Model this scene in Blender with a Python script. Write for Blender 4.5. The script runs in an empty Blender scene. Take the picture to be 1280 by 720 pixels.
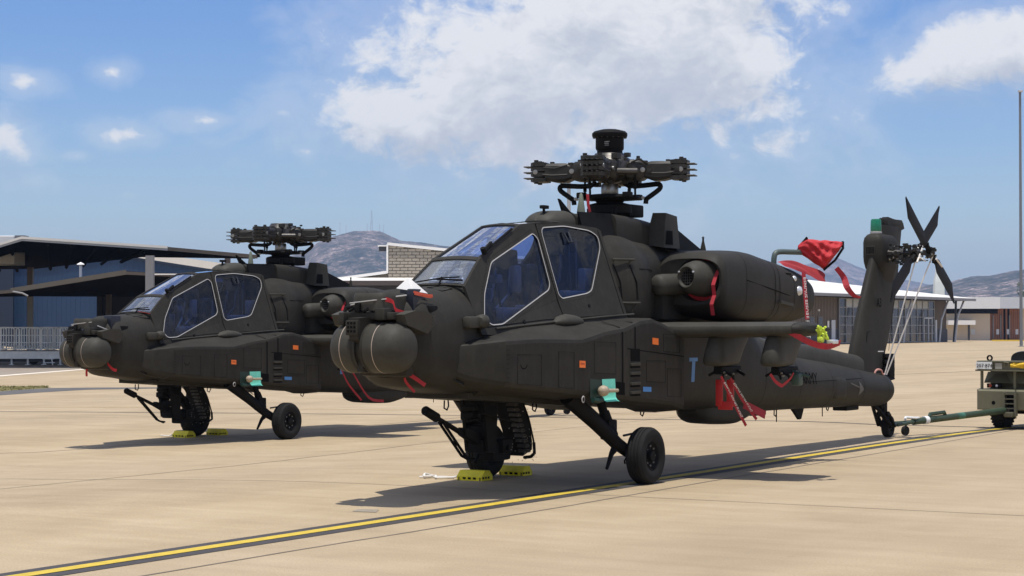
import bpy, bmesh, math, random
import numpy as np
from mathutils import Vector, Matrix
random.seed(7)
R = math.radians
S = bpy.context.scene
C = S.collection
# ------------------------------------------------------------------ camera
CAMH = 1.7852; F = 2513.2; TH = R(1.1028)
cd = bpy.data.cameras.new('camera'); cam = bpy.data.objects.new('camera', cd); C.objects.link(cam)
cam.location = (0, 0, CAMH); cam.rotation_euler = (math.pi/2 + TH, 0, 0)
cd.sensor_width = 36; cd.lens = 36*F/1280; cd.clip_start = .1; cd.clip_end = 30000
S.camera = cam
# ------------------------------------------------------------------ aircraft frames (heading, place, ground level)
H1 = (R(30.847), .6024, 23.3977, 0.0)
H2 = (R(32.397), -4.8752, 36.0811, -.2002)
SA, CA = math.sin(H1[0]), math.cos(H1[0])
# ------------------------------------------------------------------ sun + sky
off = Vector((.019, .169, -1.0)).normalized()          # direction the light travels
sd = bpy.data.lights.new('sun', 'SUN'); sun = bpy.data.objects.new('sun', sd); C.objects.link(sun)
sd.energy = 4.5; sd.angle = R(.53); sd.color = (1.0, .96, .90)
sun.rotation_euler = off.to_track_quat('-Z', 'Y').to_euler()
SUN_EL = math.asin(-off.z); SUN_AZ = math.atan2(-off.x, -off.y)
W = bpy.data.worlds.new('World'); S.world = W; W.use_nodes = True
S.view_settings.view_transform = 'Standard'; S.view_settings.look = 'None'
S.view_settings.exposure = 0; S.view_settings.gamma = 1
S.render.resolution_x = 1024; S.render.resolution_y = 576
S.render.engine = 'CYCLES'

class NT:
    def __init__(s, tree): s.t = tree; s.n = tree.nodes; s.l = tree.links
    def node(s, typ, **kw):
        n = s.n.new(typ)
        for k, v in kw.items():
            if k.startswith('i_'): n.inputs[k[2:].replace('_', ' ')].default_value = v
            else: setattr(n, k, v)
        return n
    def link(s, a, b): s.l.new(a, b)
    def math(s, op, a, b=None, c=None, clamp=False):
        n = s.n.new('ShaderNodeMath'); n.operation = op; n.use_clamp = clamp
        for i, x in enumerate((a, b, c)):
            if x is None: continue
            if hasattr(x, 'links'): s.l.new(x, n.inputs[i])
            else: n.inputs[i].default_value = x
        return n.outputs[0]
    def noise(s, vec, scale, detail=4, rough=.55, dim='3D', dist=0.0):
        n = s.n.new('ShaderNodeTexNoise'); n.noise_dimensions = dim
        n.inputs['Scale'].default_value = scale; n.inputs['Detail'].default_value = detail
        n.inputs['Roughness'].default_value = rough; n.inputs['Distortion'].default_value = dist
        if vec is not None: s.l.new(vec, n.inputs['Vector'])
        return n.outputs[0]
    def ramp(s, fac, stops, interp='LINEAR'):
        n = s.n.new('ShaderNodeValToRGB'); n.color_ramp.interpolation = interp
        e = n.color_ramp.elements
        while len(e) < len(stops): e.new(.5)
        for i, (p, c) in enumerate(stops):
            e[i].position = p; e[i].color = tuple(c) + (1,) if len(c) == 3 else c
        s.l.new(fac, n.inputs[0]); return n.outputs[0]
    def mix(s, fac, a, b, mode='MIX'):
        n = s.n.new('ShaderNodeMix'); n.data_type = 'RGBA'; n.blend_type = mode
        for i, x in ((0, fac), (6, a), (7, b)):
            if hasattr(x, 'links'): s.l.new(x, n.inputs[i])
            else: n.inputs[i].default_value = (tuple(x) + (1,)) if (i and len(x) == 3) else x
        return n.outputs[2]

def build_world():
    t = NT(W.node_tree); t.n.clear()
    sky = t.node('ShaderNodeTexSky', sky_type='NISHITA', sun_disc=False)
    sky.sun_elevation = SUN_EL; sky.sun_rotation = SUN_AZ
    sky.air_density = 1.0; sky.dust_density = .35; sky.ozone_density = 2.2; sky.altitude = 0
    hs = t.node('ShaderNodeHueSaturation'); hs.inputs['Hue'].default_value = .512; hs.inputs['Saturation'].default_value = 1.36
    hs.inputs['Value'].default_value = 1.22; t.link(sky.outputs[0], hs.inputs['Color'])
    bg = t.node('ShaderNodeBackground'); bg.inputs[1].default_value = .10; t.link(t.mix(1.0, hs.outputs[0], (.85, .91, 1.06), 'MULTIPLY'), bg.inputs[0])
    # clouds: a procedural field over direction (azimuth, elevation)
    tc = t.node('ShaderNodeTexCoord'); sp = t.node('ShaderNodeSeparateXYZ'); t.link(tc.outputs['Generated'], sp.inputs[0])
    az = t.math('ARCTAN2', sp.outputs[0], sp.outputs[1]); el = t.math('ARCSINE', sp.outputs[2])
    cv = t.node('ShaderNodeCombineXYZ'); t.link(az, cv.inputs[0]); t.link(t.math('MULTIPLY', el, 1.35), cv.inputs[1])
    blobs = [(795, 62, 165, 118, 1.4), (665, 100, 160, 92, 1.4), (525, 148, 130, 52, 1.25), (900, 105, 80, 42, .9), (730, 20, 60, 30, .5), (455, 158, 48, 26, .5),
             (385, 190, 42, 15, .35), (1035, 58, 62, 40, .28), (1185, 86, 88, 46, 1.0), (1262, 66, 80, 50, 1.05), (28, 110, 46, 26, .42),
             (140, 95, 34, 20, .25), (255, 153, 48, 15, .45), (145, 174, 44, 20, .34), (5, 175, 50, 42, .5), (160, 246, 24, 9, .18), (95, 200, 24, 9, .2), (40, 232, 90, 24, .02)]
    def field(dy):
        base = None
        for (cx, cy, rx, ry, st) in blobs:
            cu = math.atan((cx-640)/F); ce = math.atan((408.4-cy)/F); ru = rx/F; re = ry/F
            a = t.math('MULTIPLY', t.math('SUBTRACT', az, cu), 1/ru)
            b = t.math('MULTIPLY', t.math('SUBTRACT', t.math('ADD', el, dy), ce), 1/re)
            d = t.math('SQRT', t.math('ADD', t.math('MULTIPLY', a, a), t.math('MULTIPLY', b, b)))
            v = t.math('SUBTRACT', st, t.math('MULTIPLY', d, .95))
            base = v if base is None else t.math('MAXIMUM', base, v)
        return base
    # unseen clouds outside the frame, cover raised to whiten the fill light
    cz = t.node('ShaderNodeMapping'); t.link(tc.outputs['Generated'], cz.inputs[0]); cz.inputs['Scale'].default_value = (1, 1, 2.4)
    wide = t.math('SUBTRACT', t.math('MULTIPLY', t.noise(cz.outputs[0], 2.3, 3, .5), 3.4), 1.6)
    out = t.math('SUBTRACT', t.math('MULTIPLY', t.math('ABSOLUTE', az), 3.2), .95, clamp=True)
    up = t.math('MULTIPLY', t.math('SUBTRACT', el, .2), 6, clamp=True)
    outm = t.math('MAXIMUM', out, up)
    wide = t.math('ADD', wide, t.math('MULTIPLY', t.math('SUBTRACT', outm, 1), 3))
    def dens(dy):
        vv = t.node('ShaderNodeVectorMath', operation='ADD'); t.link(cv.outputs[0], vv.inputs[0]); vv.inputs[1].default_value = (0, dy*1.35, 0)
        n1 = t.math('ADD', t.math('MULTIPLY', t.noise(vv.outputs[0], 13, 9, .62, dist=.25), .70), t.math('MULTIPLY', t.noise(vv.outputs[0], 55, 6, .62, dist=.6), .30))
        return t.math('ADD', t.math('MAXIMUM', field(dy), wide), t.math('MULTIPLY', t.math('SUBTRACT', n1, .5), 4.2)), n1
    d0, n0 = dens(0); d1, n1 = dens(.016)
    mask = t.node('ShaderNodeMapRange', interpolation_type='SMOOTHSTEP'); mask.inputs[1].default_value = -.12; mask.inputs[2].default_value = .60
    t.link(d0, mask.inputs[0])
    veil = t.node('ShaderNodeMapRange', interpolation_type='SMOOTHSTEP'); veil.inputs[1].default_value = -.85; veil.inputs[2].default_value = .15; veil.inputs[3].default_value = 0; veil.inputs[4].default_value = .24
    t.link(d0, veil.inputs[0]); alpha = t.math('MAXIMUM', t.math('MULTIPLY', mask.outputs[0], .95), veil.outputs[0])
    lit = t.math('ADD', .80, t.math('MULTIPLY', t.math('SUBTRACT', d0, d1), .42), clamp=True)
    deep = t.math('MULTIPLY', t.math('SUBTRACT', d0, .5), .30, clamp=True)
    li = t.math('SUBTRACT', t.math('ADD', lit, .12), deep, clamp=True)
    col = t.ramp(li, [(0, (.34, .42, .55)), (.4, (.46, .52, .62)), (.72, (.66, .69, .74)), (.95, (.93, .93, .93))])
    bc = t.node('ShaderNodeBackground'); bc.inputs[1].default_value = 1.0; t.link(col, bc.inputs[0])
    ms = t.node('ShaderNodeMixShader'); t.link(alpha, ms.inputs[0]); t.link(bg.outputs[0], ms.inputs[1]); t.link(bc.outputs[0], ms.inputs[2])
    o = t.node('ShaderNodeOutputWorld'); t.link(ms.outputs[0], o.inputs[0])
build_world()

# ------------------------------------------------------------------ pixel -> place helpers (measuring only)
def ray(u, v):
    X = (u-640)/F; Y = (360-v)/F
    d = (X, math.cos(TH)-Y*math.sin(TH), math.sin(TH)+Y*math.cos(TH))
    return (d[0]/d[1], 1.0, d[2]/d[1])
def gz(x, y):
    p = (x-H1[1])*CA-(y-H1[2])*SA
    t = min(1, max(0, (-1.5-p)/8.0)); return -.2*t*t*(3-2*t)
def at(u, v, d):
    r = ray(u, v); return Vector((r[0]*d, d, CAMH+r[2]*d))
def gnd(u, v, dz=0.0):
    r = ray(u, v); z = 0
    for i in range(40):
        d = (z+dz-CAMH)/r[2]; z = gz(r[0]*d, d)
    return Vector((r[0]*d, d, z+dz))
def L2W(a, p, z=0.0, H=H1):
    s, c = math.sin(H[0]), math.cos(H[0])
    return Vector((a*s+p*c+H[1], a*c-p*s+H[2], z+H[3]))

# ------------------------------------------------------------------ materials
MATS = {}
def mat(name, col, rough=.6, metal=0.0, spec=.5, var=.0, vscale=3.0, bump=0.0, bscale=60, streak=None, emit=None, coat=0):
    if name in MATS: return MATS[name]
    m = bpy.data.materials.new(name); m.use_nodes = True; MATS[name] = m
    t = NT(m.node_tree); b = t.n['Principled BSDF']
    b.inputs['Base Color'].default_value = tuple(col)+(1,); b.inputs['Roughness'].default_value = rough
    b.inputs['Metallic'].default_value = metal; b.inputs['Specular IOR Level'].default_value = spec
    b.inputs['Coat Weight'].default_value = coat
    if var or bump:
        tc = t.node('ShaderNodeTexCoord')
    if var:
        n = t.noise(tc.outputs['Object'], vscale, 6, .62)
        n2 = t.noise(tc.outputs['Object'], vscale*9, 3, .6)
        f = t.math('ADD', t.math('MULTIPLY', n, .7), t.math('MULTIPLY', n2, .3))
        lo = [c*(1-var) for c in col]; hi = [min(1, c*(1+var)) for c in col]
        colr = t.ramp(f, [(.3, lo), (.7, hi)])
        if streak:
            sp_ = t.noise(tc.outputs['Object'], 46, 3, .7); mm = t.noise(tc.outputs['Object'], 7.5, 5, .65)
            k1 = t.math('MULTIPLY', t.math('SUBTRACT', sp_, .60), 4.0, clamp=True); k2 = t.math('MULTIPLY', t.math('SUBTRACT', mm, .50), 2.2, clamp=True)
            colr = t.mix(t.math('MULTIPLY', t.math('ADD', t.math('MULTIPLY', k1, .6), t.math('MULTIPLY', k2, .5), clamp=True), streak[1]), colr, streak[0])
            mp = t.node('ShaderNodeMapping'); t.link(tc.outputs['Object'], mp.inputs[0]); mp.inputs['Scale'].default_value = (7, 7, .8)
            s = t.noise(mp.outputs[0], 2.5, 5, .6)
            sf = t.math('MULTIPLY', t.math('SUBTRACT', s, .52), 2.2, clamp=True)
            colr = t.mix(t.math('MULTIPLY', sf, streak[1]), colr, streak[0])
        t.link(colr, b.inputs['Base Color'])
        rr = t.math('ADD', rough-.08, t.math('MULTIPLY', n2, .16)); t.link(rr, b.inputs['Roughness'])
    if bump:
        bn = t.node('ShaderNodeBump'); bn.inputs['Strength'].default_value = bump; bn.inputs['Distance'].default_value = .01
        t.link(t.noise(tc.outputs['Object'], bscale, 4, .6), bn.inputs['Height']); t.link(bn.outputs[0], b.inputs['Normal'])
    if emit:
        b.inputs['Emission Color'].default_value = tuple(emit)+(1,); b.inputs['Emission Strength'].default_value = 1
    return m
OD = mat('olive_drab_paint', (.0305, .0284, .0233), .60, spec=.13, var=.30, vscale=1.1, bump=.06, bscale=9, streak=((.062, .058, .047), .55))
OD2 = mat('olive_drab_paint_dusty', (.051, .0485, .0395), .60, spec=.16, var=.28, vscale=2.2, bump=.05, bscale=12, streak=((.086, .081, .066), .5))
DARK = mat('black_equipment', (.0085, .0085, .0085), .65, spec=.10, var=.25, vscale=8)
BLADE = mat('blade_paint', (.010, .0105, .013), .65, spec=.2, var=.15)
GRIP = mat('rotor_grip_paint', (.026, .024, .020), .5, spec=.3, var=.4, vscale=12)
LINE = mat('panel_gap', (.005, .005, .005), .9, spec=.1)
STEEL = mat('bare_steel', (.28, .27, .25), .38, metal=.85, var=.2, vscale=12)
DSTEEL = mat('dull_dark_metal', (.07, .066, .06), .42, metal=.6, var=.3, vscale=14)
RUBBER = mat('tyre_rubber', (.017, .017, .0165), .8, spec=.15, var=.22, vscale=9, bump=.1, bscale=40)
SEAL = mat('pale_sealant', (.42, .41, .39), .6)
SEAM = mat('tan_seam_tape', (.36, .29, .23), .6)
RED = mat('red_cover_cloth', (.46, .016, .022), .75, var=.25, vscale=6, bump=.9, bscale=7)
REDD = mat('red_ribbon', (.36, .014, .024), .7, var=.25, vscale=9, bump=.2, bscale=30)
WHITE = mat('white_paint', (.78, .77, .74), .5, var=.06)
ORANGE = mat('orange_sticker', (.85, .19, .03), .5)
BLUE = mat('blue_tape', (.05, .20, .48), .5, var=.1)
TEAL = mat('teal_tape', (.16, .62, .48), .5, var=.12, vscale=20)
TEALD = mat('dark_teal_paint', (.004, .028, .020), .5, var=.2)
TAN = mat('tan_fitting', (.36, .29, .2), .55, var=.3, vscale=20)
GREENG = mat('green_lens', (.0, .16, .075), .3, spec=.7, var=.4, vscale=30)
CLEARL = mat('clear_lens', (.62, .63, .64), .15, metal=.3, var=.3, vscale=40)
YEL = mat('yellow_chock_paint', (.84, .72, .015), .55, var=.18, vscale=7, bump=.1, bscale=40)
ROPE = mat('white_rope', (.72, .70, .66), .8)
HIVIS = mat('hi_vis_strap', (.55, .68, .06), .7, var=.35, vscale=30)
SEAT = mat('cockpit_seat', (.016, .019, .028), .8, var=.25, vscale=8)
COCK = mat('cockpit_black', (.014, .017, .024), .6, var=.3, vscale=8)
COCKG = mat('cockpit_grey', (.085, .095, .12), .6, var=.2, vscale=10)
TRAC = mat('tractor_green_paint', (.135, .128, .078), .55, spec=.4, var=.16, vscale=3, streak=((.18, .165, .115), .5))
TRACD = mat('tractor_dark_green', (.062, .058, .032), .6, var=.2)
BARG = mat('towbar_green', (.032, .055, .030), .5, var=.18, vscale=5)

def glass_mat(name, tint, refl=1.0, haze=.0, hazec=(.3, .4, .5)):
    m = bpy.data.materials.new(name); m.use_nodes = True; MATS[name] = m
    t = NT(m.node_tree); t.n.clear()
    tr = t.node('ShaderNodeBsdfTransparent'); tr.inputs[0].default_value = tuple(tint)+(1,)
    gl = t.node('ShaderNodeBsdfGlossy'); gl.inputs['Roughness'].default_value = .03; gl.inputs[0].default_value = (.95, .97, 1, 1)
    df = t.node('ShaderNodeBsdfDiffuse'); df.inputs[0].default_value = tuple(hazec)+(1,)
    lw = t.node('ShaderNodeLayerWeight'); lw.inputs[0].default_value = .5
    fr = t.math('ADD', .04, t.math('MULTIPLY', .96, t.math('POWER', lw.outputs['Facing'], 5)))
    tc = t.node('ShaderNodeTexCoord'); bn = t.node('ShaderNodeBump'); bn.inputs['Strength'].default_value = .22; bn.inputs['Distance'].default_value = .012
    t.link(t.noise(tc.outputs['Object'], 3.2, 3, .5), bn.inputs['Height']); t.link(bn.outputs[0], gl.inputs['Normal'])
    m1 = t.node('ShaderNodeMixShader'); m1.inputs[0].default_value = haze; t.link(tr.outputs[0], m1.inputs[1]); t.link(df.outputs[0], m1.inputs[2])
    m2 = t.node('ShaderNodeMixShader'); t.link(t.math('MULTIPLY', fr, refl, clamp=True), m2.inputs[0]); t.link(m1.outputs[0], m2.inputs[1]); t.link(gl.outputs[0], m2.inputs[2])
    o = t.node('ShaderNodeOutputMaterial'); t.link(m2.outputs[0], o.inputs[0]); return m
GLASS = glass_mat('canopy_glass_side', (.40, .50, .76), .75, .012, (.06, .12, .30))
GLASSF = glass_mat('canopy_glass_front', (.92, .95, .97), 2.2, .16, (.5, .56, .62))
GLASSU = glass_mat('canopy_glass_upper', (.36, .52, .84), 2.6, .15, (.14, .22, .42))
BGLASS = mat('building_glass', (.012, .015, .02), .12, spec=.45)
PANE_REFL = mat('painted_pane_reflection', (.48, .50, .50), .5, var=.15, vscale=2)  # pale colour paints a bright reflection into some top-row panes

# ------------------------------------------------------------------ mesh builder
class MB:
    def __init__(s, heli=False): s.v = []; s.f = []; s.h = heli
    def add(s, vs, fs):
        o = len(s.v); s.v += [tuple(q) for q in vs]; s.f += [tuple(i+o for i in f) for f in fs]; return s
    def box(s, a0, a1, p0, p1, z0, z1, bev=0, M=None):
        b = bev
        if b <= 0:
            vs = [(a, p, z) for a in (a0, a1) for p in (p0, p1) for z in (z0, z1)]
            fs = [(0, 1, 3, 2), (4, 6, 7, 5), (0, 4, 5, 1), (2, 3, 7, 6), (0, 2, 6, 4), (1, 5, 7, 3)]
            if M is not None: vs = [M @ Vector(q) for q in vs]
            return s.add(vs, fs)
        bm = bmesh.new(); bmesh.ops.create_cube(bm, size=1)
        for q in bm.verts: q.co = ((a0+a1)/2+q.co.x*(a1-a0), (p0+p1)/2+q.co.y*(p1-p0), (z0+z1)/2+q.co.z*(z1-z0))
        bmesh.ops.bevel(bm, geom=bm.edges[:], offset=b, segments=2, profile=.6, affect='EDGES', clamp_overlap=True)
        vs = [q.co.copy() for q in bm.verts]; bm.verts.index_update()
        fs = [[q.index for q in f.verts] for f in bm.faces]; bm.free()
        if M is not None: vs = [M @ q for q in vs]
        return s.add(vs, fs)
    def hull(s, pts):          # 8-corner block given as bottom 4 then top 4
        return s.add(pts, [(0, 1, 2, 3), (7, 6, 5, 4), (0, 4, 5, 1), (1, 5, 6, 2), (2, 6, 7, 3), (3, 7, 4, 0)])
    def prism(s, poly, d):     # poly of 3d points extruded by vector d
        n = len(poly); d = Vector(d); vs = [Vector(q) for q in poly]+[Vector(q)+d for q in poly]
        fs = [tuple(range(n)), tuple(range(2*n-1, n-1, -1))]+[(i, (i+1) % n, n+(i+1) % n, n+i) for i in range(n)]
        return s.add(vs, fs)
    def tube(s, pts, r, n=10, cap=True, rs=None):
        pts = [Vector(q) for q in pts]; rings = []; up = None
        for i, q in enumerate(pts):
            t = (pts[min(i+1, len(pts)-1)]-pts[max(i-1, 0)]).normalized()
            if up is None:
                up = Vector((0, 0, 1)) if abs(t.z) < .9 else Vector((1, 0, 0))
            x = t.cross(up).normalized(); up2 = x.cross(t).normalized(); up = up2
            rr = rs[i] if rs else r
            rings.append([q+rr*(math.cos(2*math.pi*k/n)*x+math.sin(2*math.pi*k/n)*up2) for k in range(n)])
        return s.rings(rings, cap)
    def rings(s, rings, cap=True, closed=True):
        n = len(rings[0]); vs = [q for r in rings for q in r]; fs = []
        for i in range(len(rings)-1):
            for k in range(n if closed else n-1):
                k2 = (k+1) % n; fs.append((i*n+k, i*n+k2, (i+1)*n+k2, (i+1)*n+k))
        if cap:
            fs.append(tuple(range(n))); m = (len(rings)-1)*n; fs.append(tuple(range(m+n-1, m-1, -1)))
        return s.add(vs, fs)
    def lathe(s, prof, o, ax, n=24, cap=True):   # prof: (r, h) along axis ax from o
        o = Vector(o); ax = Vector(ax).normalized(); u = ax.cross(Vector((0, 0, 1)) if abs(ax.z) < .9 else Vector((1, 0, 0))).normalized(); w = ax.cross(u)
        return s.rings([[o+ax*h+r*(math.cos(2*math.pi*k/n)*u+math.sin(2*math.pi*k/n)*w) for k in range(n)] for r, h in prof], cap)
    def build(s, name, m, parent=None, smooth=None, kind=None, label=None):
        me = bpy.data.meshes.new(name)
        vs = [(-q[0], q[1], q[2]) for q in s.v] if s.h else s.v
        bm = bmesh.new(); bv = [bm.verts.new(q) for q in vs]
        for f in s.f:
            try: bm.faces.new([bv[i] for i in f])
            except ValueError: pass
        bmesh.ops.recalc_face_normals(bm, faces=bm.faces[:]); bm.to_mesh(me); bm.free()
        me.materials.append(m)
        if smooth is not None:
            me.shade_smooth(); me.set_sharp_from_angle(angle=R(smooth))
        o = bpy.data.objects.new(name, me); C.objects.link(o)
        if parent is not None: o.parent = parent
        if kind: o['kind'] = kind
        if label: o['label'] = label
        return o
def tag(o, label, cat, group=None):
    o['label'] = label; o['category'] = cat
    if group: o['group'] = group
    return o
def thing(name, label, cat, loc=(0, 0, 0), rz=0, group=None):
    o = bpy.data.objects.new(name, None); C.objects.link(o); o.location = loc; o.rotation_euler = (0, 0, rz)
    o.empty_display_size = .2; return tag(o, label, cat, group)
def copy_tree(o, parent=None, skip=()):
    c = o.copy(); C.objects.link(c)
    if parent is not None: c.parent = parent
    for ch in list(o.children):
        if ch.name.split('.')[0] in skip: continue
        copy_tree(ch, c, skip)
    return c
def sgnp(x, e): return math.copysign(abs(x)**e, x)
def sec(a, pc, w, zb, zm, zt, eb, et, N=40):
    out = []
    for k in range(N):
        t = 2*math.pi*k/N-math.pi/2; c, q = math.cos(t), math.sin(t)
        e = et if q >= 0 else eb
        out.append((a, pc+w*sgnp(c, 2/e), zm+((zt-zm) if q >= 0 else (zm-zb))*sgnp(q, 2/e)))
    return out
def dense(st, step=.12):
    st = np.array(st, float); x = st[:, 0]; d = np.diff(st, axis=0)/np.maximum(np.diff(x), 1e-6)[:, None]
    m = np.zeros_like(st); m[0] = d[0]; m[-1] = d[-1]
    for i in range(1, len(x)-1):
        pr = d[i-1]*d[i]; m[i] = np.where(pr > 0, 2*d[i-1]*d[i]/np.where(pr > 0, d[i-1]+d[i], 1), 0)
    out = []
    for i in range(len(x)-1):
        h = x[i+1]-x[i]; n = max(1, int(math.ceil(h/step)))
        for k in range(n):
            t = k/n; out.append((2*t**3-3*t*t+1)*st[i]+(t**3-2*t*t+t)*h*m[i]+(-2*t**3+3*t*t)*st[i+1]+(t**3-t*t)*h*m[i+1])
    out.append(st[-1]); return out
def loft(mb, st, N=40, step=.12, cap=True):    # station: a, pc, w, zb, zm, zt, eb, et
    ds = dense(st, step); mb.rings([sec(*q, N=N) for q in ds], cap); return ds
def interp_st(ds, a):
    ds = np.array(ds); return [np.interp(a, ds[:, 0], ds[:, j]) for j in range(ds.shape[1])]
def ringline(mb, ds, a, wd=.012, off=.003, t0=0, t1=1, N=48):
    r = []
    for aa in (a-wd/2, a+wd/2):
        q = interp_st(ds, aa); q[2] += off; q[3] -= off; q[5] += off; s_ = sec(*q, N=N); k0, k1 = int(t0*N), int(t1*N)
        r.append(s_[k0:k1+1])
    mb.rings(r, cap=False, closed=False)
def smoothpath(pts, n=6):
    pts = [Vector(q) for q in pts]; out = []
    for i in range(len(pts)-1):
        p0 = pts[max(i-1, 0)]; p1 = pts[i]; p2 = pts[i+1]; p3 = pts[min(i+2, len(pts)-1)]
        for k in range(n):
            t = k/n; out.append(.5*((2*p1)+(p2-p0)*t+(2*p0-5*p1+4*p2-p3)*t*t+(3*p1-p0-3*p2+p3)*t**3))
    out.append(pts[-1]); return out
def text_mesh(txt, size, m, name, parent, origin, xdir, ydir, depth=.001):
    cu = bpy.data.curves.new('t', 'FONT'); cu.body = txt; cu.size = size; cu.extrude = depth; cu.resolution_u = 2
    to = bpy.data.objects.new('t', cu); C.objects.link(to); dg = bpy.context.evaluated_depsgraph_get()
    me = bpy.data.meshes.new_from_object(to.evaluated_get(dg)); bpy.data.objects.remove(to); bpy.data.curves.remove(cu)
    x = Vector(xdir).normalized(); y = Vector(ydir); y = (y-x*y.dot(x)).normalized(); z = x.cross(y)
    M = Matrix((x, y, z)).transposed().to_4x4(); M.translation = Vector(origin); me.transform(M)
    me.materials.clear(); me.materials.append(m)
    o = bpy.data.objects.new(name, me); C.objects.link(o)
    if parent is not None: o.parent = parent
    return o

#%%SETTING
# ================================================================== SETTING
def ground_material():
    m = bpy.data.materials.new('concrete_apron'); m.use_nodes = True; t = NT(m.node_tree); b = t.n['Principled BSDF']
    tc = t.node('ShaderNodeTexCoord'); co = tc.outputs['Object']
    mp = t.node('ShaderNodeMapping'); t.link(co, mp.inputs[0]); mp.inputs['Rotation'].default_value = (0, 0, H1[0]+R(2)); 
    mp2 = t.node('ShaderNodeMapping'); t.link(mp.outputs[0], mp2.inputs[0]); mp2.inputs['Scale'].default_value = (1.0, .22, 1)
    mp3 = t.node('ShaderNodeMapping'); t.link(mp.outputs[0], mp3.inputs[0]); mp3.inputs['Scale'].default_value = (.16, 1.3, 1)
    big = t.noise(mp2.outputs[0], .35, 6, .6); med = t.noise(mp3.outputs[0], 2.2, 6, .65); fine = t.noise(co, 55, 5, .75); blot = t.noise(co, .9, 5, .6)
    f = t.math('ADD', t.math('ADD', t.math('MULTIPLY', big, .42), t.math('MULTIPLY', med, .28)), t.math('MULTIPLY', blot, .3))
    col = t.ramp(f, [(.34, (.310, .236, .140)), (.5, (.41, .318, .196)), (.66, (.50, .398, .258))])
    fm = t.ramp(fine, [(.3, (.70, .70, .70)), (.7, (1.22, 1.22, 1.22))])
    col = t.mix(1.0, col, fm, 'MULTIPLY')
    # faint trowel bands and dark stains
    wv = t.node('ShaderNodeTexWave', wave_type='BANDS', bands_direction='Y'); t.link(mp.outputs[0], wv.inputs[0])
    wv.inputs['Scale'].default_value = .8; wv.inputs['Distortion'].default_value = 6; wv.inputs['Detail'].default_value = 3
    col = t.mix(t.math('MULTIPLY', wv.outputs['Fac'], .07), col, (.30, .23, .15))
    st = t.noise(mp3.outputs[0], .8, 7, .7)
    sf = t.math('MULTIPLY', t.math('SUBTRACT', st, .60), 3.0, clamp=True)
    col = t.mix(t.math('MULTIPLY', sf, .62), col, (.25, .195, .135))
    lp = t.noise(mp2.outputs[0], .11, 4, .55); col = t.mix(t.math('MULTIPLY', t.math('SUBTRACT', lp, .5), 1.6, clamp=True), col, (.30, .24, .17))
    sp = t.noise(co, 3.1, 3, .5); s2 = t.math('MULTIPLY', t.math('SUBTRACT', sp, .70), 9, clamp=True)
    col = t.mix(t.math('MULTIPLY', s2, .4), col, (.2, .16, .12))
    t.link(col, b.inputs['Base Color']); b.inputs['Roughness'].default_value = .85; b.inputs['Specular IOR Level'].default_value = .25
    bn = t.node('ShaderNodeBump'); bn.inputs['Strength'].default_value = .25; bn.inputs['Distance'].default_value = .004
    t.link(fine, bn.inputs['Height']); t.link(bn.outputs[0], b.inputs['Normal']); return m
def make_ground():
    mb = MB(); ps = [-9000, -800, -60, -20, -9.5]+[-9.5+8*i/12 for i in range(1, 12)]+[-1.5, 5, 60, 9000]; As = [-400, -20, 40, 300, 9000]
    vs = []
    for a in As:
        for p in ps:
            q = L2W(a, p); vs.append((q.x, q.y, gz(q.x, q.y)))
    n = len(ps)
    mb.add(vs, [(i*n+j, i*n+j+1, (i+1)*n+j+1, (i+1)*n+j) for i in range(len(As)-1) for j in range(n-1)])
    mb.build('ground', ground_material(), kind='structure')
make_ground()
def strip(name, pts, w, m, dz, kind='structure', off=0.0):
    """ground strip along world xy points following the ground's fall"""
    q = []
    for i in range(len(pts)-1):
        a, b = Vector(pts[i][:2]), Vector(pts[i+1][:2]); n = max(1, int((b-a).length/1.0)); n = min(n, 60)
        q += [a.lerp(b, k/n) for k in range(n)]
    q.append(Vector(pts[-1][:2])); L = []; Rr = []
    for i, c in enumerate(q):
        t = (q[min(i+1, len(q)-1)]-q[max(i-1, 0)]).normalized(); nn = Vector((t.y, -t.x)); ww = w(c) if callable(w) else w
        a = c+nn*(off+ww/2); b = c+nn*(off-ww/2)
        L.append((a.x, a.y, gz(a.x, a.y)+dz)); Rr.append((b.x, b.y, gz(b.x, b.y)+dz))
    mb = MB(); n = len(q); mb.add(L+Rr, [(i, i+1, n+i+1, n+i) for i in range(n-1)]); return mb.build(name, m, kind=kind)
PBLACK = mat('marking_black_paint', (.050, .044, .040), .7, var=.3, vscale=6)
PYEL = mat('marking_yellow_paint', (.56, .40, .035), .7, var=.22, vscale=7)
PYF = mat('faded_yellow_paint', (.50, .36, .17), .8, var=.12, vscale=3)
JOINT = mat('joint_sealant', (.17, .135, .10), .85, var=.35, vscale=3)
JOINTD = mat('dark_joint_sealant', (.045, .038, .036), .8, var=.3, vscale=3)
line = smoothpath([L2W(a, p) for a, p in ((-16, 1.2), (-9.71, 1.075), (-2.7, .945), (.93, .865), (6.35, .72), (10.5, .68), (14.1, .78), (18, 1.2), (24, 2.4))], 8)
tl = strip('taxi_line_border', line, .46, PBLACK, .004)
strip('taxi_line', line, .15, PYEL, .008)
random.seed(3)
def rough_line(pts, amp=.015, n=30):
    q = smoothpath(pts, 6); out = []
    for i, c in enumerate(q): out.append(c+Vector((random.uniform(-amp, amp), random.uniform(-amp, amp), 0)))
    return out
j1 = rough_line([L2W(a, p) for a, p in ((-16, 2.1), (-9.3, 1.8), (-4, 1.70), (3, 1.45), (12.5, 1.16), (25, .6))])
strip('slab_joint', j1, .03, JOINT, .003)
j2 = rough_line([L2W(a, p) for a, p in ((-12, -5.5), (-3.2, -5.7), (1.2, -5.85), (4.95, -6.38), (8.3, -6.92), (20, -8))], .03)
strip('slab_joint', j2, .03, JOINT, .003)
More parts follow.
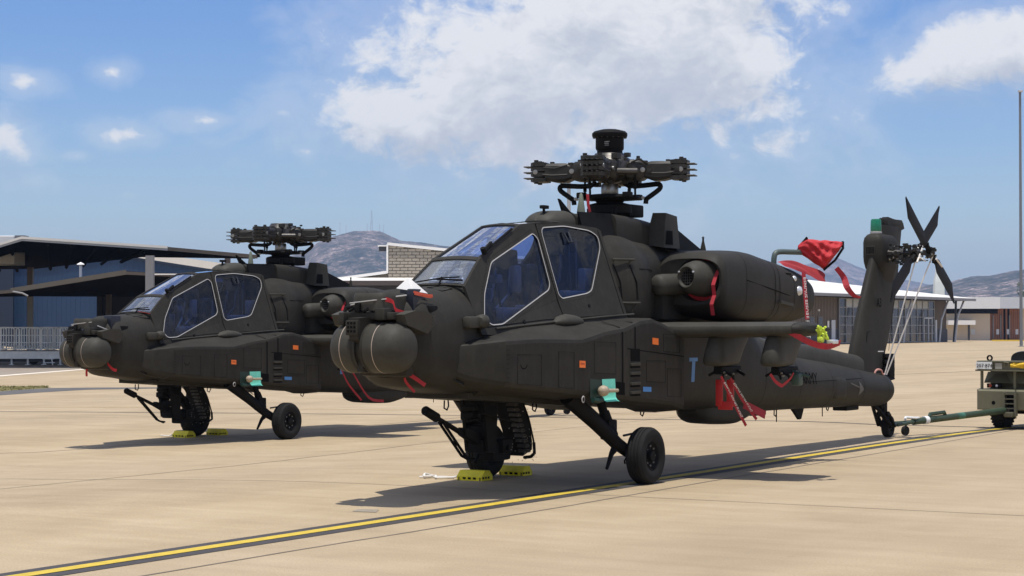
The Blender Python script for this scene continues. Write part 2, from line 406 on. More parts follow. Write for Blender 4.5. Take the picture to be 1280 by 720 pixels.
strip('slab_joint', rough_line([L2W(a, p) for a, p in ((-2, -12.3), (2.4, -11.6), (5.3, -11.3), (25, -12.6))], .03), .035, JOINT, .003)
cross = [gnd(-60, 514.2), gnd(0, 514.5), gnd(300, 516.5), gnd(640, 520), gnd(850, 524.5), gnd(1090, 530.5), gnd(1240, 534.5), gnd(1400, 539)]
strip('cross_joint', cross, .13, JOINTD, .004)
strip('faded_paint_line', [gnd(-60, 508), gnd(300, 510.5), gnd(640, 514), gnd(850, 519)], .12, PYF, .0035)
strip('slab_joint', [gnd(1100, 469.2), gnd(1160, 466.6), gnd(1290, 461)], .10, JOINTD, .004)
for q in ((-9.3, -3, 2.0, 5.2), (14.6, 16, 1.2, 60)):
    pass
for pp in (8.5, 15.5):
    strip('slab_joint', rough_line([L2W(a, pp-.05*a) for a in (-14, 0, 20, 60)]), .02, JOINT, .003)
for aa in (-1.6, 34, 52):
    strip('slab_joint', [L2W(aa, p) for p in (-40, -20, -9.5, -1.5, 1.0, 20, 40)], .02, JOINT, .003)
ASPH = mat('asphalt', (.10, .095, .088), .9, var=.2, vscale=2)
GREYC = mat('grey_concrete', (.26, .215, .165), .9, var=.2, vscale=1)
WL = mat('pale_edge_concrete', (.72, .64, .52), .8, var=.1)
def gpoly(name, px, m, dz):
    mb = MB(); vs = [gnd(u, v, dz) for u, v in px]; mb.add(vs, [tuple(range(len(vs)))]); return mb.build(name, m, kind='structure')
gpoly('asphalt_strip', [(-60, 496.5), (0, 494), (50, 490.5), (110, 487), (230, 485), (230, 484), (110, 484.4), (60, 485), (0, 489), (-60, 491)], ASPH, .005)
gpoly('service_road', [(-60, 473.5), (0, 469), (107, 460.8), (210, 452), (210, 444), (-60, 452)], GREYC, .005)
gpoly('pale_edge_band', [(-60, 474.8), (0, 470.5), (107, 462), (210, 453), (210, 452), (107, 460.9), (0, 469.1), (-60, 473.2)], WL, .009)
gpoly('concrete_patch', [(440, 639.2), (447, 636.2), (474, 636.8), (470, 640.2)], mat('patch_mortar', (.27, .23, .17), .85, var=.25, vscale=9), .004)
GRASS = mat('dry_grass', (.24, .20, .085), .9, var=.4, vscale=4)
def make_grass():
    gpoly('grass_verge', [(-60, 492), (0, 489.2), (25, 487), (58, 485.4), (64, 484.2), (30, 482.8), (0, 482.6), (-60, 482.8)], GRASS, .006)
    rnd = random.Random(5); mb = MB()
    for i in range(1400):
        u = rnd.uniform(-50, 60); t = rnd.random(); v0 = 483.2; v1 = 489.5 if u < 0 else 489.3-4.2*u/60
        c = gnd(u, v0+(v1-v0)*t); h = rnd.uniform(.02, .06); w = .03; a = rnd.uniform(0, 6.28); dx, dy = math.cos(a)*w, math.sin(a)*w
        mb.add([(c.x-dx, c.y-dy, c.z), (c.x+dx, c.y+dy, c.z), (c.x+rnd.uniform(-.04, .04), c.y+rnd.uniform(-.04, .04), c.z+h)], [(0, 1, 2)])
    o = mb.build('grass', mat('grass_blades', (.22, .20, .075), .9, var=.5, vscale=3)); tag(o, 'short dry green and straw grass on the verge beside the asphalt strip', 'grass'); o['kind'] = 'stuff'
make_grass()

# ---- hills
def hill_material():
    m = bpy.data.materials.new('hill_scrub'); m.use_nodes = True; t = NT(m.node_tree); b = t.n['Principled BSDF']
    tc = t.node('ShaderNodeTexCoord'); co = tc.outputs['Object']
    n1 = t.noise(co, .035, 9, .8); n2 = t.noise(co, .12, 5, .8); n3 = t.noise(co, .0035, 4, .5)
    f = t.math('ADD', t.math('ADD', t.math('MULTIPLY', n1, .45), t.math('MULTIPLY', n2, .35)), t.math('MULTIPLY', n3, .2))
    c = t.ramp(f, [(.44, (.008, .018, .012)), (.49, (.04, .045, .03)), (.53, (.14, .105, .09)), (.59, (.46, .36, .32))])
    t.link(c, b.inputs['Base Color']); b.inputs['Roughness'].default_value = .95; b.inputs['Specular IOR Level'].default_value = .1
    return m
def make_hills():
    def ridge(pts):
        xs = [math.atan((u-640)/F) for u, v in pts]; es = [(408.4-v)/F for u, v in pts]; return xs, es
    rnd = np.random.RandomState(4); hm = hill_material()
    def noise1(x, f, ph): return np.sin(x*f+ph)+.6*np.sin(x*f*2.3+ph*1.7)+.4*np.sin(x*f*5.1+ph*2.1)+.25*np.sin(x*f*11.3+ph)
    def one(name, pts, D, W_, u0, u1, rug, seed):
        xs, es = ridge(pts); nA = 420; nD = 60; az = np.linspace(math.atan((u0-640)/F), math.atan((u1-640)/F), nA); vs = []
        rs = np.random.RandomState(seed); G = rs.rand(64, 64)
        def vn(x, y):
            xi = np.floor(x).astype(int); yi = np.floor(y).astype(int); fx = x-xi; fy = y-yi; fx = fx*fx*(3-2*fx); fy = fy*fy*(3-2*fy)
            g = lambda i, j: G[i % 64, j % 64]
            return (g(xi, yi)*(1-fx)+g(xi+1, yi)*fx)*(1-fy)+(g(xi, yi+1)*(1-fx)+g(xi+1, yi+1)*fx)*fy
        def fbm(x, y):
            s = 0; a = .5
            for o in range(6): s = s+a*vn(x, y); x = x*2.03+11.3; y = y*2.03+5.7; a *= .52
            return s
        for j in range(nD):
            t = j/(nD-1)*1.35; d = D+W_*t
            e = np.interp(az, xs, es)
            prof = np.where(t < 1, .06+.94*(t**.8), 1-(t-1)*1.6)
            Dr = D+W_
            z = CAMH+e*Dr*prof
            X = d*np.sin(az); Y = d*np.cos(az)
            k = min(1, 1.6*t)*(1-.75*max(0, 1-abs(t-1)*4)) if t < 1 else .4
            z = z+(fbm(X/330+9, Y/330+3)-.5)*e*Dr*rug*k+(fbm(X/45, Y/45)-.5)*9*(.35+.65*min(1, t*1.5))
            if t < .02: z = z*0-6
            for i in range(nA): vs.append((X[i], Y[i], z[i]))
        mb = MB(); mb.add(vs, [(j*nA+i, j*nA+i+1, (j+1)*nA+i+1, (j+1)*nA+i) for j in range(nD-1) for i in range(nA-1)])
        o = mb.build(name, hm, kind='structure', smooth=70); return o
    one('hill', [(-400, 420), (150, 378), (250, 350), (330, 330), (380, 316), (398, 302), (415, 295), (430, 291.5), (447, 287.5), (470, 286.5), (485, 291), (500, 299), (520, 303), (545, 305.5), (565, 308), (600, 322), (650, 345), (720, 372), (800, 392)], 2900, 1000, -300, 800, .32, 2)
    one('distant_hill', [(700, 396), (850, 370), (940, 345), (985, 336), (1010, 331), (1030, 325), (1045, 322), (1062, 329), (1085, 339), (1110, 346), (1140, 352), (1170, 358), (1200, 372), (1400, 395)], 5200, 1600, 560, 1500, .22, 7)
    one('wooded_hill', [(900, 400), (1060, 386), (1110, 374), (1145, 362), (1165, 357), (1200, 350), (1215, 347), (1235, 346.5), (1260, 342), (1280, 338), (1330, 332), (1500, 340), (1900, 390)], 2500, 900, 860, 1900, .3, 12)
make_hills()
# masts on the hill
TOWM = mat('mast_steel', (.35, .33, .33), .5)
for i, (u, vt, vb, w) in enumerate(((464.5, 263, 288, 4.5), (425, 277, 293.5, 1.2), (432.5, 281, 292, 1.2), (474.5, 280, 287.5, 1.4), (479.5, 281, 290, 1.4), (459, 279, 288, 1.2))):
    D = 3890; b = at(u, vb+1.5, D); tp = at(u, vt, D); mb = MB()
    if w > 2:
        for sx in (-1, 1):
            for sy in (-1, 1): mb.tube([(b.x+sx*w/2, b.y+sy*w/2, b.z), (b.x+sx*.5, b.y+sy*.5, tp.z)], .16, 5)
        for k in range(9):
            z = b.z+(tp.z-b.z)*k/9; ww = w/2*(1-k/9)+.5*k/9; z2 = z+(tp.z-b.z)/9
            mb.tube([(b.x-ww, b.y, z), (b.x+ww, b.y, z2)], .12, 4); mb.tube([(b.x+ww, b.y, z), (b.x-ww, b.y, z2)], .12, 4)
    else: mb.tube([(b.x, b.y, b.z), (b.x, b.y, tp.z)], .30, 5)
    o = mb.build('radio_mast', TOWM)
    tag(o, ['tall lattice radio mast, highest on the hill top', 'leftmost thin radio mast on the hill ridge', 'short thin mast second from the left on the hill ridge', 'thin mast just right of the tall lattice mast', 'rightmost thin mast on the hill top', 'thin mast just left of the tall lattice mast'][i], 'radio mast', 'radio masts on the hill')

# ---- buildings
BLUEW = None
def cladding(name, col, period, axis=(1, 0, 0), var=.08):
    m = bpy.data.materials.new(name); m.use_nodes = True; t = NT(m.node_tree); b = t.n['Principled BSDF']
    tc = t.node('ShaderNodeTexCoord'); n = t.noise(tc.outputs['Object'], .8, 5, .6)
    c = t.ramp(n, [(.3, [x*(1-var) for x in col]), (.7, [x*(1+var) for x in col])]); t.link(c, b.inputs['Base Color']); b.inputs['Roughness'].default_value = .5
    return m
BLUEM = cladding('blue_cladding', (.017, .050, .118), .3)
BLUED = cladding('shaded_wall_and_trim_blue', (.010, .022, .050), .3)  # darker blue paints shadow onto the wall past the corner; also colours the flashing
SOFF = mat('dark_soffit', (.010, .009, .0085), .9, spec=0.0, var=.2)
FASC = mat('pale_fascia', (.50, .50, .49), .5, var=.06)
FASCB = mat('brown_fascia', (.085, .068, .055), .6, var=.15)
COLG = mat('grey_column', (.20, .20, .205), .5, var=.08)
COLB = mat('brown_column', (.085, .065, .055), .6, var=.1)
ROOFW = mat('pale_roof_sheet', (.80, .76, .68), .45, var=.05, vscale=.5)
CLAD = mat('brown_cladding', (.155, .118, .082), .6, var=.12, vscale=1)
DWALL = mat('charcoal_base_wall', (.035, .036, .042), .6, var=.15)
BEIGE = mat('beige_wall', (.62, .53, .42), .7, var=.05)
WOODM = mat('red_brown_timber', (.24, .095, .048), .55, var=.25, vscale=2)
PARA = mat('white_parapet', (.74, .75, .74), .5, var=.04)
PARAB = mat('pale_grey_parapet', (.55, .58, .61), .5, var=.04)
TRIMW = mat('white_trim', (.82, .80, .76), .5)
BLOCK = mat('concrete_block', (.34, .30, .24), .85, var=.12, vscale=1.5, bump=.2, bscale=8)
MORT = mat('mortar', (.20, .175, .145), .9)
MULL = mat('window_frame_alu', (.36, .37, .38), .4, metal=.3)

def quadprism(mb, A, B, C_, D_, t):   # four corners lower face, thickness up
    mb.prism([A, B, C_, D_], (0, 0, t))
# big blue hangar (far left)
def blue_hangar():
    D = 150; r = thing('blue_hangar', 'blue corrugated metal hangar behind the dark canopies on the left', 'hangar', at(120, 428, D)-Vector((0, 0, 0)))
    o0 = r.location.copy()
    def P(u, v, d=D): return at(u, v, d)-o0
    pts = [P(17, 436), P(17, 331), P(60, 331.5), P(140, 318), P(256, 336), P(360, 350), P(360, 436)]
    mb = MB(); mb.prism(pts, (0, .4, 0)); w = mb.build('wall', BLUEM, r)
    # standing ribs, each a real fold of the sheet
    xs = [17+ (360-17)*k/58 for k in range(59)]
    ux = [17, 60, 140, 256, 360]; uy = [331, 331.5, 318, 336, 350]
    mb = MB()
    for u in xs[1:-1]:
        top = P(u, float(np.interp(u, ux, uy))+.5); bot = P(u, 434)
        mb.box(top.x-.05, top.x+.05, -.03, -.0, bot.z, top.z)
    mb.v = [(x, y, z) for x, y, z in mb.v]; mb.build('wall_ribs', BLUEM, w, kind='stuff')
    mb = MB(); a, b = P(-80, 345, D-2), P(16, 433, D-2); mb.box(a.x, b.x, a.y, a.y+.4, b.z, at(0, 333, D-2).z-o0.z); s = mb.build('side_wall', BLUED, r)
    mb = MB()
    for k in range(1, 4): pass
    # roof edge flashing
    mb = MB()
    for q0, q1 in (((17, 331), (60, 331.5)), ((60, 331.5), (140, 318)), ((140, 318), (256, 336)), ((256, 336), (360, 350))):
        a, b = P(*q0), P(*q1); mb.hull([a+Vector((0, -.12, -.15)), b+Vector((0, -.12, -.15)), b+Vector((0, .5, -.15)), a+Vector((0, .5, -.15)), a+Vector((0, -.12, .05)), b+Vector((0, -.12, .05)), b+Vector((0, .5, .05)), a+Vector((0, .5, .05))])
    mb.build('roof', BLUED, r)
blue_hangar()
def slab(name, lower, t, parent, m, o0, kind=None):
    mb = MB(); mb.prism([Vector(q)-o0 for q in lower], (0, 0, t)); return mb.build(name, m, parent)
def canopy_big():
    D = 105; o0 = at(187, 450, 110); o0.z = gz(o0.x, o0.y)
    r = thing('canopy', 'large dark gabled steel canopy with pale roof edge over the parking bays', 'canopy', o0)
    P0, P1, P2, P3 = at(-70, 330, D), at(28, 300.5, D), at(210, 312.5, D), at(322, 322.5, D)
    B2, B1, B0 = at(178, 321.5, 110), at(45, 336, 133), at(-90, 338, 133)
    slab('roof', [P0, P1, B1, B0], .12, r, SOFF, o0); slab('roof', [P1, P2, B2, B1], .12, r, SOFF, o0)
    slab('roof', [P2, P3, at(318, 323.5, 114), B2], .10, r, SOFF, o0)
    def fas(a, b, h, m, dy=-.12, lift=.0):
        mb = MB(); a = a-o0; b = b-o0; mb.hull([a+Vector((0, dy, -.03+lift)), b+Vector((0, dy, -.03+lift)), b+Vector((0, -.003, -.03+lift)), a+Vector((0, -.003, -.03+lift)), a+Vector((0, dy, h+lift)), b+Vector((0, dy, h+lift)), b+Vector((0, -.003, h+lift)), a+Vector((0, -.003, h+lift))]); return mb.build('fascia', m, r)
    fas(P0, P1, .10, FASC); fas(P1, P2, .10, FASC); fas(P0, P1, .10, ROOFW, -.18, .105); fas(P1, P2, .10, ROOFW, -.18, .105); fas(P2, P3, .16, FASCB)
    # rafters under the roof
    mb = MB()
    for k in range(1, 6):
        a = P0.lerp(P1, k/6)-o0; b = B0.lerp(B1, k/6)-o0; mb.tube([a+Vector((0, .2, -.14)), b+Vector((0, -.2, -.14))], .11, 4)
        a = P1.lerp(P2, k/6)-o0; b = B1.lerp(B2, k/6)-o0; mb.tube([a+Vector((0, .2, -.14)), b+Vector((0, -.2, -.14))], .11, 4)
    mb.build('rafters', SOFF, r, kind='stuff')
    for (u, d, w, m, vt) in ((187.5, 93, .36, COLG, 319.5), (38, 128, .34, COLB, 334), (284.5, 114, .30, COLB, 322.5)):
        t = at(u, vt, d)-o0; b = gnd(u, 440)-o0; b.z = -.05; mb = MB(); mb.box(t.x-w/2, t.x+w/2, t.y-w/2, t.y+w/2, b.z, t.z)
        mb.box(t.x-w*.62, t.x+w*.62, t.y-w*.62, t.y+w*.62, b.z, b.z+.12); mb.build('column', m, r)
    # roof plant at the left end
    a = at(-30, 305, 112)-o0; mb = MB(); b = at(18, 294.5, 112)-o0; mb.box(a.x, b.x, a.y, a.y+2.5, b.z-1.6, b.z, .05); u = mb.build('roof_unit', WHITE, r)
    mb = MB(); c = at(24, 296, 111.5)-o0; mb.box(c.x-.25, c.x+.3, c.y, c.y+1, c.z-.5, c.z+.08); mb.build('vent_box', COLG, r)
canopy_big()
def canopy_low():
    D = 96; o0 = at(130, 450, 100); o0.z = gz(o0.x, o0.y)
    r = thing('canopy', 'lower dark canopy with drab sloping roof in front of the blue hangar', 'canopy', o0)
    P0, P1, P2 = at(-60, 371, D), at(14, 365.5, D), at(158, 342.5, D); P3 = at(250, 347, D); B0, B1, B2 = at(-60, 372, 118), at(32, 370.5, 122), at(124, 370.5, 122)
    slab('roof', [P0, P1, B1, B0], .10, r, SOFF, o0); slab('roof', [P1, P2, at(200, 371, 122), B2, B1], .14, r, SOFF, o0); slab('roof', [P2, P3, at(300, 371, 122), at(200, 371, 122)], .14, r, SOFF, o0)
    def fas(a, b, h, m):
        mb = MB(); a = a-o0; b = b-o0; mb.hull([a+Vector((0, -.15, -.03)), b+Vector((0, -.15, -.03)), b+Vector((0, -.003, -.03)), a+Vector((0, -.003, -.03)), a+Vector((0, -.15, h)), b+Vector((0, -.15, h)), b+Vector((0, -.003, h)), a+Vector((0, -.003, h))]); return mb.build('fascia', m, r)
    fas(P0, P1, .12, FASCB); fas(P1, P2, .20, mat('drab_roof_edge', (.105, .092, .072), .7, var=.1)); fas(P2, P3, .12, FASCB)
    mb = MB(); a, b = at(193, 342, D)-o0, at(234, 344, D)-o0; mb.box(a.x, b.x, a.y-.25, a.y-.16, (a.z+b.z)/2-.03, (a.z+b.z)/2+.03); mb.build('gutter', TRIMW, r)
    # dark enclosed bay under it
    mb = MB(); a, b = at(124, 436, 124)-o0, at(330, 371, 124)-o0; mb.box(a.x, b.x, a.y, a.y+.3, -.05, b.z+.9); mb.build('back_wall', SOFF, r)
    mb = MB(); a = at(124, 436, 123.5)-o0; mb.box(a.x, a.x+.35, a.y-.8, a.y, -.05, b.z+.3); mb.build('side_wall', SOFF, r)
    for u in (38, 136):
        t = at(u, 371 if u < 100 else 368, 119)-o0; mb = MB(); w = .3; mb.box(t.x-w/2, t.x+w/2, t.y-w/2, t.y+w/2, -.05, t.z); mb.build('column', COLG if u < 100 else FASCB, r)
    # white strap end of gutter
    mb = MB(); mb.tube([at(16, 364.5, D-.3)-o0, at(28, 366.5, D-.3)-o0, at(35, 370, D-.3)-o0], .05, 6); mb.build('downpipe', COLG, r)
    c = at(100.8, 331, D+6)-o0; bz = at(100.8, 346, D+6).z-o0.z; mb = MB(); mb.tube([(c.x, c.y, bz-.15), (c.x, c.y, c.z)], .07, 10); mb.lathe([(.0, .14), (.18, .05), (.2, 0), (.07, -.04)], c, (0, 0, 1), 12); v = mb.build('vent_pipe', WHITE, r, smooth=50)
canopy_low()
def pale_shed():
    D = 190; o0 = at(270, 420, D); o0.z = -.2; r = thing('shed', 'distant shed with pale sloping roof seen between the canopy and the cockpit', 'shed', o0)
    mb = MB(); mb.prism([at(165, 321, D)-o0, at(212, 320, D)-o0, at(345, 338, D)-o0, at(345, 348, D)-o0, at(165, 348, D)-o0], (0, 14, 0)); mb.build('roof', ROOFW, r)
    mb = MB(); a, b = at(165, 348.3, D+.1)-o0, at(345, 349, D)-o0; mb.box(a.x, b.x, .1, 13, -.05, a.z); mb.build('wall', PARAB, r)
pale_shed()
def block_building():
    D = 200; o0 = at(500, 430, D); o0.z = -.2; r = thing('block_building', 'concrete block building with white trimmed sloping parapet and long pale roof', 'building', o0)
    P = lambda u, v, d=D: at(u, v, d)-o0
    # tower of individual blocks, courses with recessed mortar
    mb = MB(); mb.prism([P(484.5, 352, D+.1), P(484.5, 306, D+.1), P(560, 314, D+.1), P(700, 328, D+.1), P(700, 352, D+.1)], (0, 9, 0)); w = mb.build('wall', MORT, r)
    ml = MB(); ml.box(-.5, .5, -.06, 0, -.5, .5); 
    a, b = P(485.5, 350), P(700, 350); z1 = P(484.5, 307).z; z0 = P(484.5, 350).z
    nrow = 11; rowh = (z1-z0)/nrow; bw = .78; bl = MB(); rnd = random.Random(2); n = 0
    zt = lambda x: np.interp(x, [P(484.5, 306).x, P(700, 328).x], [P(484.5, 306).z, P(700, 328).z])-.05
    for i in range(nrow):
        x = a.x-(bw/2 if i % 2 else 0)
        while x < b.x:
            x0 = max(x+.03, a.x); x1 = min(x+bw-.03, b.x); zz0 = z0+i*rowh+.03; zz1 = min(z0+(i+1)*rowh-.03, float(zt(x1)))
            if x1-x0 > .1 and zz1-zz0 > .1:
                bl.box(x0, x1, -.06-rnd.uniform(0, .02), .095, zz0, zz1); n += 1
            x += bw
    bl.build('blocks', BLOCK, w, kind='stuff')
    def trim(q0, q1, t=.28, d0=-.25, d1=9.2):
        a, b = P(*q0), P(*q1); dv = (b-a).normalized(); nn = Vector((-dv.z, 0, dv.x))*t
        mb = MB(); mb.hull([a+Vector((0, d0, 0)), b+Vector((0, d0, 0)), b+Vector((0, d1, 0)), a+Vector((0, d1, 0)), a+nn+Vector((0, d0, 0)), b+nn+Vector((0, d0, 0)), b+nn+Vector((0, d1, 0)), a+nn+Vector((0, d1, 0))]); return mb.build('parapet_trim', TRIMW, r)
    trim((484, 306.6), (700, 328.6)); 
    mb = MB(); a, b = P(483.2, 341.5), P(485.4, 305.4); mb.box(a.x, b.x, -.28, 0, a.z, b.z); mb.build('parapet_trim', TRIMW, r)
    trim((400, 353.5), (484, 342))
    mb = MB(); mb.prism([P(436, 350, D+.5), P(484, 342.6, D+.5), P(700, 342.6, D+.5), P(700, 352, D+.5), P(436, 352, D+.5)], (0, 9, 0)); mb.build('parapet_wall', BLOCK, r)
    mb = MB(); a, b = P(473.5, 314, D-.1), P(483, 308, D-.1); mb.box(a.x, b.x, -.1, .5, a.z, b.z); mb.build('rain_head', DWALL, r)
    mb = MB(); mb.box(a.x-.1, b.x, -.2, .6, b.z, b.z+.12); mb.build('rain_head_lid', TRIMW, r)
    # long roof
    mb = MB(); a, b = P(385, 353.5, D-8), P(760, 353.5, D-8); e = P(385, 347, D).z
    mb.hull([(a.x, -8, a.z), (b.x, -8, a.z), (b.x+1, .08, a.z), (a.x-1, .08, a.z), (a.x, -8, a.z+.22), (b.x, -8, a.z+.22), (b.x+1, .08, e), (a.x-1, .08, e)]); mb.build('roof', ROOFW, r)
    mb = MB(); mb.box(a.x, b.x, -8.12, -8.003, a.z-.25, a.z+.2); mb.build('gutter', COLB, r)
    mb = MB(); mb.box(a.x+.5, b.x-.5, -4.5, .05, -.05, a.z-.003); mb.build('wall', DWALL, r)
block_building()

def terminal():
    A = gnd(985, 431.3); B = gnd(1191, 427.2); A = Vector((A.x, A.y, -.2)); B = Vector((B.x, B.y, -.2)); ux = (B-A).normalized(); L = (B-A).length
    r = thing('terminal_building', 'long brown clad building with pale roof and tall gridded windows facing the apron', 'building', A, math.atan2(ux.y, ux.x))
    nv = Vector((ux.y, -ux.x, 0))
    def U(px, off=0):     # distance along the facade plane (offset outwards) hit by a picture column
        t = ray(px, 400); o = A+nv*off
        # solve o + s*ux = k*(t0,1)
        s = (o.x-t[0]*o.y)/(t[0]*ux.y-ux.x); return s
    def Z(px, py, off=0):
        s = U(px, off); q = A+nv*off+ux*s; return CAMH+ray(px, py)[2]*q.y-A.z
    # local frame: x along facade, -y towards camera
    eave = Z(1150, 372.5, 2.2); ztop = eave+.05
    mb = MB(); mb.box(-30, L-2.6, 0, 14, 0, eave-.1); mb.build('wall', CLAD, r)
    s0, s1 = U(1168), U(1190.5)
    mb = MB(); mb.box(-30, L-2.6+.05, -.08, -.003, 0, Z(1010, 411.5)); w0 = mb.build('base_wall', DWALL, r)
    mb = MB(); mb.box(L-2.6-(s1-s0)*.0, L-2.55, .01, 12, 0, eave-.12); mb.build('end_wall', DWALL, r)
    # vertical cladding ribs
    mb = MB(); x = -30
    while x < L-2.7: mb.box(x, x+.05, -.05, -.002, Z(1010, 411.5)+.02, eave-.12); x += .45
    mb.build('wall_ribs', CLAD, r, kind='stuff')
    # roof: low slope up to a ridge behind, hipped at the right end
    e0 = eave; rz = Z(1010, 346, -9)
    mb = MB(); V = [(-34, -2.4, e0), (L+1.5, -2.4, e0), (L+1.5, 14, e0), (-34, 14, e0), (-34, -2.4, e0+.16), (L+1.5, -2.4, e0+.16), (L-2, 9, e0+.9), (-34, 9, rz)]
    mb.add([(-34, -2.4, e0+.02), (L+1.8, -2.4, e0+.02), (L+1.8, -2.4, e0+.2), (-34, -2.4, e0+.2), (-34, 9, rz), (L*.45, 9, rz-.3), (L+1.8, 9, e0+.35), (L+1.8, 9, e0+.02), (-34, 9, e0+.02)],
           [(0, 1, 2, 3), (3, 2, 5, 4), (2, 6, 5), (1, 7, 6, 2), (0, 8, 7, 1), (4, 5, 6, 7, 8), (0, 3, 4, 8)]); mb.build('roof', ROOFW, r)
    mb = MB(); mb.box(-34, L+1.9, -2.55, -2.405, e0-.16, e0+.14); mb.build('gutter', COLG, r)
    mb = MB(); mb.box(-34, L+1.6, -2.38, -.01, e0-.14, e0+.0); mb.build('soffit', SOFF, r)
    # tall glazing
    g0, g1 = U(1047), U(1166); zt = Z(1100, 374.5); zb = .12; rows = 5; cols = 15
    mb = MB(); mb.box(g0, g1, -.115, -.085, zb, zt); 
    fr = MB(); cw = (g1-g0)/cols; rh = (zt-zb)/rows
    for i in range(cols+1): fr.box(g0+i*cw-.04, g0+i*cw+.04, -.24, -.12, zb, zt)
    for j in range(rows+1): fr.box(g0-.05, g1+.05, -.22, -.12, zb+j*rh-.035, zb+j*rh+.035)
    f = fr.build('window_frame', MULL, r); me = None
    q = MB(); q.box(.06, cw-.06, -.10, -.085, .05, rh-.05); o = q.build('pane', PANE_REFL, f); me2 = o.data; o.location = (g0+1*cw, -.02, zb+4*rh)
    for i in range(cols):
        for j in range(rows):
            if (i, j) == (1, 4): continue
            if me is None:
                q = MB(); q.box(.06, cw-.06, -.10, -.085, .05, rh-.05); o = q.build('pane', BGLASS, f); me = o.data
            else: o = bpy.data.objects.new('pane', me); C.objects.link(o); o.parent = f
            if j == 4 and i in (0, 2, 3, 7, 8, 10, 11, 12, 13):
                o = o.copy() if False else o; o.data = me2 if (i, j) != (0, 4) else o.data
            o.location = (g0+i*cw, -.02-.012*((i*7+j*3) % 3), zb+j*rh)
    # door in the glazing
    d0, d1 = U(1152), U(1163); mb = MB(); zt2 = Z(1157, 397); mb.box(d0, d0+.12, -.32, -.25, 0, zt2); mb.box(d1-.12, d1, -.32, -.25, 0, zt2); mb.box(d0, d1, -.32, -.25, zt2-.15, zt2); mb.box((d0+d1)/2-.08, (d0+d1)/2+.08, -.32, -.25, 0, zt2)
    mb.build('door_frame', PARAB, r)
    # dado and panels right of the glazing
    mb = MB(); mb.box(U(1172), L-2.55, -.14, -.09, 0, Z(1180, 412)); mb.build('base_wall', DWALL, r)
    mb = MB(); mb.box(U(1167.5), U(1169.5), -.2, -.1, 0, Z(1168, 400)); mb.build('downpipe', PARAB, r)
    # small windows + pale door
    for (u0, u1) in ((1011, 1016.5), (1022, 1027)):
        a, b = U(u0), U(u1); z0, z1 = Z(u0, 411), Z(u0, 396.5); f = MB().box(a-.12, b+.12, -.12, -.056, z0-.1, z1+.1).build('window_frame', CLAD, r)
        MB().box(a, b, -.14, -.125, z0, z1).build('pane', BGLASS, f)
    MB().box(U(1037.5), U(1042), -.22, -.1, 0, Z(1040, 400)).build('door', PARAB, r)
    MB().box(U(1033), U(1035), -.15, -.1, Z(1034, 409), Z(1034, 401)).build('sign_plate', TRIMW, r)
    MB().box(U(1021.5), U(1022.8), -.2, -.06, Z(1022, 389), Z(1022, 386.5)).build('wall_light', TRIMW, r)
    # raking tubular struts
    for (u0, v0, u1, v1, u2, v2, o1) in ((1129, 428, 1133, 397, 1140, 371, 1.6), (1174, 427, 1177, 399, 1185.5, 372, 1.6), (1193.5, 427, 1197, 396, 1205, 372, 1.6), (1192, 427, 1194.5, 398, 1195, 373, .4), (1085, 429, 1087, 400, 1094, 368, 1.6)):
        mb = MB(); P = lambda u, v: Vector((U(u, o1), -o1, Z(u, v, o1)))
        a = P(u0, v0); a.z = .0; c = P(u2, v2); c.z = eave-.1
        mb.tube([a, P(u1, v1), c], .13 if o1 > 1 else .16, 8); mb.build('strut', FASC if o1 > 1 else DWALL, r, smooth=40)
    return r
terminal()
def timber_building():
    D = 292; o0 = at(1190, 425.6, D); o0.z = -.2; r = thing('timber_front_building', 'flat roofed building with white parapet, beige wall and red brown timber panel', 'building', o0)
    P = lambda u, v, d=D: at(u, v, d)-o0
    a = P(1160, 426).x; b = P(1237.5, 426).x; c = P(1277, 426).x; e = P(1345, 426).x; zp = P(1190, 386).z; zt = P(1190, 371.5).z; zt2 = P(1246, 371.5).z
    MB().box(a, b, 0, 12, 0, zp+.2).build('wall', BEIGE, r)
    MB().box(b+.01, e, .3, 12, 0, zp+.2).build('wall', BEIGE, r)
    c2 = P(1245.5, 371).x
    MB().box(a, c2, -2.2, 12.2, zp, zt).build('parapet', PARA, r); MB().box(c2+.005, e, -2.15, 12.1, zp+.03, zt-.02).build('parapet', PARAB, r)
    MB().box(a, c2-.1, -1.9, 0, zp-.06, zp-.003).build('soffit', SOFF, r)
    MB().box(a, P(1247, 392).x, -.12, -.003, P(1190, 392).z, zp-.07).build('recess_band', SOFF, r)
    n = 16; me = None
    pw = (c-b)/n
    for i in range(n):
        if i in (7, 9): continue
        if me is None: o = MB().box(.02, pw-.02, 0, .12, 0, zp-.02).build('timber_panel', WOODM, r); me = o.data
        else: o = bpy.data.objects.new('timber_panel', me); C.objects.link(o); o.parent = r
        o.location = (b+i*pw, .12+.03*(i % 2), .02)
    MB().box(b, c, .26, .299, 0, zp).build('recess_back', SOFF, r)
    for u in (1245.5, 1258.5, 1269.5):
        q, w = P(u, 418), P(u+3.4, 411.5); MB().box(q.x, w.x, .0, .09, q.z, w.z).build('wall_plate', PARAB, r)
    for u in (1241.5, 1251, 1262): MB().tube([P(u, 423)+Vector((0, .02, 0)), P(u, 394)+Vector((0, .02, 0))], .09, 6).build('conduit', COLG, r)
    q0, q1 = P(1190, 406), P(1215, 400.5); MB().box(q0.x-1, q1.x, -2.2, -.01, q0.z, q1.z).build('awning', TRIMW, r)
    q = P(1206.5, 406); MB().box(q.x, q.x+.25, -1.9, -1.6, 0, q.z-.005).build('awning_post', DWALL, r)
    q = P(1213.5, 418); w = P(1218.5, 411); MB().box(q.x, w.x, -.1, -.005, q.z, w.z).build('meter_box', PARAB, r)
    return r
timber_building()
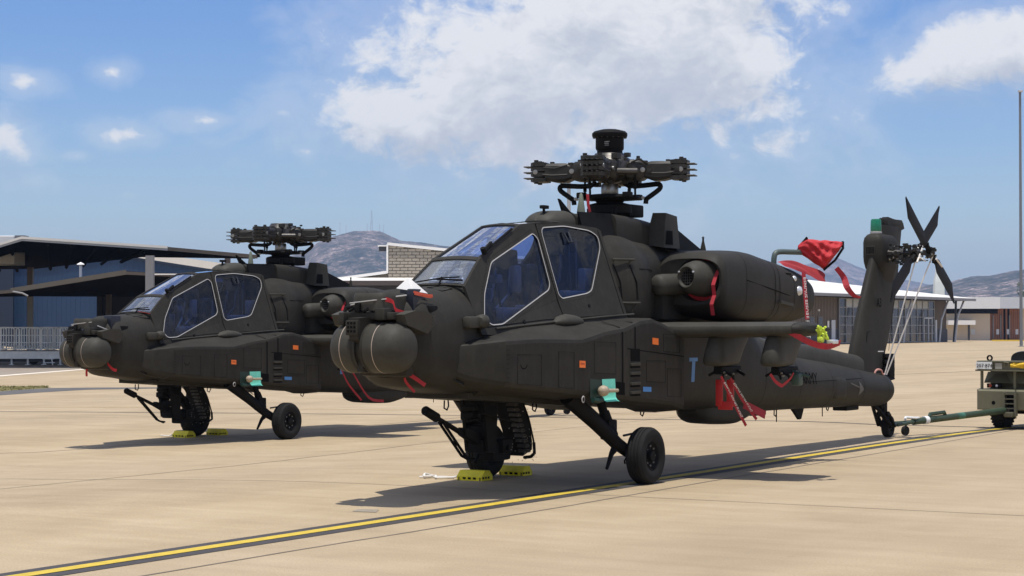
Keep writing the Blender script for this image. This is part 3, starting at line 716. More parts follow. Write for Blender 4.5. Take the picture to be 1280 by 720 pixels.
def kerb():
    a, b = gnd(1239.5, 426.4), gnd(1345, 426.4); mb = MB(); mb.box(a.x, b.x, a.y-.4, a.y, -.2, -.02); o = mb.build('yellow_kerb', mat('yellow_kerb_paint', (.75, .52, .05), .7)); tag(o, 'long yellow painted kerb in front of the timber panel', 'kerb')
kerb()
def tower_white():
    D = 330; b = at(1173.5, 380, D); mb = MB(); w = 5.5*D/F; h0 = -.2
    mb.rings([[(b.x+sx*k*w, D+sy*k*w, z) for sx, sy in ((-1, -1), (1, -1), (1, 1), (-1, 1))] for k, z in ((1.1, h0), (1.1, at(0, 363, D).z), (1.0, at(0, 352, D).z), (.62, at(0, 336, D).z), (.5, at(0, 334.5, D).z))])
    o = mb.build('pale_tower', mat('pale_tower_cladding', (.70, .75, .72), .5, var=.1, vscale=.6)); tag(o, 'small pale tapered tower rising behind the long pale roof', 'tower')
tower_white()

# ---- light poles
def light_pole(u, vt, D, w, label, fix):
    pm = mat('galvanised_pole', (.42, .43, .43), .5, metal=.2) if fix == 1 else mat('dark_galvanised_pole', (.16, .17, .185), .5)
    b = at(u, 420, D); b.z = -.2; t = at(u, vt, D)-b; r = thing('light_pole', label, 'light pole', b, 0, 'light poles round the apron')
    MB().tube([(0, 0, 0), (0, 0, t.z)], w, 10, rs=[w, w*.72]).build('pole', pm, r, smooth=50)
    MB().lathe([(w*1.8, 0), (w*1.8, .06), (w*1.05, .08)], (0, 0, 0), (0, 0, 1), 12).build('base_flange', COLG, r)
    aw = .9 if fix == 1 else .12
    m = MB(); m.box(-aw, aw, -.06, .06, t.z-.15, t.z-.05)
    m.build('crossarm', COLG, r)
    for sx in ((-.7, 0, .7) if fix == 1 else (0,)): MB().box(sx-.2, sx+.2, -.35, .1, t.z-.02, t.z+.16, .03).build('floodlight', FASC, r)
light_pole(711.2, 221, 150, .19, 'pale light pole behind the rotor head of the nearer helicopter', 1)
light_pole(1276.5, 115, 200, .16, 'tall grey light pole at the right edge of the photo', 2)

# ---- tree behind the right building
def tree():
    D = 420; b = at(1283, 420, D); b.z = -.2; r = thing('gum_tree', 'green tree crown showing above the parapet at the right edge', 'tree', b)
    h = at(0, 352, D).z+.2; MB().tube([(0, 0, 0), (.2, 0, h*.4), (-.2, .1, h*.75)], .3, 8, rs=[.35, .25, .12]).build('trunk', mat('bark', (.11, .085, .06), .9, var=.3), r, smooth=50)
    m = MB(); rnd = random.Random(8)
    for k in range(7): 
        a = rnd.uniform(0, 6.28); m.tube([(0, 0, h*rnd.uniform(.4, .65)), (math.cos(a)*1.6, math.sin(a)*1.6, h*rnd.uniform(.7, .9))], .08, 5)
    m.build('limb', MATS['bark'], r)
    m = MB()
    cs = [(rnd.uniform(-1.9, 1.9), rnd.uniform(-1.9, 1.9), h*rnd.uniform(.62, .95), rnd.uniform(.5, 1.0)) for _ in range(22)]
    for c in cs:
        for k in range(90):
            d = Vector((rnd.gauss(0, 1), rnd.gauss(0, 1), rnd.gauss(0, .8))).normalized()*c[3]*rnd.uniform(.6, 1.05); q = Vector(c[:3])+d
            u = Vector((rnd.gauss(0, 1), rnd.gauss(0, 1), rnd.gauss(0, 1))).normalized()*.13; w = u.orthogonal().normalized()*.07; m.add([q-u, q+w, q+u, q-w], [(0, 1, 2, 3)])
    m.build('crown', mat('leaves', (.06, .085, .035), .7, var=.4, vscale=2), r, kind='stuff')
tree()
#%%BARRIERS
GALV = mat('galvanised_steel', (.84, .86, .88), .5, metal=.0, var=.15, vscale=4)
def barriers():
    D = 104.5; z0 = -.2
    # low stage deck
    a = at(-60, 445, D); b = at(86, 445, D); o = Vector(((a.x+b.x)/2, D, z0)); hw = (b.x-a.x)/2
    r = thing('stage_deck', 'long low white edged trailer deck carrying the steel barriers', 'trailer', o)
    zt = at(0, 438, D).z-z0; zb = at(0, 448.5, D).z-z0
    MB().box(-hw, hw, 0, 2.2, zb, zt-.04).build('deck_frame', GALV, r)
    MB().box(-hw, hw, -.05, 2.25, zt-.037, zt).build('deck_board', COLG, r)
    MB().box(-hw+.3, hw-.3, .3, 1.9, zb-.16, zb-.003).build('chassis', DWALL, r)
    for k in range(7):
        x = -hw+.5+k*(2*hw-1)/6
        MB().tube([(x, .25, 0), (x, .25, zb)], .05, 6).build('leg', GALV, r); MB().box(x-.12, x+.12, .13, .37, 0, .03).build('foot', GALV, r)
    for k in (1.5, 4.6):
        x = -hw+k*(2*hw)/7; MB().lathe([(.10, -.09), (.21, -.09), (.21, .09), (.10, .09)], (x, 1.1, .21), (0, 1, 0), 16).build('wheel', RUBBER, r, smooth=40)
    m = MB(); x = at(58, 450, D).x-o.x
    m.tube([(x, -.1, 0), (x-.15, -.1, zb)], .03, 6); m.tube([(x+.35, -.1, 0), (x+.3, -.1, zb)], .03, 6); m.box(x-.1, x+.45, -.16, -.04, .1, .14); m.box(x-.12, x+.42, -.16, -.04, .3, .34)
    m.build('step_ladder', GALV, r)
    # barrier panels
    def panel(w, h, nb):
        r = thing('barrier_panel', '', 'barrier', (0, 0, 0), 0, 'steel barrier panels standing on the trailer deck')
        m = MB(); m.tube([(0, 0, 0), (0, 0, h-.1), (.1, 0, h), (w-.1, 0, h), (w, 0, h-.1), (w, 0, 0)], .038, 6); m.tube([(0, 0, .08), (w, 0, .08)], .022, 6); m.build('frame', GALV, r, smooth=50)
        for z in (h*.66, h*.34): MB().tube([(0, 0, z), (w, 0, z)], .024, 6).build('rail', GALV, r)
        m = MB()
        for k in range(1, nb): m.tube([(w*k/nb, 0, .08), (w*k/nb, 0, h)], .020, 5)
        m.build('bars', GALV, r, kind='stuff')
        m = MB(); m.box(.02, .08, -.25, .25, 0, .03); m.box(w-.08, w-.02, -.25, .25, 0, .03); m.build('feet', GALV, r)
        return r
    h = at(0, 409.5, D).z-z0-zt; p0 = panel(.97, h, 7)
    us = [(-46, .1), (-22, .1), (1, .1), (27, .1), (52, .1), (75, .1), (-30, 1.0), (-5, 1.0), (20, 1.0), (44, 1.0), (68, 1.0), (90, 1.7), (112, 1.7), (-15, 1.8), (36, 1.8), (60, 1.8)]
    names = ['standing in the front row', 'standing in the middle row', 'standing in the back row']
    cnt = 0
    for i, (u, dy) in enumerate(us):
        q = p0 if i == 0 else copy_tree(p0)
        x = at(u, 430, D+dy).x; q.location = (x, D+dy, z0+zt if u < 88 else z0+zt); q.rotation_euler = (0, 0, R(random.uniform(-4, 4)))
        row = 0 if dy < .5 else (1 if dy < 1.4 else 2); side = {-46: 'beyond the left edge', -22: 'at the left edge, first', 1: 'second from the left', 27: 'third from the left', 52: 'fourth from the left', 75: 'nearest the further helicopter'}.get(u)
        q['label'] = 'galvanised steel barrier panel '+names[row]+', '+(side or {-30: 'outside the left edge', -5: 'at the left edge', 20: 'behind the second front panel', 44: 'behind the third front panel', 68: 'behind the fifth front panel', 90: 'just left of the helicopter sensor drum', 112: 'hidden by the helicopter nose', -15: 'at the far left end', 36: 'third from the left end', 60: 'middle of its row'}[u])
    # panels 11,12 stand at the deck end on a second lower deck
    a = at(88, 447, D+1.6); b = at(150, 447, D+1.6); m = thing('stage_deck', 'short end of a second trailer deck behind the further helicopter nose', 'trailer', Vector((a.x, D+1.3, z0)))
    MB().box(.02, b.x-a.x, 0, 1.5, zb, zt-.04).build('deck_frame', GALV, m); MB().box(0, b.x-a.x, -.05, 1.55, zt-.037, zt).build('deck_board', COLG, m); MB().box(.4, .6, .3, .5, 0, zb).build('leg', GALV, m); MB().box(2.0, 2.2, .3, .5, 0, zb).build('leg', GALV, m)
def stacked_parts():
    D = 104.9; rnd = random.Random(21); a = at(-50, 438, D); b = at(84, 438, D); zt = at(0, 438, 104.5).z; m = MB(); c = Vector(((a.x+b.x)/2, D, zt))
    for k in range(190):
        x = rnd.uniform(a.x, b.x)-c.x; y = rnd.uniform(.15, 1.6); z = rnd.uniform(.02, .22); L = rnd.uniform(.1, .35); t = rnd.choice((0, .5, 1.0, 1.57, 2.2, 2.7))
        m.tube([(x, y, z), (x+L*math.cos(t), y+rnd.uniform(-.1, .1), z+abs(L*math.sin(t))*.7)], .018, 5)
    o = m.build('barrier_feet_pile', GALV); o.location = c; tag(o, 'jumble of loose galvanised barrier feet and clips lying along the trailer deck', 'barrier parts'); o['kind'] = 'stuff'
barriers(); stacked_parts()
#%%HELI
# ================================================================== HELICOPTER (a = metres aft of main wheels, p = to port, z = up)
def Sp(a, z):      # half width of the flat sided canopy
    return .56-.35*(z-2.1)-.09*max(0, -1.1-a)+.12*max(0, min(.15, a)+.9)*(1 if a > -.9 else 0)
def side_panel(mb, outer, holes, sgn, th=.03, off=0):
    bm = bmesh.new(); E_ = []; loops = []
    for poly in [outer]+holes:
        vs = [bm.verts.new((a, z, 0)) for a, z in poly]; loops.append(vs)
        for i in range(len(vs)): E_.append(bm.edges.new((vs[i], vs[(i+1) % len(vs)])))
    bmesh.ops.triangle_fill(bm, use_beauty=True, use_dissolve=False, edges=E_)
    bm.verts.index_update()
    def m(a, z, o): return (a, sgn*(Sp(a, z)+o+off), z)
    vs = [m(v.co.x, v.co.y, 0) for v in bm.verts]; fs = [[v.index for v in f.verts] for f in bm.faces]
    mb.add(vs, fs); mb.add([m(v.co.x, v.co.y, -th) for v in bm.verts], [f[::-1] for f in fs]); bm.free()
    for poly in [outer]+holes:
        n = len(poly); mb.add([m(a, z, 0) for a, z in poly]+[m(a, z, -th) for a, z in poly], [(i, (i+1) % n, n+(i+1) % n, n+i) for i in range(n)])
def offset_poly(poly, d):   # grow polygon outwards
    n = len(poly); A = sum(poly[i][0]*poly[(i+1) % n][1]-poly[(i+1) % n][0]*poly[i][1] for i in range(n)); s = 1 if A > 0 else -1; out = []
    for i in range(n):
        p0, p1, p2 = Vector(poly[i-1]), Vector(poly[i]), Vector(poly[(i+1) % n]); e1 = (p1-p0).normalized(); e2 = (p2-p1).normalized()
        n1 = Vector((e1.y, -e1.x))*s; n2 = Vector((e2.y, -e2.x))*s; b = (n1+n2); b = b/max(.3, b.dot(n1)); q = p1+b*d; out.append((q.x, q.y))
    return out
def round_poly(poly, r, n=4):
    out = []; N = len(poly)
    for i in range(N):
        p0, p1, p2 = Vector(poly[i-1]), Vector(poly[i]), Vector(poly[(i+1) % N]); d1 = (p0-p1); d2 = (p2-p1); rr = min(r, d1.length*.4, d2.length*.4)
        a = p1+d1.normalized()*rr; b = p1+d2.normalized()*rr
        for k in range(n+1): t = k/n; q = a*(1-t)**2+p1*2*t*(1-t)+b*t*t; out.append((q.x, q.y))
    return out
def rivets(mb, pts, out, r=.006, step=.045):
    """small domed rivets along a 3d path; out(point)->outward normal"""
    for i in range(len(pts)-1):
        a, b = Vector(pts[i]), Vector(pts[i+1]); L = (b-a).length; n = max(1, int(L/step))
        for k in range(n):
            c = a.lerp(b, k/n); nn = Vector(out(c)).normalized(); u = nn.orthogonal().normalized(); w = nn.cross(u)
            mb.add([c+r*u, c+r*w, c-r*u, c-r*w, c+nn*r*.5], [(0, 1, 4), (1, 2, 4), (2, 3, 4), (3, 0, 4)])
WIN_F = [(-2.50, 1.805), (-2.575, 1.89), (-2.455, 2.13), (-2.17, 2.47), (-1.23, 2.815), (-1.165, 2.76), (-1.20, 2.255), (-1.26, 2.19), (-2.29, 1.815)]
WIN_R = [(-1.04, 2.885), (-.55, 2.925), (-.08, 2.89), (.05, 2.83), (.03, 2.70), (-.40, 2.20), (-.50, 2.165), (-1.03, 2.10), (-1.085, 2.14)]
def face_side(sgn): return lambda c: (0, sgn, .38)
EF = [(-3.08, .44, 1.578, 1.285), (-2.95, .57, 1.592, 1.225), (-2.70, .84, 1.632, 1.165), (-2.2, .915, 1.652, 1.112), (-1.9, .94, 1.648, 1.09), (-1.31, .98, 1.642, 1.04), (-.87, 1.015, 1.725, 1.0), (-.46, 1.045, 1.765, .965), (-.1, 1.055, 1.845, .93), (.2, 1.06, 1.868, .91), (.50, 1.063, 1.81, .88), (.72, 1.065, 1.745, .862), (.98, 1.07, 1.66, .81)]
def efab(r, sgn):
    mb = MB(True); rings = []
    for a, p, zt, zb in EF:
        pin = .43; zi = float(np.interp(a, [-3.08, -2.1, -1.4, -.37, .3, .98], [1.60, 1.772, 1.83, 1.868, 1.90, 1.80]))
        zi = max(zi, zt+.015); b = .035; zbi = zb-.04
        d = p-pin
        def q(pp, zz): return (a, sgn*pp, zz)
        rings.append([q(pin, zi), q(pin+d*.35, zi-.004), q(pin+d*.55, zi-(zi-zt)*.28), q(p-b*1.2, zt+b*.45), q(p-b*.3, zt+.002), q(p, zt-b), q(p+.004, (zt+zb)/2), q(p, zb+.05), q(p-.025, zb+.008), q(p-.08, zb-.012), q(pin+d*.4, zbi), q(pin, zbi)])
    mb.rings(rings, True)
    o = mb.build('avionics_bay', OD, r, smooth=11)
    # panel joints, standing access panels, fasteners
    pf = lambda a: float(np.interp(a, [e[0] for e in EF], [e[1] for e in EF])); zt = lambda a: float(np.interp(a, [e[0] for e in EF], [e[2] for e in EF])); zb = lambda a: float(np.interp(a, [e[0] for e in EF], [e[3] for e in EF]))
    m = MB(True)
    for a, w, f0, f1 in ((-.52, .030, 0, 1), (-.235, .026, .60, 1)):
        z0 = zb(a)+.06+(zt(a)-zb(a))*f0; z1 = zt(a)-.036
        m.add([(a-w/2, sgn*(pf(a)+.0065), z0), (a+w/2, sgn*(pf(a)+.0065), z0), (a+w/2, sgn*(pf(a)+.0045), z1), (a-w/2, sgn*(pf(a)+.0045), z1)], [(0, 1, 2, 3)])
        zi = 1.872; m.add([(a-w/2, sgn*(pf(a)+.003), z1+.002), (a+w/2, sgn*(pf(a)+.003), z1+.002), (a+w/2, sgn*(pf(a)-.042), zt(a)+.024), (a-w/2, sgn*(pf(a)-.042), zt(a)+.024)], [(0, 1, 2, 3)])
        m.add([(a-w/2, sgn*(pf(a)-.042), zt(a)+.0245), (a+w/2, sgn*(pf(a)-.042), zt(a)+.0245), (a+w/2, sgn*.78, zt(a)*.28+zi*.72+.006), (a-w/2, sgn*.78, zt(a)*.28+zi*.72+.006)], [(0, 1, 2, 3)])
    # long horizontal joint behind the step
    a0, a1 = -.42, .97; m.add([(a0, sgn*(pf(a0)+.007), 1.545), (a1, sgn*(pf(a1)+.007), 1.44), (a1, sgn*(pf(a1)+.007), 1.43), (a0, sgn*(pf(a0)+.007), 1.533)], [(0, 1, 2, 3)])
    m.build('panel_joint', LINE, o)
    m = MB(True)
    for a in (-2.69, -2.66): rivets(m, [(a, sgn*(pf(a)+.004), zb(a)+.05), (a, sgn*(pf(a)+.004), zt(a)-.04)], lambda c: (0, sgn, 0), .007, .045)
    for i in range(3, len(EF)-2):
        e0, e1 = EF[i], EF[i+1]; rivets(m, [(e0[0], sgn*(e0[1]+.003), e0[2]-.06), (e1[0], sgn*(e1[1]+.003), e1[2]-.06)], lambda c: (0, sgn, 0), .005, .10)
        rivets(m, [(e0[0], sgn*(e0[1]+.003), e0[3]+.075), (e1[0], sgn*(e1[1]+.003), e1[3]+.075)], lambda c: (0, sgn, 0), .005, .10)
    m.build('rivets', LINE, o, kind='stuff')
    m = MB(True)   # round latch
    for k in range(14):
        t0 = math.pi*(1.05+.9*k/14); t1 = math.pi*(1.05+.9*(k+1)/14); 
        def c(t, rr): aa = -2.42+rr*math.cos(t); return (aa, sgn*(pf(aa)+.006), 1.40+rr*math.sin(t))
        m.add([c(t0, .058), c(t1, .058), c(t1, .046), c(t0, .046)], [(0, 1, 2, 3)])
    m.build('latch', LINE, o)
    m = MB(True); rv = MB(True)
    for a0_, a1_, z0_, z1_ in ((-2.52, -2.12, 1.19, 1.50), (-1.80, -1.50, 1.14, 1.52), (-1.10, -.66, 1.28, 1.62), (.03, .50, 1.16, 1.40), (.45, .86, 1.50, 1.70), (.55, .90, .98, 1.30)):
        q = [(a0_, z0_), (a1_, z0_-.02), (a1_, z1_-.01), (a0_, z1_)]; q = [(a, sgn*(pf(a)+.0045), z) for a, z in q]; m.tube(q+[q[0]], .0018, 4)
        q2 = [(a, sgn*(pf(a)+.004), z) for a, z in ((a0_+.03, z0_+.03), (a1_-.03, z0_+.01), (a1_-.03, z1_-.04), (a0_+.03, z1_-.03))]; rivets(rv, q2+[q2[0]], lambda c: (0, sgn, 0), .0055, .06)
    m.build('access_panel_outline', LINE, o, kind='stuff'); rv.build('rivets', OD2, o, kind='stuff')
    # kick-in step openings and vents
    m = MB(True); pp = sgn*(pf(-.2)+.008)
    m.add([(-.345, pp-.004, 1.40), (-.125, pp, 1.395), (-.125, pp, 1.535), (-.345, pp-.004, 1.54)], [(0, 1, 2, 3)]); m.build('step_opening_shade', LINE, o)  # flat black patch paints the shade of a deep step opening
    for z in (1.345, 1.245, 1.13, 1.03):
        s = MB(True).box(-.35, -.13, sgn*pf(-.2)-.01 if sgn > 0 else sgn*pf(-.2)-.022, sgn*pf(-.2)+.022 if sgn > 0 else sgn*pf(-.2)+.01, z, z+.034, .006).build('vent_louvre', OD2, o)
        MB(True).add([(-.36, pp-sgn*.001, z-.024), (-.12, pp-sgn*.001, z-.024), (-.12, pp-sgn*.001, z-.004), (-.36, pp-sgn*.001, z-.004)], [(0, 1, 2, 3)]).build('vent_slot', LINE, o)
    return o
def wheel(name, r, c, R_, wd, sgn, rim=.5, parent_mat=RUBBER):
    prof = [(R_*.50, -wd*.36), (R_*.60, -wd*.46), (R_*.78, -wd*.5), (R_*.92, -wd*.44), (R_*.985, -wd*.30)]
    for k in (-.18, 0, .18): prof += [(R_, wd*(k-.07)), (R_, wd*(k+.04)), (R_*.972, wd*(k+.05)), (R_*.972, wd*(k+.08))]
    prof += [(R_*.985, wd*.30), (R_*.92, wd*.44), (R_*.78, wd*.5), (R_*.60, wd*.46), (R_*.50, wd*.36)]
    m = MB(True); m.lathe(prof, c, (0, 1, 0), 48, cap=False); t = m.build(name, parent_mat, r, smooth=32)
    m = MB(True); q = R_; e = wd
    m.lathe([(q*.50, -e*.36), (q*.50, e*.36), (q*.46, e*.40), (q*.42, e*.30), (q*.30, e*.20), (q*.20, e*.22), (q*.18, e*.42), (q*.10, e*.44), (0.001, e*.44)], c, (0, sgn, 0), 32, cap=False)
    m.lathe([(0.001, -e*.30), (q*.50, -e*.30)], c, (0, sgn, 0), 32, cap=False)
    rm = m.build('rim', DARK, t, smooth=35)
    m = MB(True)
    for k in range(8):
        t_ = 2*math.pi*k/8; cc = Vector(c)+Vector((math.cos(t_)*q*.34, sgn*e*.22, math.sin(t_)*q*.34)); m.lathe([(.012*q/.32, -.01), (.012*q/.32, .016), (.001, .018)], cc, (0, sgn, 0), 6)
    m.build('wheel_bolts', STEEL, t); return t
def make_heli():
    r = thing('attack_helicopter', 'x', 'helicopter', (0, 0, 0))
    # ---------- nose and lower body
    NS = [(-3.66, 0, .30, 1.27, 1.6, 2.05, 2.5, 2.4), (-3.50, 0, .44, 1.18, 1.6, 2.165, 3, 2.4), (-3.1, 0, .485, 1.13, 1.62, 2.185, 3.5, 2.5), (-2.75, 0, .50, 1.08, 1.65, 2.215, 4, 2.7), (-2.60, 0, .51, 1.05, 1.68, 2.232, 4, 2.8)]
    m = MB(True); ds = loft(m, NS); nose = m.build('nose_section', OD, r, smooth=40)
    m = MB(True); ringline(m, ds, -3.12, .020, .003, .52, .98); ringline(m, ds, -2.8, .010, .003, .55, .95)
    for t0 in (.62, .88):
        pts = []
        for aa in np.linspace(-3.12, -2.72, 6):
            s_ = sec(*interp_st(ds, aa), N=64); pts.append(Vector(s_[int(t0*64)])+Vector((0, .003*(1 if s_[int(t0*64)][1] > 0 else -1), .003)))
        m.tube(pts, .0045, 4)
    # small access hatch outline on the nose top
    for sg in (1, -1):
        hat = [(-3.05, .10), (-2.86, .10), (-2.80, .25), (-3.0, .25)]
        def topz(aa, pp):
            q = interp_st(ds, aa); return q[4]+(q[5]-q[4])*max(0, 1-(abs(pp)/q[2])**q[7])**(1/q[7])+.003
        pl_ = [(aa, sg*pp, topz(aa, pp)) for aa, pp in hat]; m.tube(pl_+[pl_[0]], .004, 4)
    m.build('panel_joint', LINE, nose)
    m = MB(True); loft(m, [(-2.60, 0, .50, 1.045, 1.4, 1.80, 5, 7), (-1.5, 0, .55, .985, 1.4, 1.82, 5, 7), (-.5, 0, .585, .92, 1.4, 1.84, 5, 7), (.10, 0, .60, .885, 1.4, 1.86, 5, 7)], N=32)
    m.build('cockpit_floor_section', OD, r, smooth=35)
    FS = [(.04, 0, .60, .89, 2.0, 2.95, 6, 2.3), (.7, 0, .62, .85, 2.0, 2.925, 6, 2.3), (1.3, 0, .62, .80, 2.0, 2.85, 6, 2.3), (2.0, 0, .61, .76, 1.95, 2.79, 6, 2.5), (2.5, 0, .59, .74, 1.8, 2.70, 5, 2.5), (3.4, 0, .55, .70, 1.6, 2.50, 4, 2.4), (4.1, 0, .51, .67, 1.4, 2.15, 3.2, 2.4), (4.6, 0, .48, .64, 1.22, 1.85, 2.9, 2.3), (5.3, 0, .45, .61, 1.08, 1.52, 2.6, 2.2),
          (6.2, 0, .43, .60, .99, 1.40, 2.5, 2.1), (8, 0, .375, .57, .90, 1.25, 2.3, 2.1), (9.3, 0, .325, .545, .83, 1.12, 2.2, 2.05), (9.95, 0, .305, .525, .79, 1.065, 2.1, 2), (10.16, 0, .295, .525, .785, 1.05, 2, 2), (10.26, 0, .27, .545, .78, 1.02, 2, 2), (10.32, 0, .22, .595, .78, .97, 2, 2), (10.35, 0, .14, .67, .78, .90, 2, 2), (10.36, 0, .04, .75, .78, .81, 2, 2)]
    m = MB(True); ds = loft(m, FS, N=56, step=.15); fus = m.build('fuselage', OD, r, smooth=40)
    m = MB(True)
    for a_ in (.42, 1.05, 4.75, 6.05, 7.35, 8.75, 9.95): ringline(m, ds, a_, .009, .003, 0, 1) if a_ > 2 else None
    def skin(a_, z, sgn, off=.004):
        q = interp_st(ds, a_); e = q[7] if z > q[4] else q[6]; h = (q[5]-q[4]) if z > q[4] else (q[4]-q[3]); return (a_, sgn*(q[2]*max(0, 1-(abs(z-q[4])/h)**e)**(1/e)+off), z)
    for sg in (1, -1):
        m.tube([skin(aa, 1.0, sg, .001) for aa in np.linspace(6.1, 8.7, 8)], .004, 4)
    m.build('panel_joint', LINE, fus)
    m = MB(True)
    for a_ in (4.71, 4.79, 6.01, 6.09, 7.31, 7.39, 8.71, 8.79):
        for sg in (1, -1): rivets(m, [skin(a_, z, sg, .001) for z in (np.linspace(1.9, 2.7, 6) if a_ < 2 else np.linspace(interp_st(ds, a_)[3]+.08, interp_st(ds, a_)[5]-.06, 7))], lambda c, sg=sg: (0, sg, .2), .005, .05)
    m.build('rivets', LINE, fus, kind='stuff')
    m = MB(True); loft(m, [(3.05, .10, .13, .66, .72, .80, 3, 3), (3.15, .10, .20, .58, .74, .84, 3.2, 3), (3.35, .10, .235, .525, .74, .84, 3.5, 3), (4.2, .10, .235, .485, .74, .84, 3.5, 3), (4.6, .10, .20, .53, .72, .82, 3, 3), (5.05, .10, .12, .62, .70, .76, 2.5, 3)], N=32); m.build('belly_pod', OD, r, smooth=40)
    m = MB(True); sh = loft(m, [(.03, 0, .53, 1.78, 2.1, 2.93, 5, 2.25), (.16, 0, .60, 1.78, 2.12, 2.935, 5, 2.3), (.40, 0, .745, 1.78, 2.16, 2.93, 5, 2.35), (.62, 0, .77, 1.78, 2.2, 2.92, 5, 2.4), (.95, 0, .67, 1.78, 2.2, 2.885, 5, 2.6), (1.3, 0, .62, 1.78, 2.25, 2.86, 5, 2.8), (1.9, 0, .66, 1.8, 2.2, 2.79, 5, 2.5), (2.6, 0, .5, 1.8, 2.2, 2.66, 5, 2.5)], N=56); shd = m.build('engine_shoulder', OD, r, smooth=40)
    m = MB(True); ringline(m, sh, .50, .012, .003, .5, 1); ringline(m, sh, 1.0, .012, .003, .5, 1)
    def sks(a_, z, sgn, off=.004):
        q = interp_st(sh, a_); e = q[7] if z > q[4] else q[6]; h = (q[5]-q[4]) if z > q[4] else (q[4]-q[3]); return (a_, sgn*(q[2]*max(0, 1-(abs(z-q[4])/h)**e)**(1/e)+off), z)
    for sg in (1, -1):
        m.tube([sks(aa, 2.46, sg, .001) for aa in np.linspace(.5, 1.0, 6)], .004, 4); m.tube([sks(aa, 2.24, sg, .001) for aa in (.05, .12, .2)], .005, 4); m.tube([sks(.2, z, sg, .001) for z in np.linspace(1.95, 2.24, 5)], .004, 4)
    m.build('panel_joint', LINE, shd)
    m = MB(True)
    for a_ in (.455, .545, .96, 1.04):
        for sg in (1, -1): rivets(m, [sks(a_, z, sg, .001) for z in np.linspace(1.95, 2.82, 9)], lambda c, sg=sg: (0, sg, .2), .005, .05)
    m.build('rivets', LINE, shd, kind='stuff')
    # drive shaft cover on the boom
    m = MB(True); sc = loft(m, [(3.4, 0, .20, 1.6, 1.9, 2.42, 4, 3), (4.6, 0, .19, 1.4, 1.6, 1.90, 4, 3), (5.6, 0, .17, 1.2, 1.4, 1.62, 4, 3), (7.6, 0, .145, 1.1, 1.3, 1.50, 4, 3), (8.6, 0, .14, 1.0, 1.2, 1.40, 4, 3), (9.30, 0, .13, .95, 1.15, 1.335, 4, 3)], N=28); cv = m.build('drive_shaft_cover', OD2, r, smooth=40)
    m = MB(True)
    for a_ in (5.4, 6.4, 7.4, 8.4, 9.18): ringline(m, sc, a_, .012, .003, .5, 1.0)
    m.build('panel_joint', LINE, cv)
    for sg in (1, -1): efab(r, sg)
    # domed bumps on the bay tops
    for sg in (1, -1):
        m = MB(True); loft(m, [(-1.36, sg*.63, .04, 1.80, 1.83, 1.845, 2, 2), (-1.28, sg*.63, .10, 1.79, 1.83, 1.89, 2, 2.2), (-1.08, sg*.63, .12, 1.79, 1.83, 1.925, 2, 2.3), (-.85, sg*.63, .10, 1.79, 1.83, 1.90, 2, 2.2), (-.72, sg*.63, .03, 1.80, 1.84, 1.865, 2, 2)], N=20); m.build('blister', OD2, r, smooth=50)
        MB(True).lathe([(.001, .08), (.045, .078), (.072, .05), (.076, -.05), (.055, -.08), (.001, -.08)], (-2.72, sg*.56, 1.84), (-1, sg*.2, 0), 8).build('light_housing', OD2, r, smooth=40)
        MB(True).box(-2.98, -2.72, sg*.53-.05, sg*.53+.05, 1.77, 1.89, .03).build('light_fairing', OD2, r, smooth=40)
    # ---------- canopy
    out = [(-2.70, 1.70), (-2.76, 2.205), (-2.35, 2.505), (-1.42, 2.905), (-1.0, 2.955), (-.5, 2.965), (.08, 2.93), (.15, 2.90), (.15, 1.70)]
    wf = round_poly(WIN_F, .05); wr = round_poly(WIN_R, .09)
    for sgn in (1, -1):
        m = MB(True); side_panel(m, out, [wf, wr], sgn); cs = m.build('canopy_side_frame', OD, r)
        for wn, poly, raw in (('door_window', wf, WIN_F), ('door_window', wr, WIN_R)):
            m = MB(True); n = len(poly); m.add([(a, sgn*(Sp(a, z)-.014), z) for a, z in poly], [tuple(range(n))]); g = m.build(wn, GLASS, r)
            inn = offset_poly(poly, -.004); ou = offset_poly(poly, .0075); m = MB(True)
            m.add([(a, sgn*(Sp(a, z)+.004), z) for a, z in inn]+[(a, sgn*(Sp(a, z)+.004), z) for a, z in ou], [(i, (i+1) % n, n+(i+1) % n, n+i) for i in range(n)]); m.build('window_seal', SEAL, g)
        # door outline joints and rivets
        m = MB(True); rv = MB(True)
        for poly, d in ((WIN_F, .045), (WIN_R, .045)):
            q = offset_poly(round_poly(poly, .07, 3), d); pts = [(a, sgn*(Sp(a, z)+.002), z) for a, z in q]; rivets(rv, pts+[pts[0]], face_side(sgn), .0062, .042)
        for ln in ([(-1.12, 2.93), (-1.14, 2.05), (-1.12, 1.86)], [(-2.60, 1.78), (-1.5, 1.86), (.12, 1.93)], [(.09, 2.9), (.09, 1.93)]):
            m.tube([(a, sgn*(Sp(a, z)+.0), z) for a, z in ln], .0055, 4)
        m.build('panel_joint', LINE, cs); rv.build('rivets', LINE, cs, kind='stuff')
        # sill step rail
        m = MB(True); m.tube([(a, sgn*(Sp(a, z)+.012), z) for a, z in ((-2.45, 1.765), (-1.5, 1.83), (-.3, 1.90), (.3, 1.93))], .014, 6); m.build('sill_rail', OD2, cs)
        # latches
        MB(True).lathe([(.022, 0), (.02, .014), (.001, .016)], (-.55, sgn*(Sp(-.55, 2.02)), 2.02), (0, sgn, .3), 12).build('door_latch', DARK, cs); MB(True).lathe([(.028, 0), (.024, .012), (.001, .014)], (-1.9, sgn*(Sp(-1.9, 1.83)), 1.835), (0, sgn, .3), 12).build('door_latch', DARK, cs)
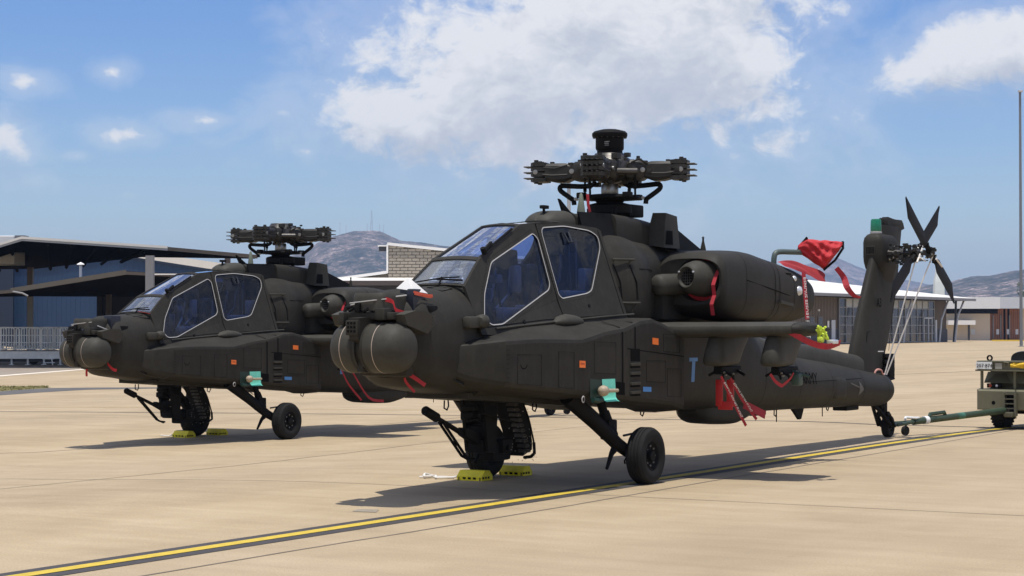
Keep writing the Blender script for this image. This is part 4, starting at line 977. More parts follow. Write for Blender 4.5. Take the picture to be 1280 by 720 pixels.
    # windshields
    def wframe(q, mg, name, gm, label=None, crown=0):
        # q: four corners (port low, stbd low, stbd top, port top); mg: margin
        a, b, c, d = [Vector(x) for x in q]
        def bl(u, v): return (a*(1-u)+b*u)*(1-v)+(d*(1-u)+c*u)*v+Vector((0, 0, crown*4*u*(1-u)))
        W_ = (a-b).length; H_ = (d-a).length; mu = mg/W_; mv = mg/H_
        nu = 6; m = MB(True); us = [0, mu]+[mu+(1-2*mu)*k/nu for k in range(1, nu)]+[1-mu, 1]; vs = [0, mv, 1-mv, 1]
        nrm = (b-a).cross(d-a).normalized(); nrm = nrm if nrm.z > 0 else -nrm
        P = [[bl(u, v) for u in us] for v in vs]; n = len(us)
        for lay in (0, -.025):
            V = [p+nrm*lay for row in P for p in row]; fs = []
            for j in range(3):
                for i in range(n-1):
                    if j == 1 and 0 < i < n-2: continue
                    fs.append((j*n+i, j*n+i+1, (j+1)*n+i+1, (j+1)*n+i))
            m.add(V, fs)
        # inner lips
        loop = [P[1][i] for i in range(1, n-1)]+[P[2][i] for i in range(n-2, 0, -1)]; k = len(loop); m.add(loop+[p-nrm*.025 for p in loop], [(i, (i+1) % k, k+(i+1) % k, k+i) for i in range(k)])
        f = m.build(name+'_frame', OD, r)
        g = MB(True); g.add([p-nrm*.012 for p in P[1][1:-1]]+[p-nrm*.012 for p in P[2][1:-1]], [(i, i+1, (n-2)+i+1, (n-2)+i) for i in range(n-3)]); gg = g.build(name, gm, r, label=label)
        rv = MB(True)
        for aa, bb in ((bl(mu*.5, mv), bl(mu*.5, 1-mv)), (bl(1-mu*.5, mv), bl(1-mu*.5, 1-mv)), (bl(mu, 1-mv*.5), bl(1-mu, 1-mv*.5)), (bl(mu, mv*.5), bl(1-mu, mv*.5))):
            rivets(rv, [aa+nrm*.001, bb+nrm*.001], lambda c: nrm, .006, .04)
        rv.build('rivets', LINE, f, kind='stuff'); return bl
    c0 = lambda a, z, s: (a, s*Sp(a, z), z)
    bl = wframe([c0(-2.76, 2.205, 1), c0(-2.76, 2.205, -1), c0(-2.35, 2.505, -1), c0(-2.35, 2.505, 1)], .032, 'windshield', GLASSF, None, .02)
    wframe([c0(-2.35, 2.505, 1), c0(-2.35, 2.505, -1), c0(-1.42, 2.905, -1), c0(-1.42, 2.905, 1)], .04, 'upper_windshield', GLASSU, None, .02)
    wframe([c0(-1.42, 2.905, 1), c0(-1.42, 2.905, -1), c0(-.62, 2.975, -1), c0(-.62, 2.975, 1)], .05, 'roof_window', GLASSU, None, .02)
    m = MB(True); R_ = []
    for a, z in ((-.62, 2.964), (-.3, 2.955), (.15, 2.90)):
        R_.append([(a, Sp(a, z)*k, z+.035*(1-k*k)) for k in (1, .6, .2, 0, -.2, -.6, -1)])
    m.rings(R_, False, False); m.build('canopy_roof', OD, r)
    # wiper and side strip on the windshield
    m = MB(True); m.tube([bl(.14, .20)+Vector((0, 0, .03)), bl(.42, .12)+Vector((-.01, 0, .035)), bl(.86, .02)+Vector((0, 0, .03))], .008, 6); m.tube([bl(.06, .10)+Vector((0, 0, .03)), bl(.55, .10)+Vector((0, 0, .03))], .011, 6); m.tube([bl(.42, -.03), bl(.42, .13)+Vector((0, 0, .04))], .012, 6); m.build('wiper', DARK, r)
    m = MB(True); m.tube([(-2.26, .31, 2.56), (-2.30, .31, 2.62)], .03, 8); m.tube([(-2.2, .295, 2.60), (-1.62, .262, 2.85)], .014, 6); m.tube([(-2.28, .31, 2.58), (-2.1, .29, 2.68)], .022, 6); m.build('upper_wiper', DARK, r)
    # ---------- cockpit
    ck = MB(True); ck.box(-2.55, -2.05, -.30, .30, 1.78, 2.06, .04); ck.box(-2.12, -1.98, -.13, .13, 1.8, 2.22, .03); ck.box(-1.36, -1.12, -.32, .32, 1.82, 2.48, .05); ck.box(-1.15, -1.08, -.36, .36, 1.82, 2.15); cp = ck.build('instrument_panel', COCK, r)
    m = MB(True); m.box(-2.02, -1.99, -.24, -.05, 1.95, 2.2, .01); m.box(-2.02, -1.99, .05, .24, 1.95, 2.2, .01); m.box(-1.10, -1.06, -.26, -.04, 2.05, 2.4, .01); m.box(-1.10, -1.06, .04, .26, 2.05, 2.4, .01); m.build('display_screen', COCKG, cp)
    for a0, z0 in ((-1.85, 1.84), (-.72, 2.02)):
        st = MB(True).box(a0, a0+.48, -.23, .23, z0-.1, z0+.12, .05).build('crew_seat', SEAT, r, smooth=40)
        MB(True).hull([(a0+.40, -.22, z0), (a0+.40, .22, z0), (a0+.54, .22, z0), (a0+.54, -.22, z0), (a0+.52, -.19, z0+.62), (a0+.52, .19, z0+.62), (a0+.66, .19, z0+.62), (a0+.66, -.19, z0+.62)]).build('seat_back', SEAT, st)
        MB(True).box(a0+.48, a0+.60, -.13, .13, z0+.58, z0+.80, .04).build('headrest', COCK, st, smooth=40)
        m = MB(True)
        for s_ in (-.09, .09): m.tube([(a0+.49, s_, z0+.60), (a0+.43, s_*1.2, z0+.30), (a0+.25, s_*.6, z0+.14)], .018, 6)
        m.build('harness', COCKG, st)
    m = MB(True)
    m.tube([(-2.42, .27, 2.18), (-1.5, .16, 2.78), (-1.2, .20, 2.80)], .022, 6); m.tube([(-2.42, -.27, 2.18), (-1.5, -.16, 2.78), (-1.2, -.20, 2.80)], .022, 6)
    m.tube([(-1.1, .25, 2.85), (-1.13, .34, 2.5), (-1.12, .45, 2.1)], .025, 6); m.tube([(-1.1, -.25, 2.85), (-1.13, -.34, 2.5), (-1.12, -.45, 2.1)], .025, 6)
    m.tube([(-1.1, -.25, 2.85), (-1.1, .25, 2.85)], .022, 6); m.tube([(-.05, .3, 2.8), (-.1, -.3, 2.8)], .03, 6)
    m.tube([(-.62, .34, 2.86), (-.60, .40, 2.74), (-.52, .40, 2.74), (-.5, .34, 2.86)], .013, 6)
    m.tube([(-.36, .36, 2.80), (-.45, .42, 2.1)], .014, 6); m.tube([(-.42, .30, 2.75), (-.5, .38, 2.1)], .010, 6)
    m.build('cockpit_frame', COCK, r, smooth=50)
    m = MB(True)
    for (a, p, z, w, h) in ((-2.1, .40, 1.9, .5, .14), (-1.75, .42, 1.95, .35, .12), (-.85, .46, 2.12, .5, .12), (-.3, .40, 2.2, .3, .3), (-1.65, .3, 2.2, .1, .3), (-2.0, .26, 2.3, .12, .1)):
        for sg in (1, -1): m.box(a, a+w, sg*p-.05, sg*p+.05, z-.05, z-.05+h, .02)
    m.build('side_console', COCKG, r, smooth=40)
    m = MB(True); m.box(.02, .06, -.35, .35, 1.9, 2.8); m.build('rear_bulkhead', COCK, r)
    m = MB(True); m.tube([(-2.0, .1, 2.2), (-2.0, .1, 2.42), (-1.98, -.05, 2.46), (-2.0, -.2, 2.44)], .02, 6); m.box(-2.02, -1.92, -.02, .12, 2.30, 2.42, .02); m.tube([(-1.62, .12, 1.95), (-1.66, .12, 2.2)], .014, 6); m.tube([(-.68, 0, 2.1), (-.72, 0, 2.4)], .014, 6); m.build('control_grips', COCK, r)
    # ---------- transmission fairing
    m = MB(True); dg = loft(m, [(-.66, 0, .10, 2.86, 2.95, 2.99, 2, 2.2), (-.58, 0, .19, 2.84, 2.95, 3.07, 2.2, 2.3), (-.42, 0, .235, 2.84, 2.95, 3.115, 2.4, 2.4), (-.16, 0, .25, 2.84, 2.95, 3.13, 2.5, 2.5)], N=32); dm = m.build('front_fairing', OD2, r, smooth=45)
    m = MB(True); ringline(m, dg, -.5, .014, .003, .5, 1); m.build('panel_joint', LINE, dm)
    m = MB(True)
    # raised deck edges, open in front, closed aft
    for sg in (1, -1):
        m.add([(-.14, sg*.27, 3.11), (.55, sg*.33, 3.12), (.55, sg*.40, 2.82), (-.14, sg*.34, 2.86), (-.14, sg*.25, 3.11), (.55, sg*.31, 3.12), (.55, sg*.38, 2.82), (-.14, sg*.32, 2.86)], [(0, 1, 2, 3), (7, 6, 5, 4), (0, 4, 5, 1)])
    m.build('deck_cowl_front', DARK, r)
    m = MB(True); dg = loft(m, [(-.14, 0, .26, 2.85, 2.95, 3.10, 4, 4), (.5, 0, .32, 2.8, 2.95, 3.11, 4, 4)], N=28); m.build('transmission_deck', OD, r, smooth=40)
    m = MB(True); dg = loft(m, [(.56, 0, .40, 2.70, 2.78, 3.125, 3, 7), (.95, 0, .41, 2.7, 2.78, 3.115, 3, 7), (1.6, 0, .41, 2.62, 2.75, 3.07, 3, 6), (2.05, 0, .38, 2.6, 2.7, 3.01, 3, 5), (2.5, 0, .32, 2.5, 2.7, 2.91, 3, 4), (3.05, 0, .22, 2.4, 2.6, 2.76, 3, 3), (3.5, 0, .1, 2.3, 2.45, 2.58, 2, 2)], N=36); ft = m.build('transmission_cowl', OD, r, smooth=35)
    m = MB(True)
    for a_ in (.75, 1.25, 1.75): ringline(m, dg, a_, .010, .003, .52, .98)
    m.build('panel_joint', LINE, ft)
    for sg in (1, -1):
        m = MB(True); m.hull([(1.36, sg*.36, 2.78), (1.36, sg*.62, 2.74), (1.80, sg*.62, 2.74), (1.80, sg*.36, 2.78), (1.46, sg*.42, 3.17), (1.46, sg*.60, 3.165), (1.76, sg*.60, 3.135), (1.76, sg*.42, 3.14)]); ir = m.build('cooler_exhaust', OD2, r)
        m = MB(True); m.hull([(1.79, sg*.40, 2.75), (1.79, sg*.58, 2.72), (2.8, sg*.52, 2.66), (2.8, sg*.40, 2.66), (1.79, sg*.42, 3.0), (1.79, sg*.56, 3.0), (2.75, sg*.46, 2.76), (2.75, sg*.42, 2.76)]); m.build('exhaust_fairing', DARK, ir)
        MB(True).add([(1.40, sg*.6255, 2.78), (1.60, sg*.6255, 2.78), (1.60, sg*.619, 2.95), (1.44, sg*.619, 2.95)], [(0, 1, 2, 3)]).build('exhaust_slot', LINE, ir)
    # wire cutter, antennas
    MB(True).prism([(-.02, -.012, 3.10), (-.13, -.012, 3.27), (-.09, -.012, 3.26), (.14, -.012, 3.13), (.3, -.012, 3.10)], (0, .024, 0)).build('wire_cutter', DARK, r)
    MB(True).lathe([(.05, 0), (.045, .05), (.02, .22), (.001, .24)], (.02, .22, 3.10), (0, 0, 1), 10).build('blade_antenna', mat('antenna_green_grey', (.12, .14, .10), .5), r, smooth=40)
    m = MB(True); m.tube([(-.55, .05, 3.08), (-.55, .05, 3.15)], .018, 6); m.box(-.60, -.48, .02, .08, 3.13, 3.17, .008); m.build('probe', DARK, r)
    m = MB(True); m.lathe([(.05, 0), (.035, .08), (.014, .17), (.012, .2), (.02, .21), (.001, .23)], (2.46, .62, 2.69), (0, 0, 1), 8); m.build('whip_antenna', OD, r)
    # steps / hand rails on the port side
    for sg in (1, -1):
        for z in (2.565, 2.06):
            m = MB(True)
            def rp(a_, o_): return sks(a_, z, sg, 0)[1]+sg*o_
            m.tube([(.13, rp(.17, .035), z), (.40, rp(.38, .055), z)], .014, 8); m.tube([(.16, rp(.17, -.01), z-.10), (.165, rp(.17, .03), z-.01)], .011, 6); m.tube([(.35, rp(.36, -.01), z-.10), (.355, rp(.36, .04), z-.01)], .011, 6); m.build('step_rail', OD2, r)
    m = MB(True)
    m.tube([sks(.17, 2.50, 1, .008), sks(.21, 2.3, 1, .008), sks(.22, 2.10, 1, .008)], .010, 5); m.tube([sks(.35, 2.50, 1, .008), sks(.40, 2.3, 1, .008), sks(.41, 2.10, 1, .008)], .010, 5); m.build('step_bracket', DARK, r)
    # ---------- engines
    for sg in (1, -1):
        pc = .965
        st = [(1.30, sg*(pc+.02), .425, 2.04, 2.33, 2.60, 3.0, 3.0), (1.36, sg*(pc+.01), .455, 1.99, 2.32, 2.665, 3.2, 3.3), (1.5, sg*pc, .465, 1.93, 2.32, 2.70, 3.3, 3.5), (2.2, sg*pc, .465, 1.86, 2.30, 2.72, 3.3, 3.5), (3.0, sg*(pc-.02), .455, 1.83, 2.26, 2.655, 3.1, 3.2), (3.7, sg*(pc-.03), .455, 1.83, 2.21, 2.59, 2.6, 2.6), (4.2, sg*(pc-.05), .43, 1.85, 2.19, 2.52, 2.5, 2.5), (4.45, sg*(pc-.07), .40, 1.87, 2.17, 2.47, 2.4, 2.4)]
        m = MB(True); d_ = dense(st, .1); rr = [sec(*q, N=44) for q in d_]
        q = d_[0]; inner = [sec(1.315, sg*(pc+.135), .275, 2.085, 2.35, 2.605, 2.2, 2.2, N=44), sec(1.6, sg*(pc+.135), .27, 2.09, 2.35, 2.60, 2.2, 2.2, N=44)]
        m.rings(inner[::-1]+rr, False); m.rings([rr[-1], sec(4.42, sg*(pc-.07), .35, 1.92, 2.17, 2.42, 2.5, 2.5, N=44), sec(4.2, sg*(pc-.08), .33, 1.93, 2.18, 2.44, 2.5, 2.5, N=44)], False)
        na = m.build('engine_nacelle', OD, r, smooth=42)
        m = MB(True)
        for a_, w in ((1.98, .008), (2.92, .014), (3.06, .012), (3.55, .009)): ringline(m, d_, a_, w, .003, 0, 1)
        m.tube([(a_, sg*(pc+float(np.interp(a_, [1.9, 3, 3.4], [.463, .44, .42]))+.004), float(np.interp(a_, [1.9, 3.4], [2.36, 2.18]))) for a_ in np.linspace(1.98, 3.4, 8)], .007, 4)
        m.build('panel_joint', LINE, na)
        rv = MB(True)
        for a_ in (2.88, 3.10, 3.60):
            s_ = [v for v in sec(*interp_st(d_, a_), N=48) if sg*(v[1]-sg*pc) > -.1]; s_ = sorted(s_, key=lambda v: v[2])[::2]; s_ = [v for v in s_ if sg*(v[1]-sg*pc) > .2]
            if len(s_) > 2: rivets(rv, [Vector(v)+Vector((0, sg*.002, 0)) for v in s_], lambda c: (0, sg, 0), .005, .05)
        rv.build('rivets', LINE, na, kind='stuff')
        m = MB(True); hp = sg*(pc+.452); 
        m.hull([(3.02, hp-sg*.03, 2.10), (3.45, hp-sg*.045, 2.06), (3.45, hp-sg*.045, 2.03), (3.02, hp-sg*.03, 2.07), (3.02, hp+sg*.02, 2.12), (3.45, hp+sg*.005, 2.08), (3.45, hp+sg*.005, 2.04), (3.02, hp+sg*.02, 2.08)]); m.build('hinge_step', OD2, na)
        # exhaust core
        m = MB(True); m.rings([sec(4.25, sg*(pc-.08), .30, 1.95, 2.18, 2.41, 2.3, 2.3, N=28), sec(4.43, sg*(pc-.08), .27, 1.98, 2.18, 2.38, 2.3, 2.3, N=28)]); m.build('exhaust_core', DARK, na, smooth=40)
        # inlet plug and nose gearbox
        m = MB(True); m.rings([sec(1.59, sg*(pc+.135), .27, 2.09, 2.35, 2.60, 2.2, 2.2, N=32), sec(1.46, sg*(pc+.135), .268, 2.095, 2.35, 2.595, 2.2, 2.2, N=32)]); pl_ = m.build('inlet_plug', RED, na, smooth=40, label='red cloth plug round the engine inlet')
        m = MB(True); m.rings([[(1.44-.07*k_, sg*(pc+.385-.02*k_)+sg*w_, z) for w_, z in ((-.025, z0-.00), (.025, z0-.0))] for k_, z0 in ((.8, 2.46), (1.6, 2.38), (2.2, 2.28), (1.9, 2.16), (2.6, 2.05), (2.2, 1.92))], False, False); m.build('plug_ribbon', REDD, na)
        c = (1.62, sg*1.145, 2.355); ax = Vector((-1, -sg*.25, .04))
        m = MB(True); m.lathe([(.215, -.02), (.222, .10), (.220, .24), (.205, .34), (.178, .43), (.148, .485), (.125, .50), (.105, .49), (.095, .45)], c, ax, 36, cap=False); gb = m.build('nose_gearbox', OD2, r, smooth=50)
        m = MB(True); m.lathe([(.001, .455), (.096, .455)], c, ax, 24, cap=False); m.build('gearbox_inlet', LINE, gb)
        m = MB(True); ce = Vector(c)+ax.normalized()*.47; w = ax.normalized().cross(Vector((0, 0, 1))).normalized(); u = w.cross(ax.normalized())
        for k in (-.07, -.035, 0, .035, .07):
            h = math.sqrt(max(0, .092**2-k*k)); m.tube([ce+w*k-u*h, ce+w*k+u*h], .004, 4); m.tube([ce+u*k-w*h, ce+u*k+w*h], .004, 4)
        m.build('inlet_grille', DSTEEL, gb)
        for t_ in (.5, 2.6): q = Vector(c)+ax.normalized()*.49+(w*math.cos(t_)+u*math.sin(t_))*.125; MB(True).lathe([(.013, -.01), (.013, .02), (.001, .022)], q, ax, 6).build('bolt', CLEARL, gb)
        m = MB(True); m.lathe([(.128, -.75), (.128, .02), (.122, .08), (.10, .12), (.06, .14), (.001, .145)], (1.06, sg*.755, 2.285), (-.80, -sg*.22, -.03), 28); m.build('shaft_fairing', OD2, r, smooth=50)
        m = MB(True); m.box(1.05, 1.9, sg*.55-.08, sg*.55+.22 if sg > 0 else sg*.55+.08, 1.86, 2.2, .05); m.build('engine_mount_fairing', OD, r, smooth=40)
    # ---------- wings and pylons
    for sg in (1, -1):
        def wing_sec(p, a0, a1, zc, th, dz=0):
            pts = []
            for k in range(24):
                t = 2*math.pi*k/24; c_ = math.cos(t); x = (a0+a1)/2-(a1-a0)/2*sgnp(c_, .72); yy = th/2*sgnp(math.sin(t), .62)*(1 if x < (a0*.6+a1*.4) else max(.12, 1-((x-(a0*.6+a1*.4))/((a1-a0)*.6))**1.4)); pts.append((x, sg*p, zc+yy))
            return pts
        m = MB(True); m.rings([wing_sec(.55, .70, 2.15, 1.745, .20), wing_sec(1.07, .74, 2.12, 1.745, .195), wing_sec(2.44, .95, 2.02, 1.755, .18)], True); wg = m.build('stub_wing', OD2, r, smooth=45)
        m = MB(True); m.rings([wing_sec(2.443, .955, 2.0, 1.755, .17), wing_sec(2.53, .98, 1.97, 1.755, .155), wing_sec(2.57, 1.06, 1.88, 1.755, .09)], True); m.build('wing_tip_cap', OD, wg, smooth=50)
        for pc, a0, nm in ((1.46, .86, 'inboard'), (2.17, .90, 'outboard')):
            m = MB(True); rings = []
            for z, af, w, ar in ((1.70, .16, .075, 1.95-a0), (1.64, .10, .095, 1.95-a0), (1.50, .04, .118, 1.8-a0), (1.38, .0, .132, 1.7-a0), (1.345, .02, .125, 1.65-a0), (1.325, .07, .09, 1.5-a0)):
                s_ = [];
                for k in range(28):
                    t = 2*math.pi*k/28; x = math.cos(t); y = math.sin(t); L = ar-af; 
                    if x > 0: aa = a0+af+w*1.1*(1-abs(x)**.9); hw_ = w*sgnp(y, .72)
                    else: aa = a0+af+w*1.1+(L-w*1.1)*abs(x)**1.1; hw_ = w*sgnp(y, .9)*(1-.55*abs(x))
                    s_.append((aa, sg*pc+hw_, z))
                rings.append(s_)
            m.rings(rings); py = m.build('pylon', OD2, r, smooth=50)
            m = MB(True); m.box(a0+.22, a0+.78, sg*pc-.055, sg*pc+.055, 1.225, 1.32, .015)
            for k in (.30, .66): m.tube([(a0+k, sg*pc-.15, 1.21), (a0+k, sg*pc-.04, 1.27), (a0+k, sg*pc+.04, 1.27), (a0+k, sg*pc+.15, 1.21)], .017, 6)
            m.tube([(a0+.34, sg*pc, 1.27), (a0+.34, sg*pc+.02, 1.17)], .014, 6); m.tube([(a0+.62, sg*pc, 1.25), (a0+.66, sg*pc, 1.15)], .02, 6); m.build('ejector_rack', DARK, py)
            m = MB(True)
            for k, dz in ((.25, 0), (.3, -.03), (.68, .01), (.5, -.02)): m.lathe([(.013, 0), (.012, .02), (.001, .022)], (a0+k, sg*(pc+.06), 1.25+dz), (0, sg, 0), 6)
            m.build('rack_bolts', STEEL, py)
    # ---------- sensor turret
    for sg in (1, -1):
        m = MB(True); a0 = -3.93; zc = 1.575; Rr = .252
        kk = 1 if sg > 0 else .80
        m.lathe([(rr_, hh*kk) for rr_, hh in ((Rr*.96, .035), (Rr, .05), (Rr, .25), (Rr*.985, .31), (Rr*.94, .365), (Rr*.85, .415), (Rr*.70, .452), (Rr*.5, .475), (Rr*.25, .488), (.001, .49))], (a0, 0, zc), (0, sg, 0), 44, cap=False)
        m.lathe([(.001, .036), (Rr*.96, .035)], (a0, 0, zc), (0, sg, 0), 44, cap=False); dr = m.build('sensor_drum', OD2, r, smooth=50)
        pp = .19 if sg > 0 else .20
        m = MB(True); m.lathe([(Rr*1.003, pp-.0045), (Rr*1.007, pp-.003), (Rr*1.007, pp+.003), (Rr*1.003, pp+.0045)], (a0, 0, zc), (0, sg, 0), 60, cap=False); m.build('seam_ring', SEAM, dr)
        m = MB(True); m.lathe([(Rr*1.01, .042), (Rr*1.015, .05), (Rr*1.015, .062), (Rr*1.01, .07)], (a0, 0, zc), (0, sg, 0), 44, cap=False); m.build('drum_collar', OD, dr)
    m = MB(True); m.hull([(-4.20, -.06, 1.66), (-4.20, .045, 1.66), (-3.7, .045, 1.36), (-3.7, -.06, 1.36), (-4.21, -.07, 1.87), (-4.21, .055, 1.87), (-3.7, .055, 1.90), (-3.7, -.07, 1.90)]); m.box(-4.235, -4.19, -.085, .06, 1.70, 1.85, .012); m.box(-4.1, -3.6, -.035, .03, 1.34, 1.7)
    m.lathe([(.215, -.035), (.215, .035)], (-3.93, 0, 1.575), (0, 1, 0), 36); yk = m.build('turret_yoke', OD, r, smooth=35)
    m = MB(True)
    for z in (1.74, 1.78, 1.82):
        for p in (-.05, -.012, .026): m.box(-4.238, -4.2355, p-.013, p+.013, z-.012, z+.012)
    m.build('yoke_label', LINE, yk)
    m = MB(True); m.box(-3.72, -3.40, -.30, .30, 1.28, 1.94, .06); m.box(-4.02, -3.62, -.26, .34, 1.855, 1.93, .02); m.box(-4.10, -3.9, -.27, -.20, 1.80, 1.93, .02); m.box(-4.06, -3.92, .14, .26, 1.85, 1.97, .02); m.build('turret_base', OD, r, smooth=35)
    m = MB(True)
    for p0, p1 in ((-.18, .0), (.02, .12)): m.tube([(-4.05, p0, 1.94), (-3.98, (p0+p1)/2, 2.0), (-4.02, p1, 1.93)], .018, 6)
    m.tube([(-4.04, -.24, 1.86), (-4.0, -.25, 1.97), (-3.8, -.22, 2.0)], .022, 6); m.box(-4.06, -4.0, -.10, -.04, 1.93, 2.02, .01); m.build('cable_loom', DARK, r, smooth=40)
    m = MB(True); rings = []
    for z, g in ((1.945, 0), (2.07, .0), (2.10, .015), (2.12, .05)):
        rings.append([(-3.78+.25*sgnp(math.cos(t), .4)*(1-g*1.5), .02+.20*sgnp(math.sin(t), .4)*(1-g*1.5), z) for t in [2*math.pi*k/28 for k in range(28)]])
    m.rings(rings); nv = m.build('night_sensor_housing', OD2, r, smooth=45)
    m = MB(True); m.tube([(-4.04, -.17, 2.02), (-4.04, .10, 2.045), (-3.98, .23, 2.06)], .006, 5); m.build('housing_edge', SEAL, nv)
    # side cheek plates
    for sg in (1, -1):
        m = MB(True); m.prism([(-3.98, sg*.44, 1.905), (-3.80, sg*.46, 1.945), (-3.62, sg*.48, 1.945), (-3.53, sg*.485, 1.90), (-3.50, sg*.485, 1.80), (-3.60, sg*.47, 1.715), (-3.92, sg*.44, 1.80)], (0, -sg*.12, 0)); ch = m.build('cheek_plate', OD2, r)
        m = MB(True); rivets(m, [(-3.56, sg*.487, 1.74), (-3.53, sg*.49, 1.91), (-3.62, sg*.485, 1.935)], lambda c: (0, sg, 0), .006, .03); m.build('rivets', LINE, ch, kind='stuff')
    m = MB(True); m.box(-3.60, -3.38, .13, .30, 1.93, 2.165, .012); m.build('sensor_shroud', mat('blue_black_box', (.012, .014, .024), .45), r, smooth=40, label='blue black box beside the night sensor housing')
    m = MB(True); m.box(-3.46, -3.3, .22, .40, 1.92, 2.0, .02); m.build('shroud_base', DARK, r, smooth=40)
    # belly details
    m = MB(True); m.hull([(-2.7, -.38, 1.035), (-2.7, .38, 1.035), (-.1, .42, .865), (-.1, -.42, .865), (-2.7, -.38, 1.10), (-2.7, .38, 1.10), (-.1, .42, .95), (-.1, -.42, .95)]); m.build('belly_panel', OD, r, smooth=40)
    m = MB(True)
    for a, p in ((-3.0, .3), (-1.2, .3), (5.9, .1), (8.1, 0), (1.4, .3)):
        z = .62 if a > 5 else (1.03 if a < -2 else (.95 if a < 0 else .80)); m.tube([(a-.03, p, z), (a-.035, p, z-.08), (a+.02, p, z-.10), (a+.05, p, z-.06), (a+.04, p, z)], .009, 6)
    m.prism([(6.7, -.02, .61), (7.15, -.02, .60), (7.05, -.02, .44), (6.98, -.02, .43)], (0, .04, 0)); m.tube([(5.95, .1, .62), (5.95, .1, .44)], .008, 5); m.tube([(7.9, .0, .6), (7.9, .0, .44)], .008, 5); m.box(5.2, 5.6, -.1, .1, .55, .62, .02); m.box(8.6, 9.1, -.12, .12, .50, .57, .02); m.build('belly_fittings', DARK, r)
    # ---------- gun
    gy = thing('chain_gun', '', ''); del gy['label'], gy['category']; gy.parent = r
    m = MB(True); m.tube([(-2.93, 0, .915), (-2.72, 0, .835)], .050, 14, rs=[.050, .052]); m.tube([(-2.945, 0, .92), (-2.93, 0, .915)], .04, 14); m.build('muzzle_sleeve', DARK, gy, smooth=40)
    m = MB(True); m.tube([(-2.72, 0, .835), (-2.1, 0, .60), (-1.7, 0, .47)], .026, 10, rs=[.024, .03, .04]); m.build('gun_barrel', DARK, gy, smooth=40)
    m = MB(True); 
    m.hull([(-2.22, -.05, .63), (-2.22, .05, .63), (-1.5, .07, .33), (-1.5, -.07, .33), (-2.22, -.045, .71), (-2.22, .045, .71), (-1.5, .07, .50), (-1.5, -.07, .50)]); m.box(-1.72, -1.34, -.09, .09, .32, .52, .03); m.box(-1.60, -1.38, -.13, .14, .40, .56, .02); m.box(-1.95, -1.7, -.10, .10, .42, .56, .02); m.lathe([(.05, -.13), (.05, .13)], (-1.8, 0, .50), (0, 1, 0), 14); m.lathe([(.035, -.17), (.035, .17)], (-1.5, 0, .46), (0, 1, 0), 12)
    m.tube([(-2.2, .05, .78), (-2.05, .08, .80), (-1.7, .06, .70)], .02, 6); m.build('gun_receiver', DARK, gy, smooth=30)
    m = MB(True); m.tube([(-2.62, .02, .78), (-2.15, .02, .38), (-2.0, .02, .36)], .016, 6); m.tube([(-2.62, -.03, .78), (-2.1, -.08, .40), (-1.9, -.1, .34)], .016, 6); m.tube([(-2.4, .02, .58), (-2.2, -.08, .48)], .012, 6); m.build('gun_strut', DARK, gy, smooth=40)
    m = MB(True); 
    for p_ in (-.15, .11): m.hull([(-1.92, p_, .44), (-1.92, p_+.04, .44), (-1.76, p_+.04, .42), (-1.76, p_, .42), (-2.02, p_, 1.02), (-2.02, p_+.04, 1.02), (-1.72, p_+.04, 1.02), (-1.72, p_, 1.02)])
    m.box(-2.0, -1.74, -.15, .15, .84, 1.03, .03); m.box(-1.94, -1.76, -.14, .14, .62, .72, .02); m.lathe([(.15, 0), (.17, .04), (.17, .10)], (-1.84, 0, .93), (0, 0, 1), 24); m.box(-2.10, -1.98, -.10, .06, .78, .87, .02); m.box(-2.14, -2.04, -.05, .10, .88, .94, .015); m.tube([(-2.14, .2, .87), (-1.7, .24, .78), (-1.5, .24, .74)], .012, 6); m.build('turret_frame', DARK, gy, smooth=35)
    m = MB(True); rings = []
    for a, z, w in ((-1.34, 1.02, .10), (-1.23, .86, .10), (-1.12, .66, .10), (-1.05, .46, .09), (-1.04, .38, .08)): rings.append([(a-.10, -w, z-.03), (a+.10, -w, z+.03), (a+.10, w+.04, z+.03), (a-.10, w+.04, z-.03)])
    m.rings(rings); m.build('ammunition_chute', DARK, gy, smooth=35)
    m = MB(True)
    for k in range(11):
        t = k/10; a = -1.47+.30*t; z = .99-.58*t; m.box(a-.035, a+.03, .10, .21, z-.017, z+.017)
        m.tube([(a, .215, z), (a, .235, z)], .010, 5)
    m.build('chute_links', DSTEEL, gy)
    m = MB(True)
    rnd = random.Random(9)
    for k in range(40): a, z = rnd.uniform(-1.62, -1.0), rnd.uniform(.30, .9); m.lathe([(.007, 0), (.001, .006)], (a, .19+rnd.uniform(0, .06), z), (0, 1, 0), 5)
    m.build('gun_bolts', STEEL, gy)
    m = MB(True); m.tube(smoothpath([(-1.22, .14, 1.0), (-1.06, .14, .78), (-.96, .14, .56), (-.93, .14, .48)], 4), .012, 6); m.tube([(-.93, .14, .49), (-.92, .14, .37), (-1.0, .14, .335), (-1.14, .14, .335)], .020, 6); m.build('gun_cable', DARK, gy, smooth=40)
    # ---------- main gear
    for sg in (1, -1):
        lg = MB(True).tube([(-1.16, sg*.70, 1.02), (-.70, sg*.80, .72), (-.35, sg*.88, .47), (-.02, sg*.93, .31)], .08, 12, rs=[.10, .085, .075, .065]).build('main_gear_leg', DARK, r, smooth=45)
        m = MB(True); m.tube([(-.52, sg*.74, 1.0), (-.47, sg*.78, .82)], .05, 12); m.tube([(-.47, sg*.78, .83), (-.40, sg*.84, .55)], .075, 12, rs=[.06, .082]); m.box(-.53, -.33, sg*.82-.06, sg*.82+.06, .52, .74, .02); m.build('shock_strut', DARK, lg, smooth=40)
        m = MB(True); m.tube([(-.30, sg*.94, .56), (.0, sg*.98, .585), (.04, sg*1.0, .56)], .014, 6); m.tube([(-.22, sg*.92, .45), (-.06, sg*.95, .47)], .009, 6); m.tube([(-.75, sg*.72, .93), (-.55, sg*.76, .80)], .008, 5); m.build('brake_line', DSTEEL, lg)
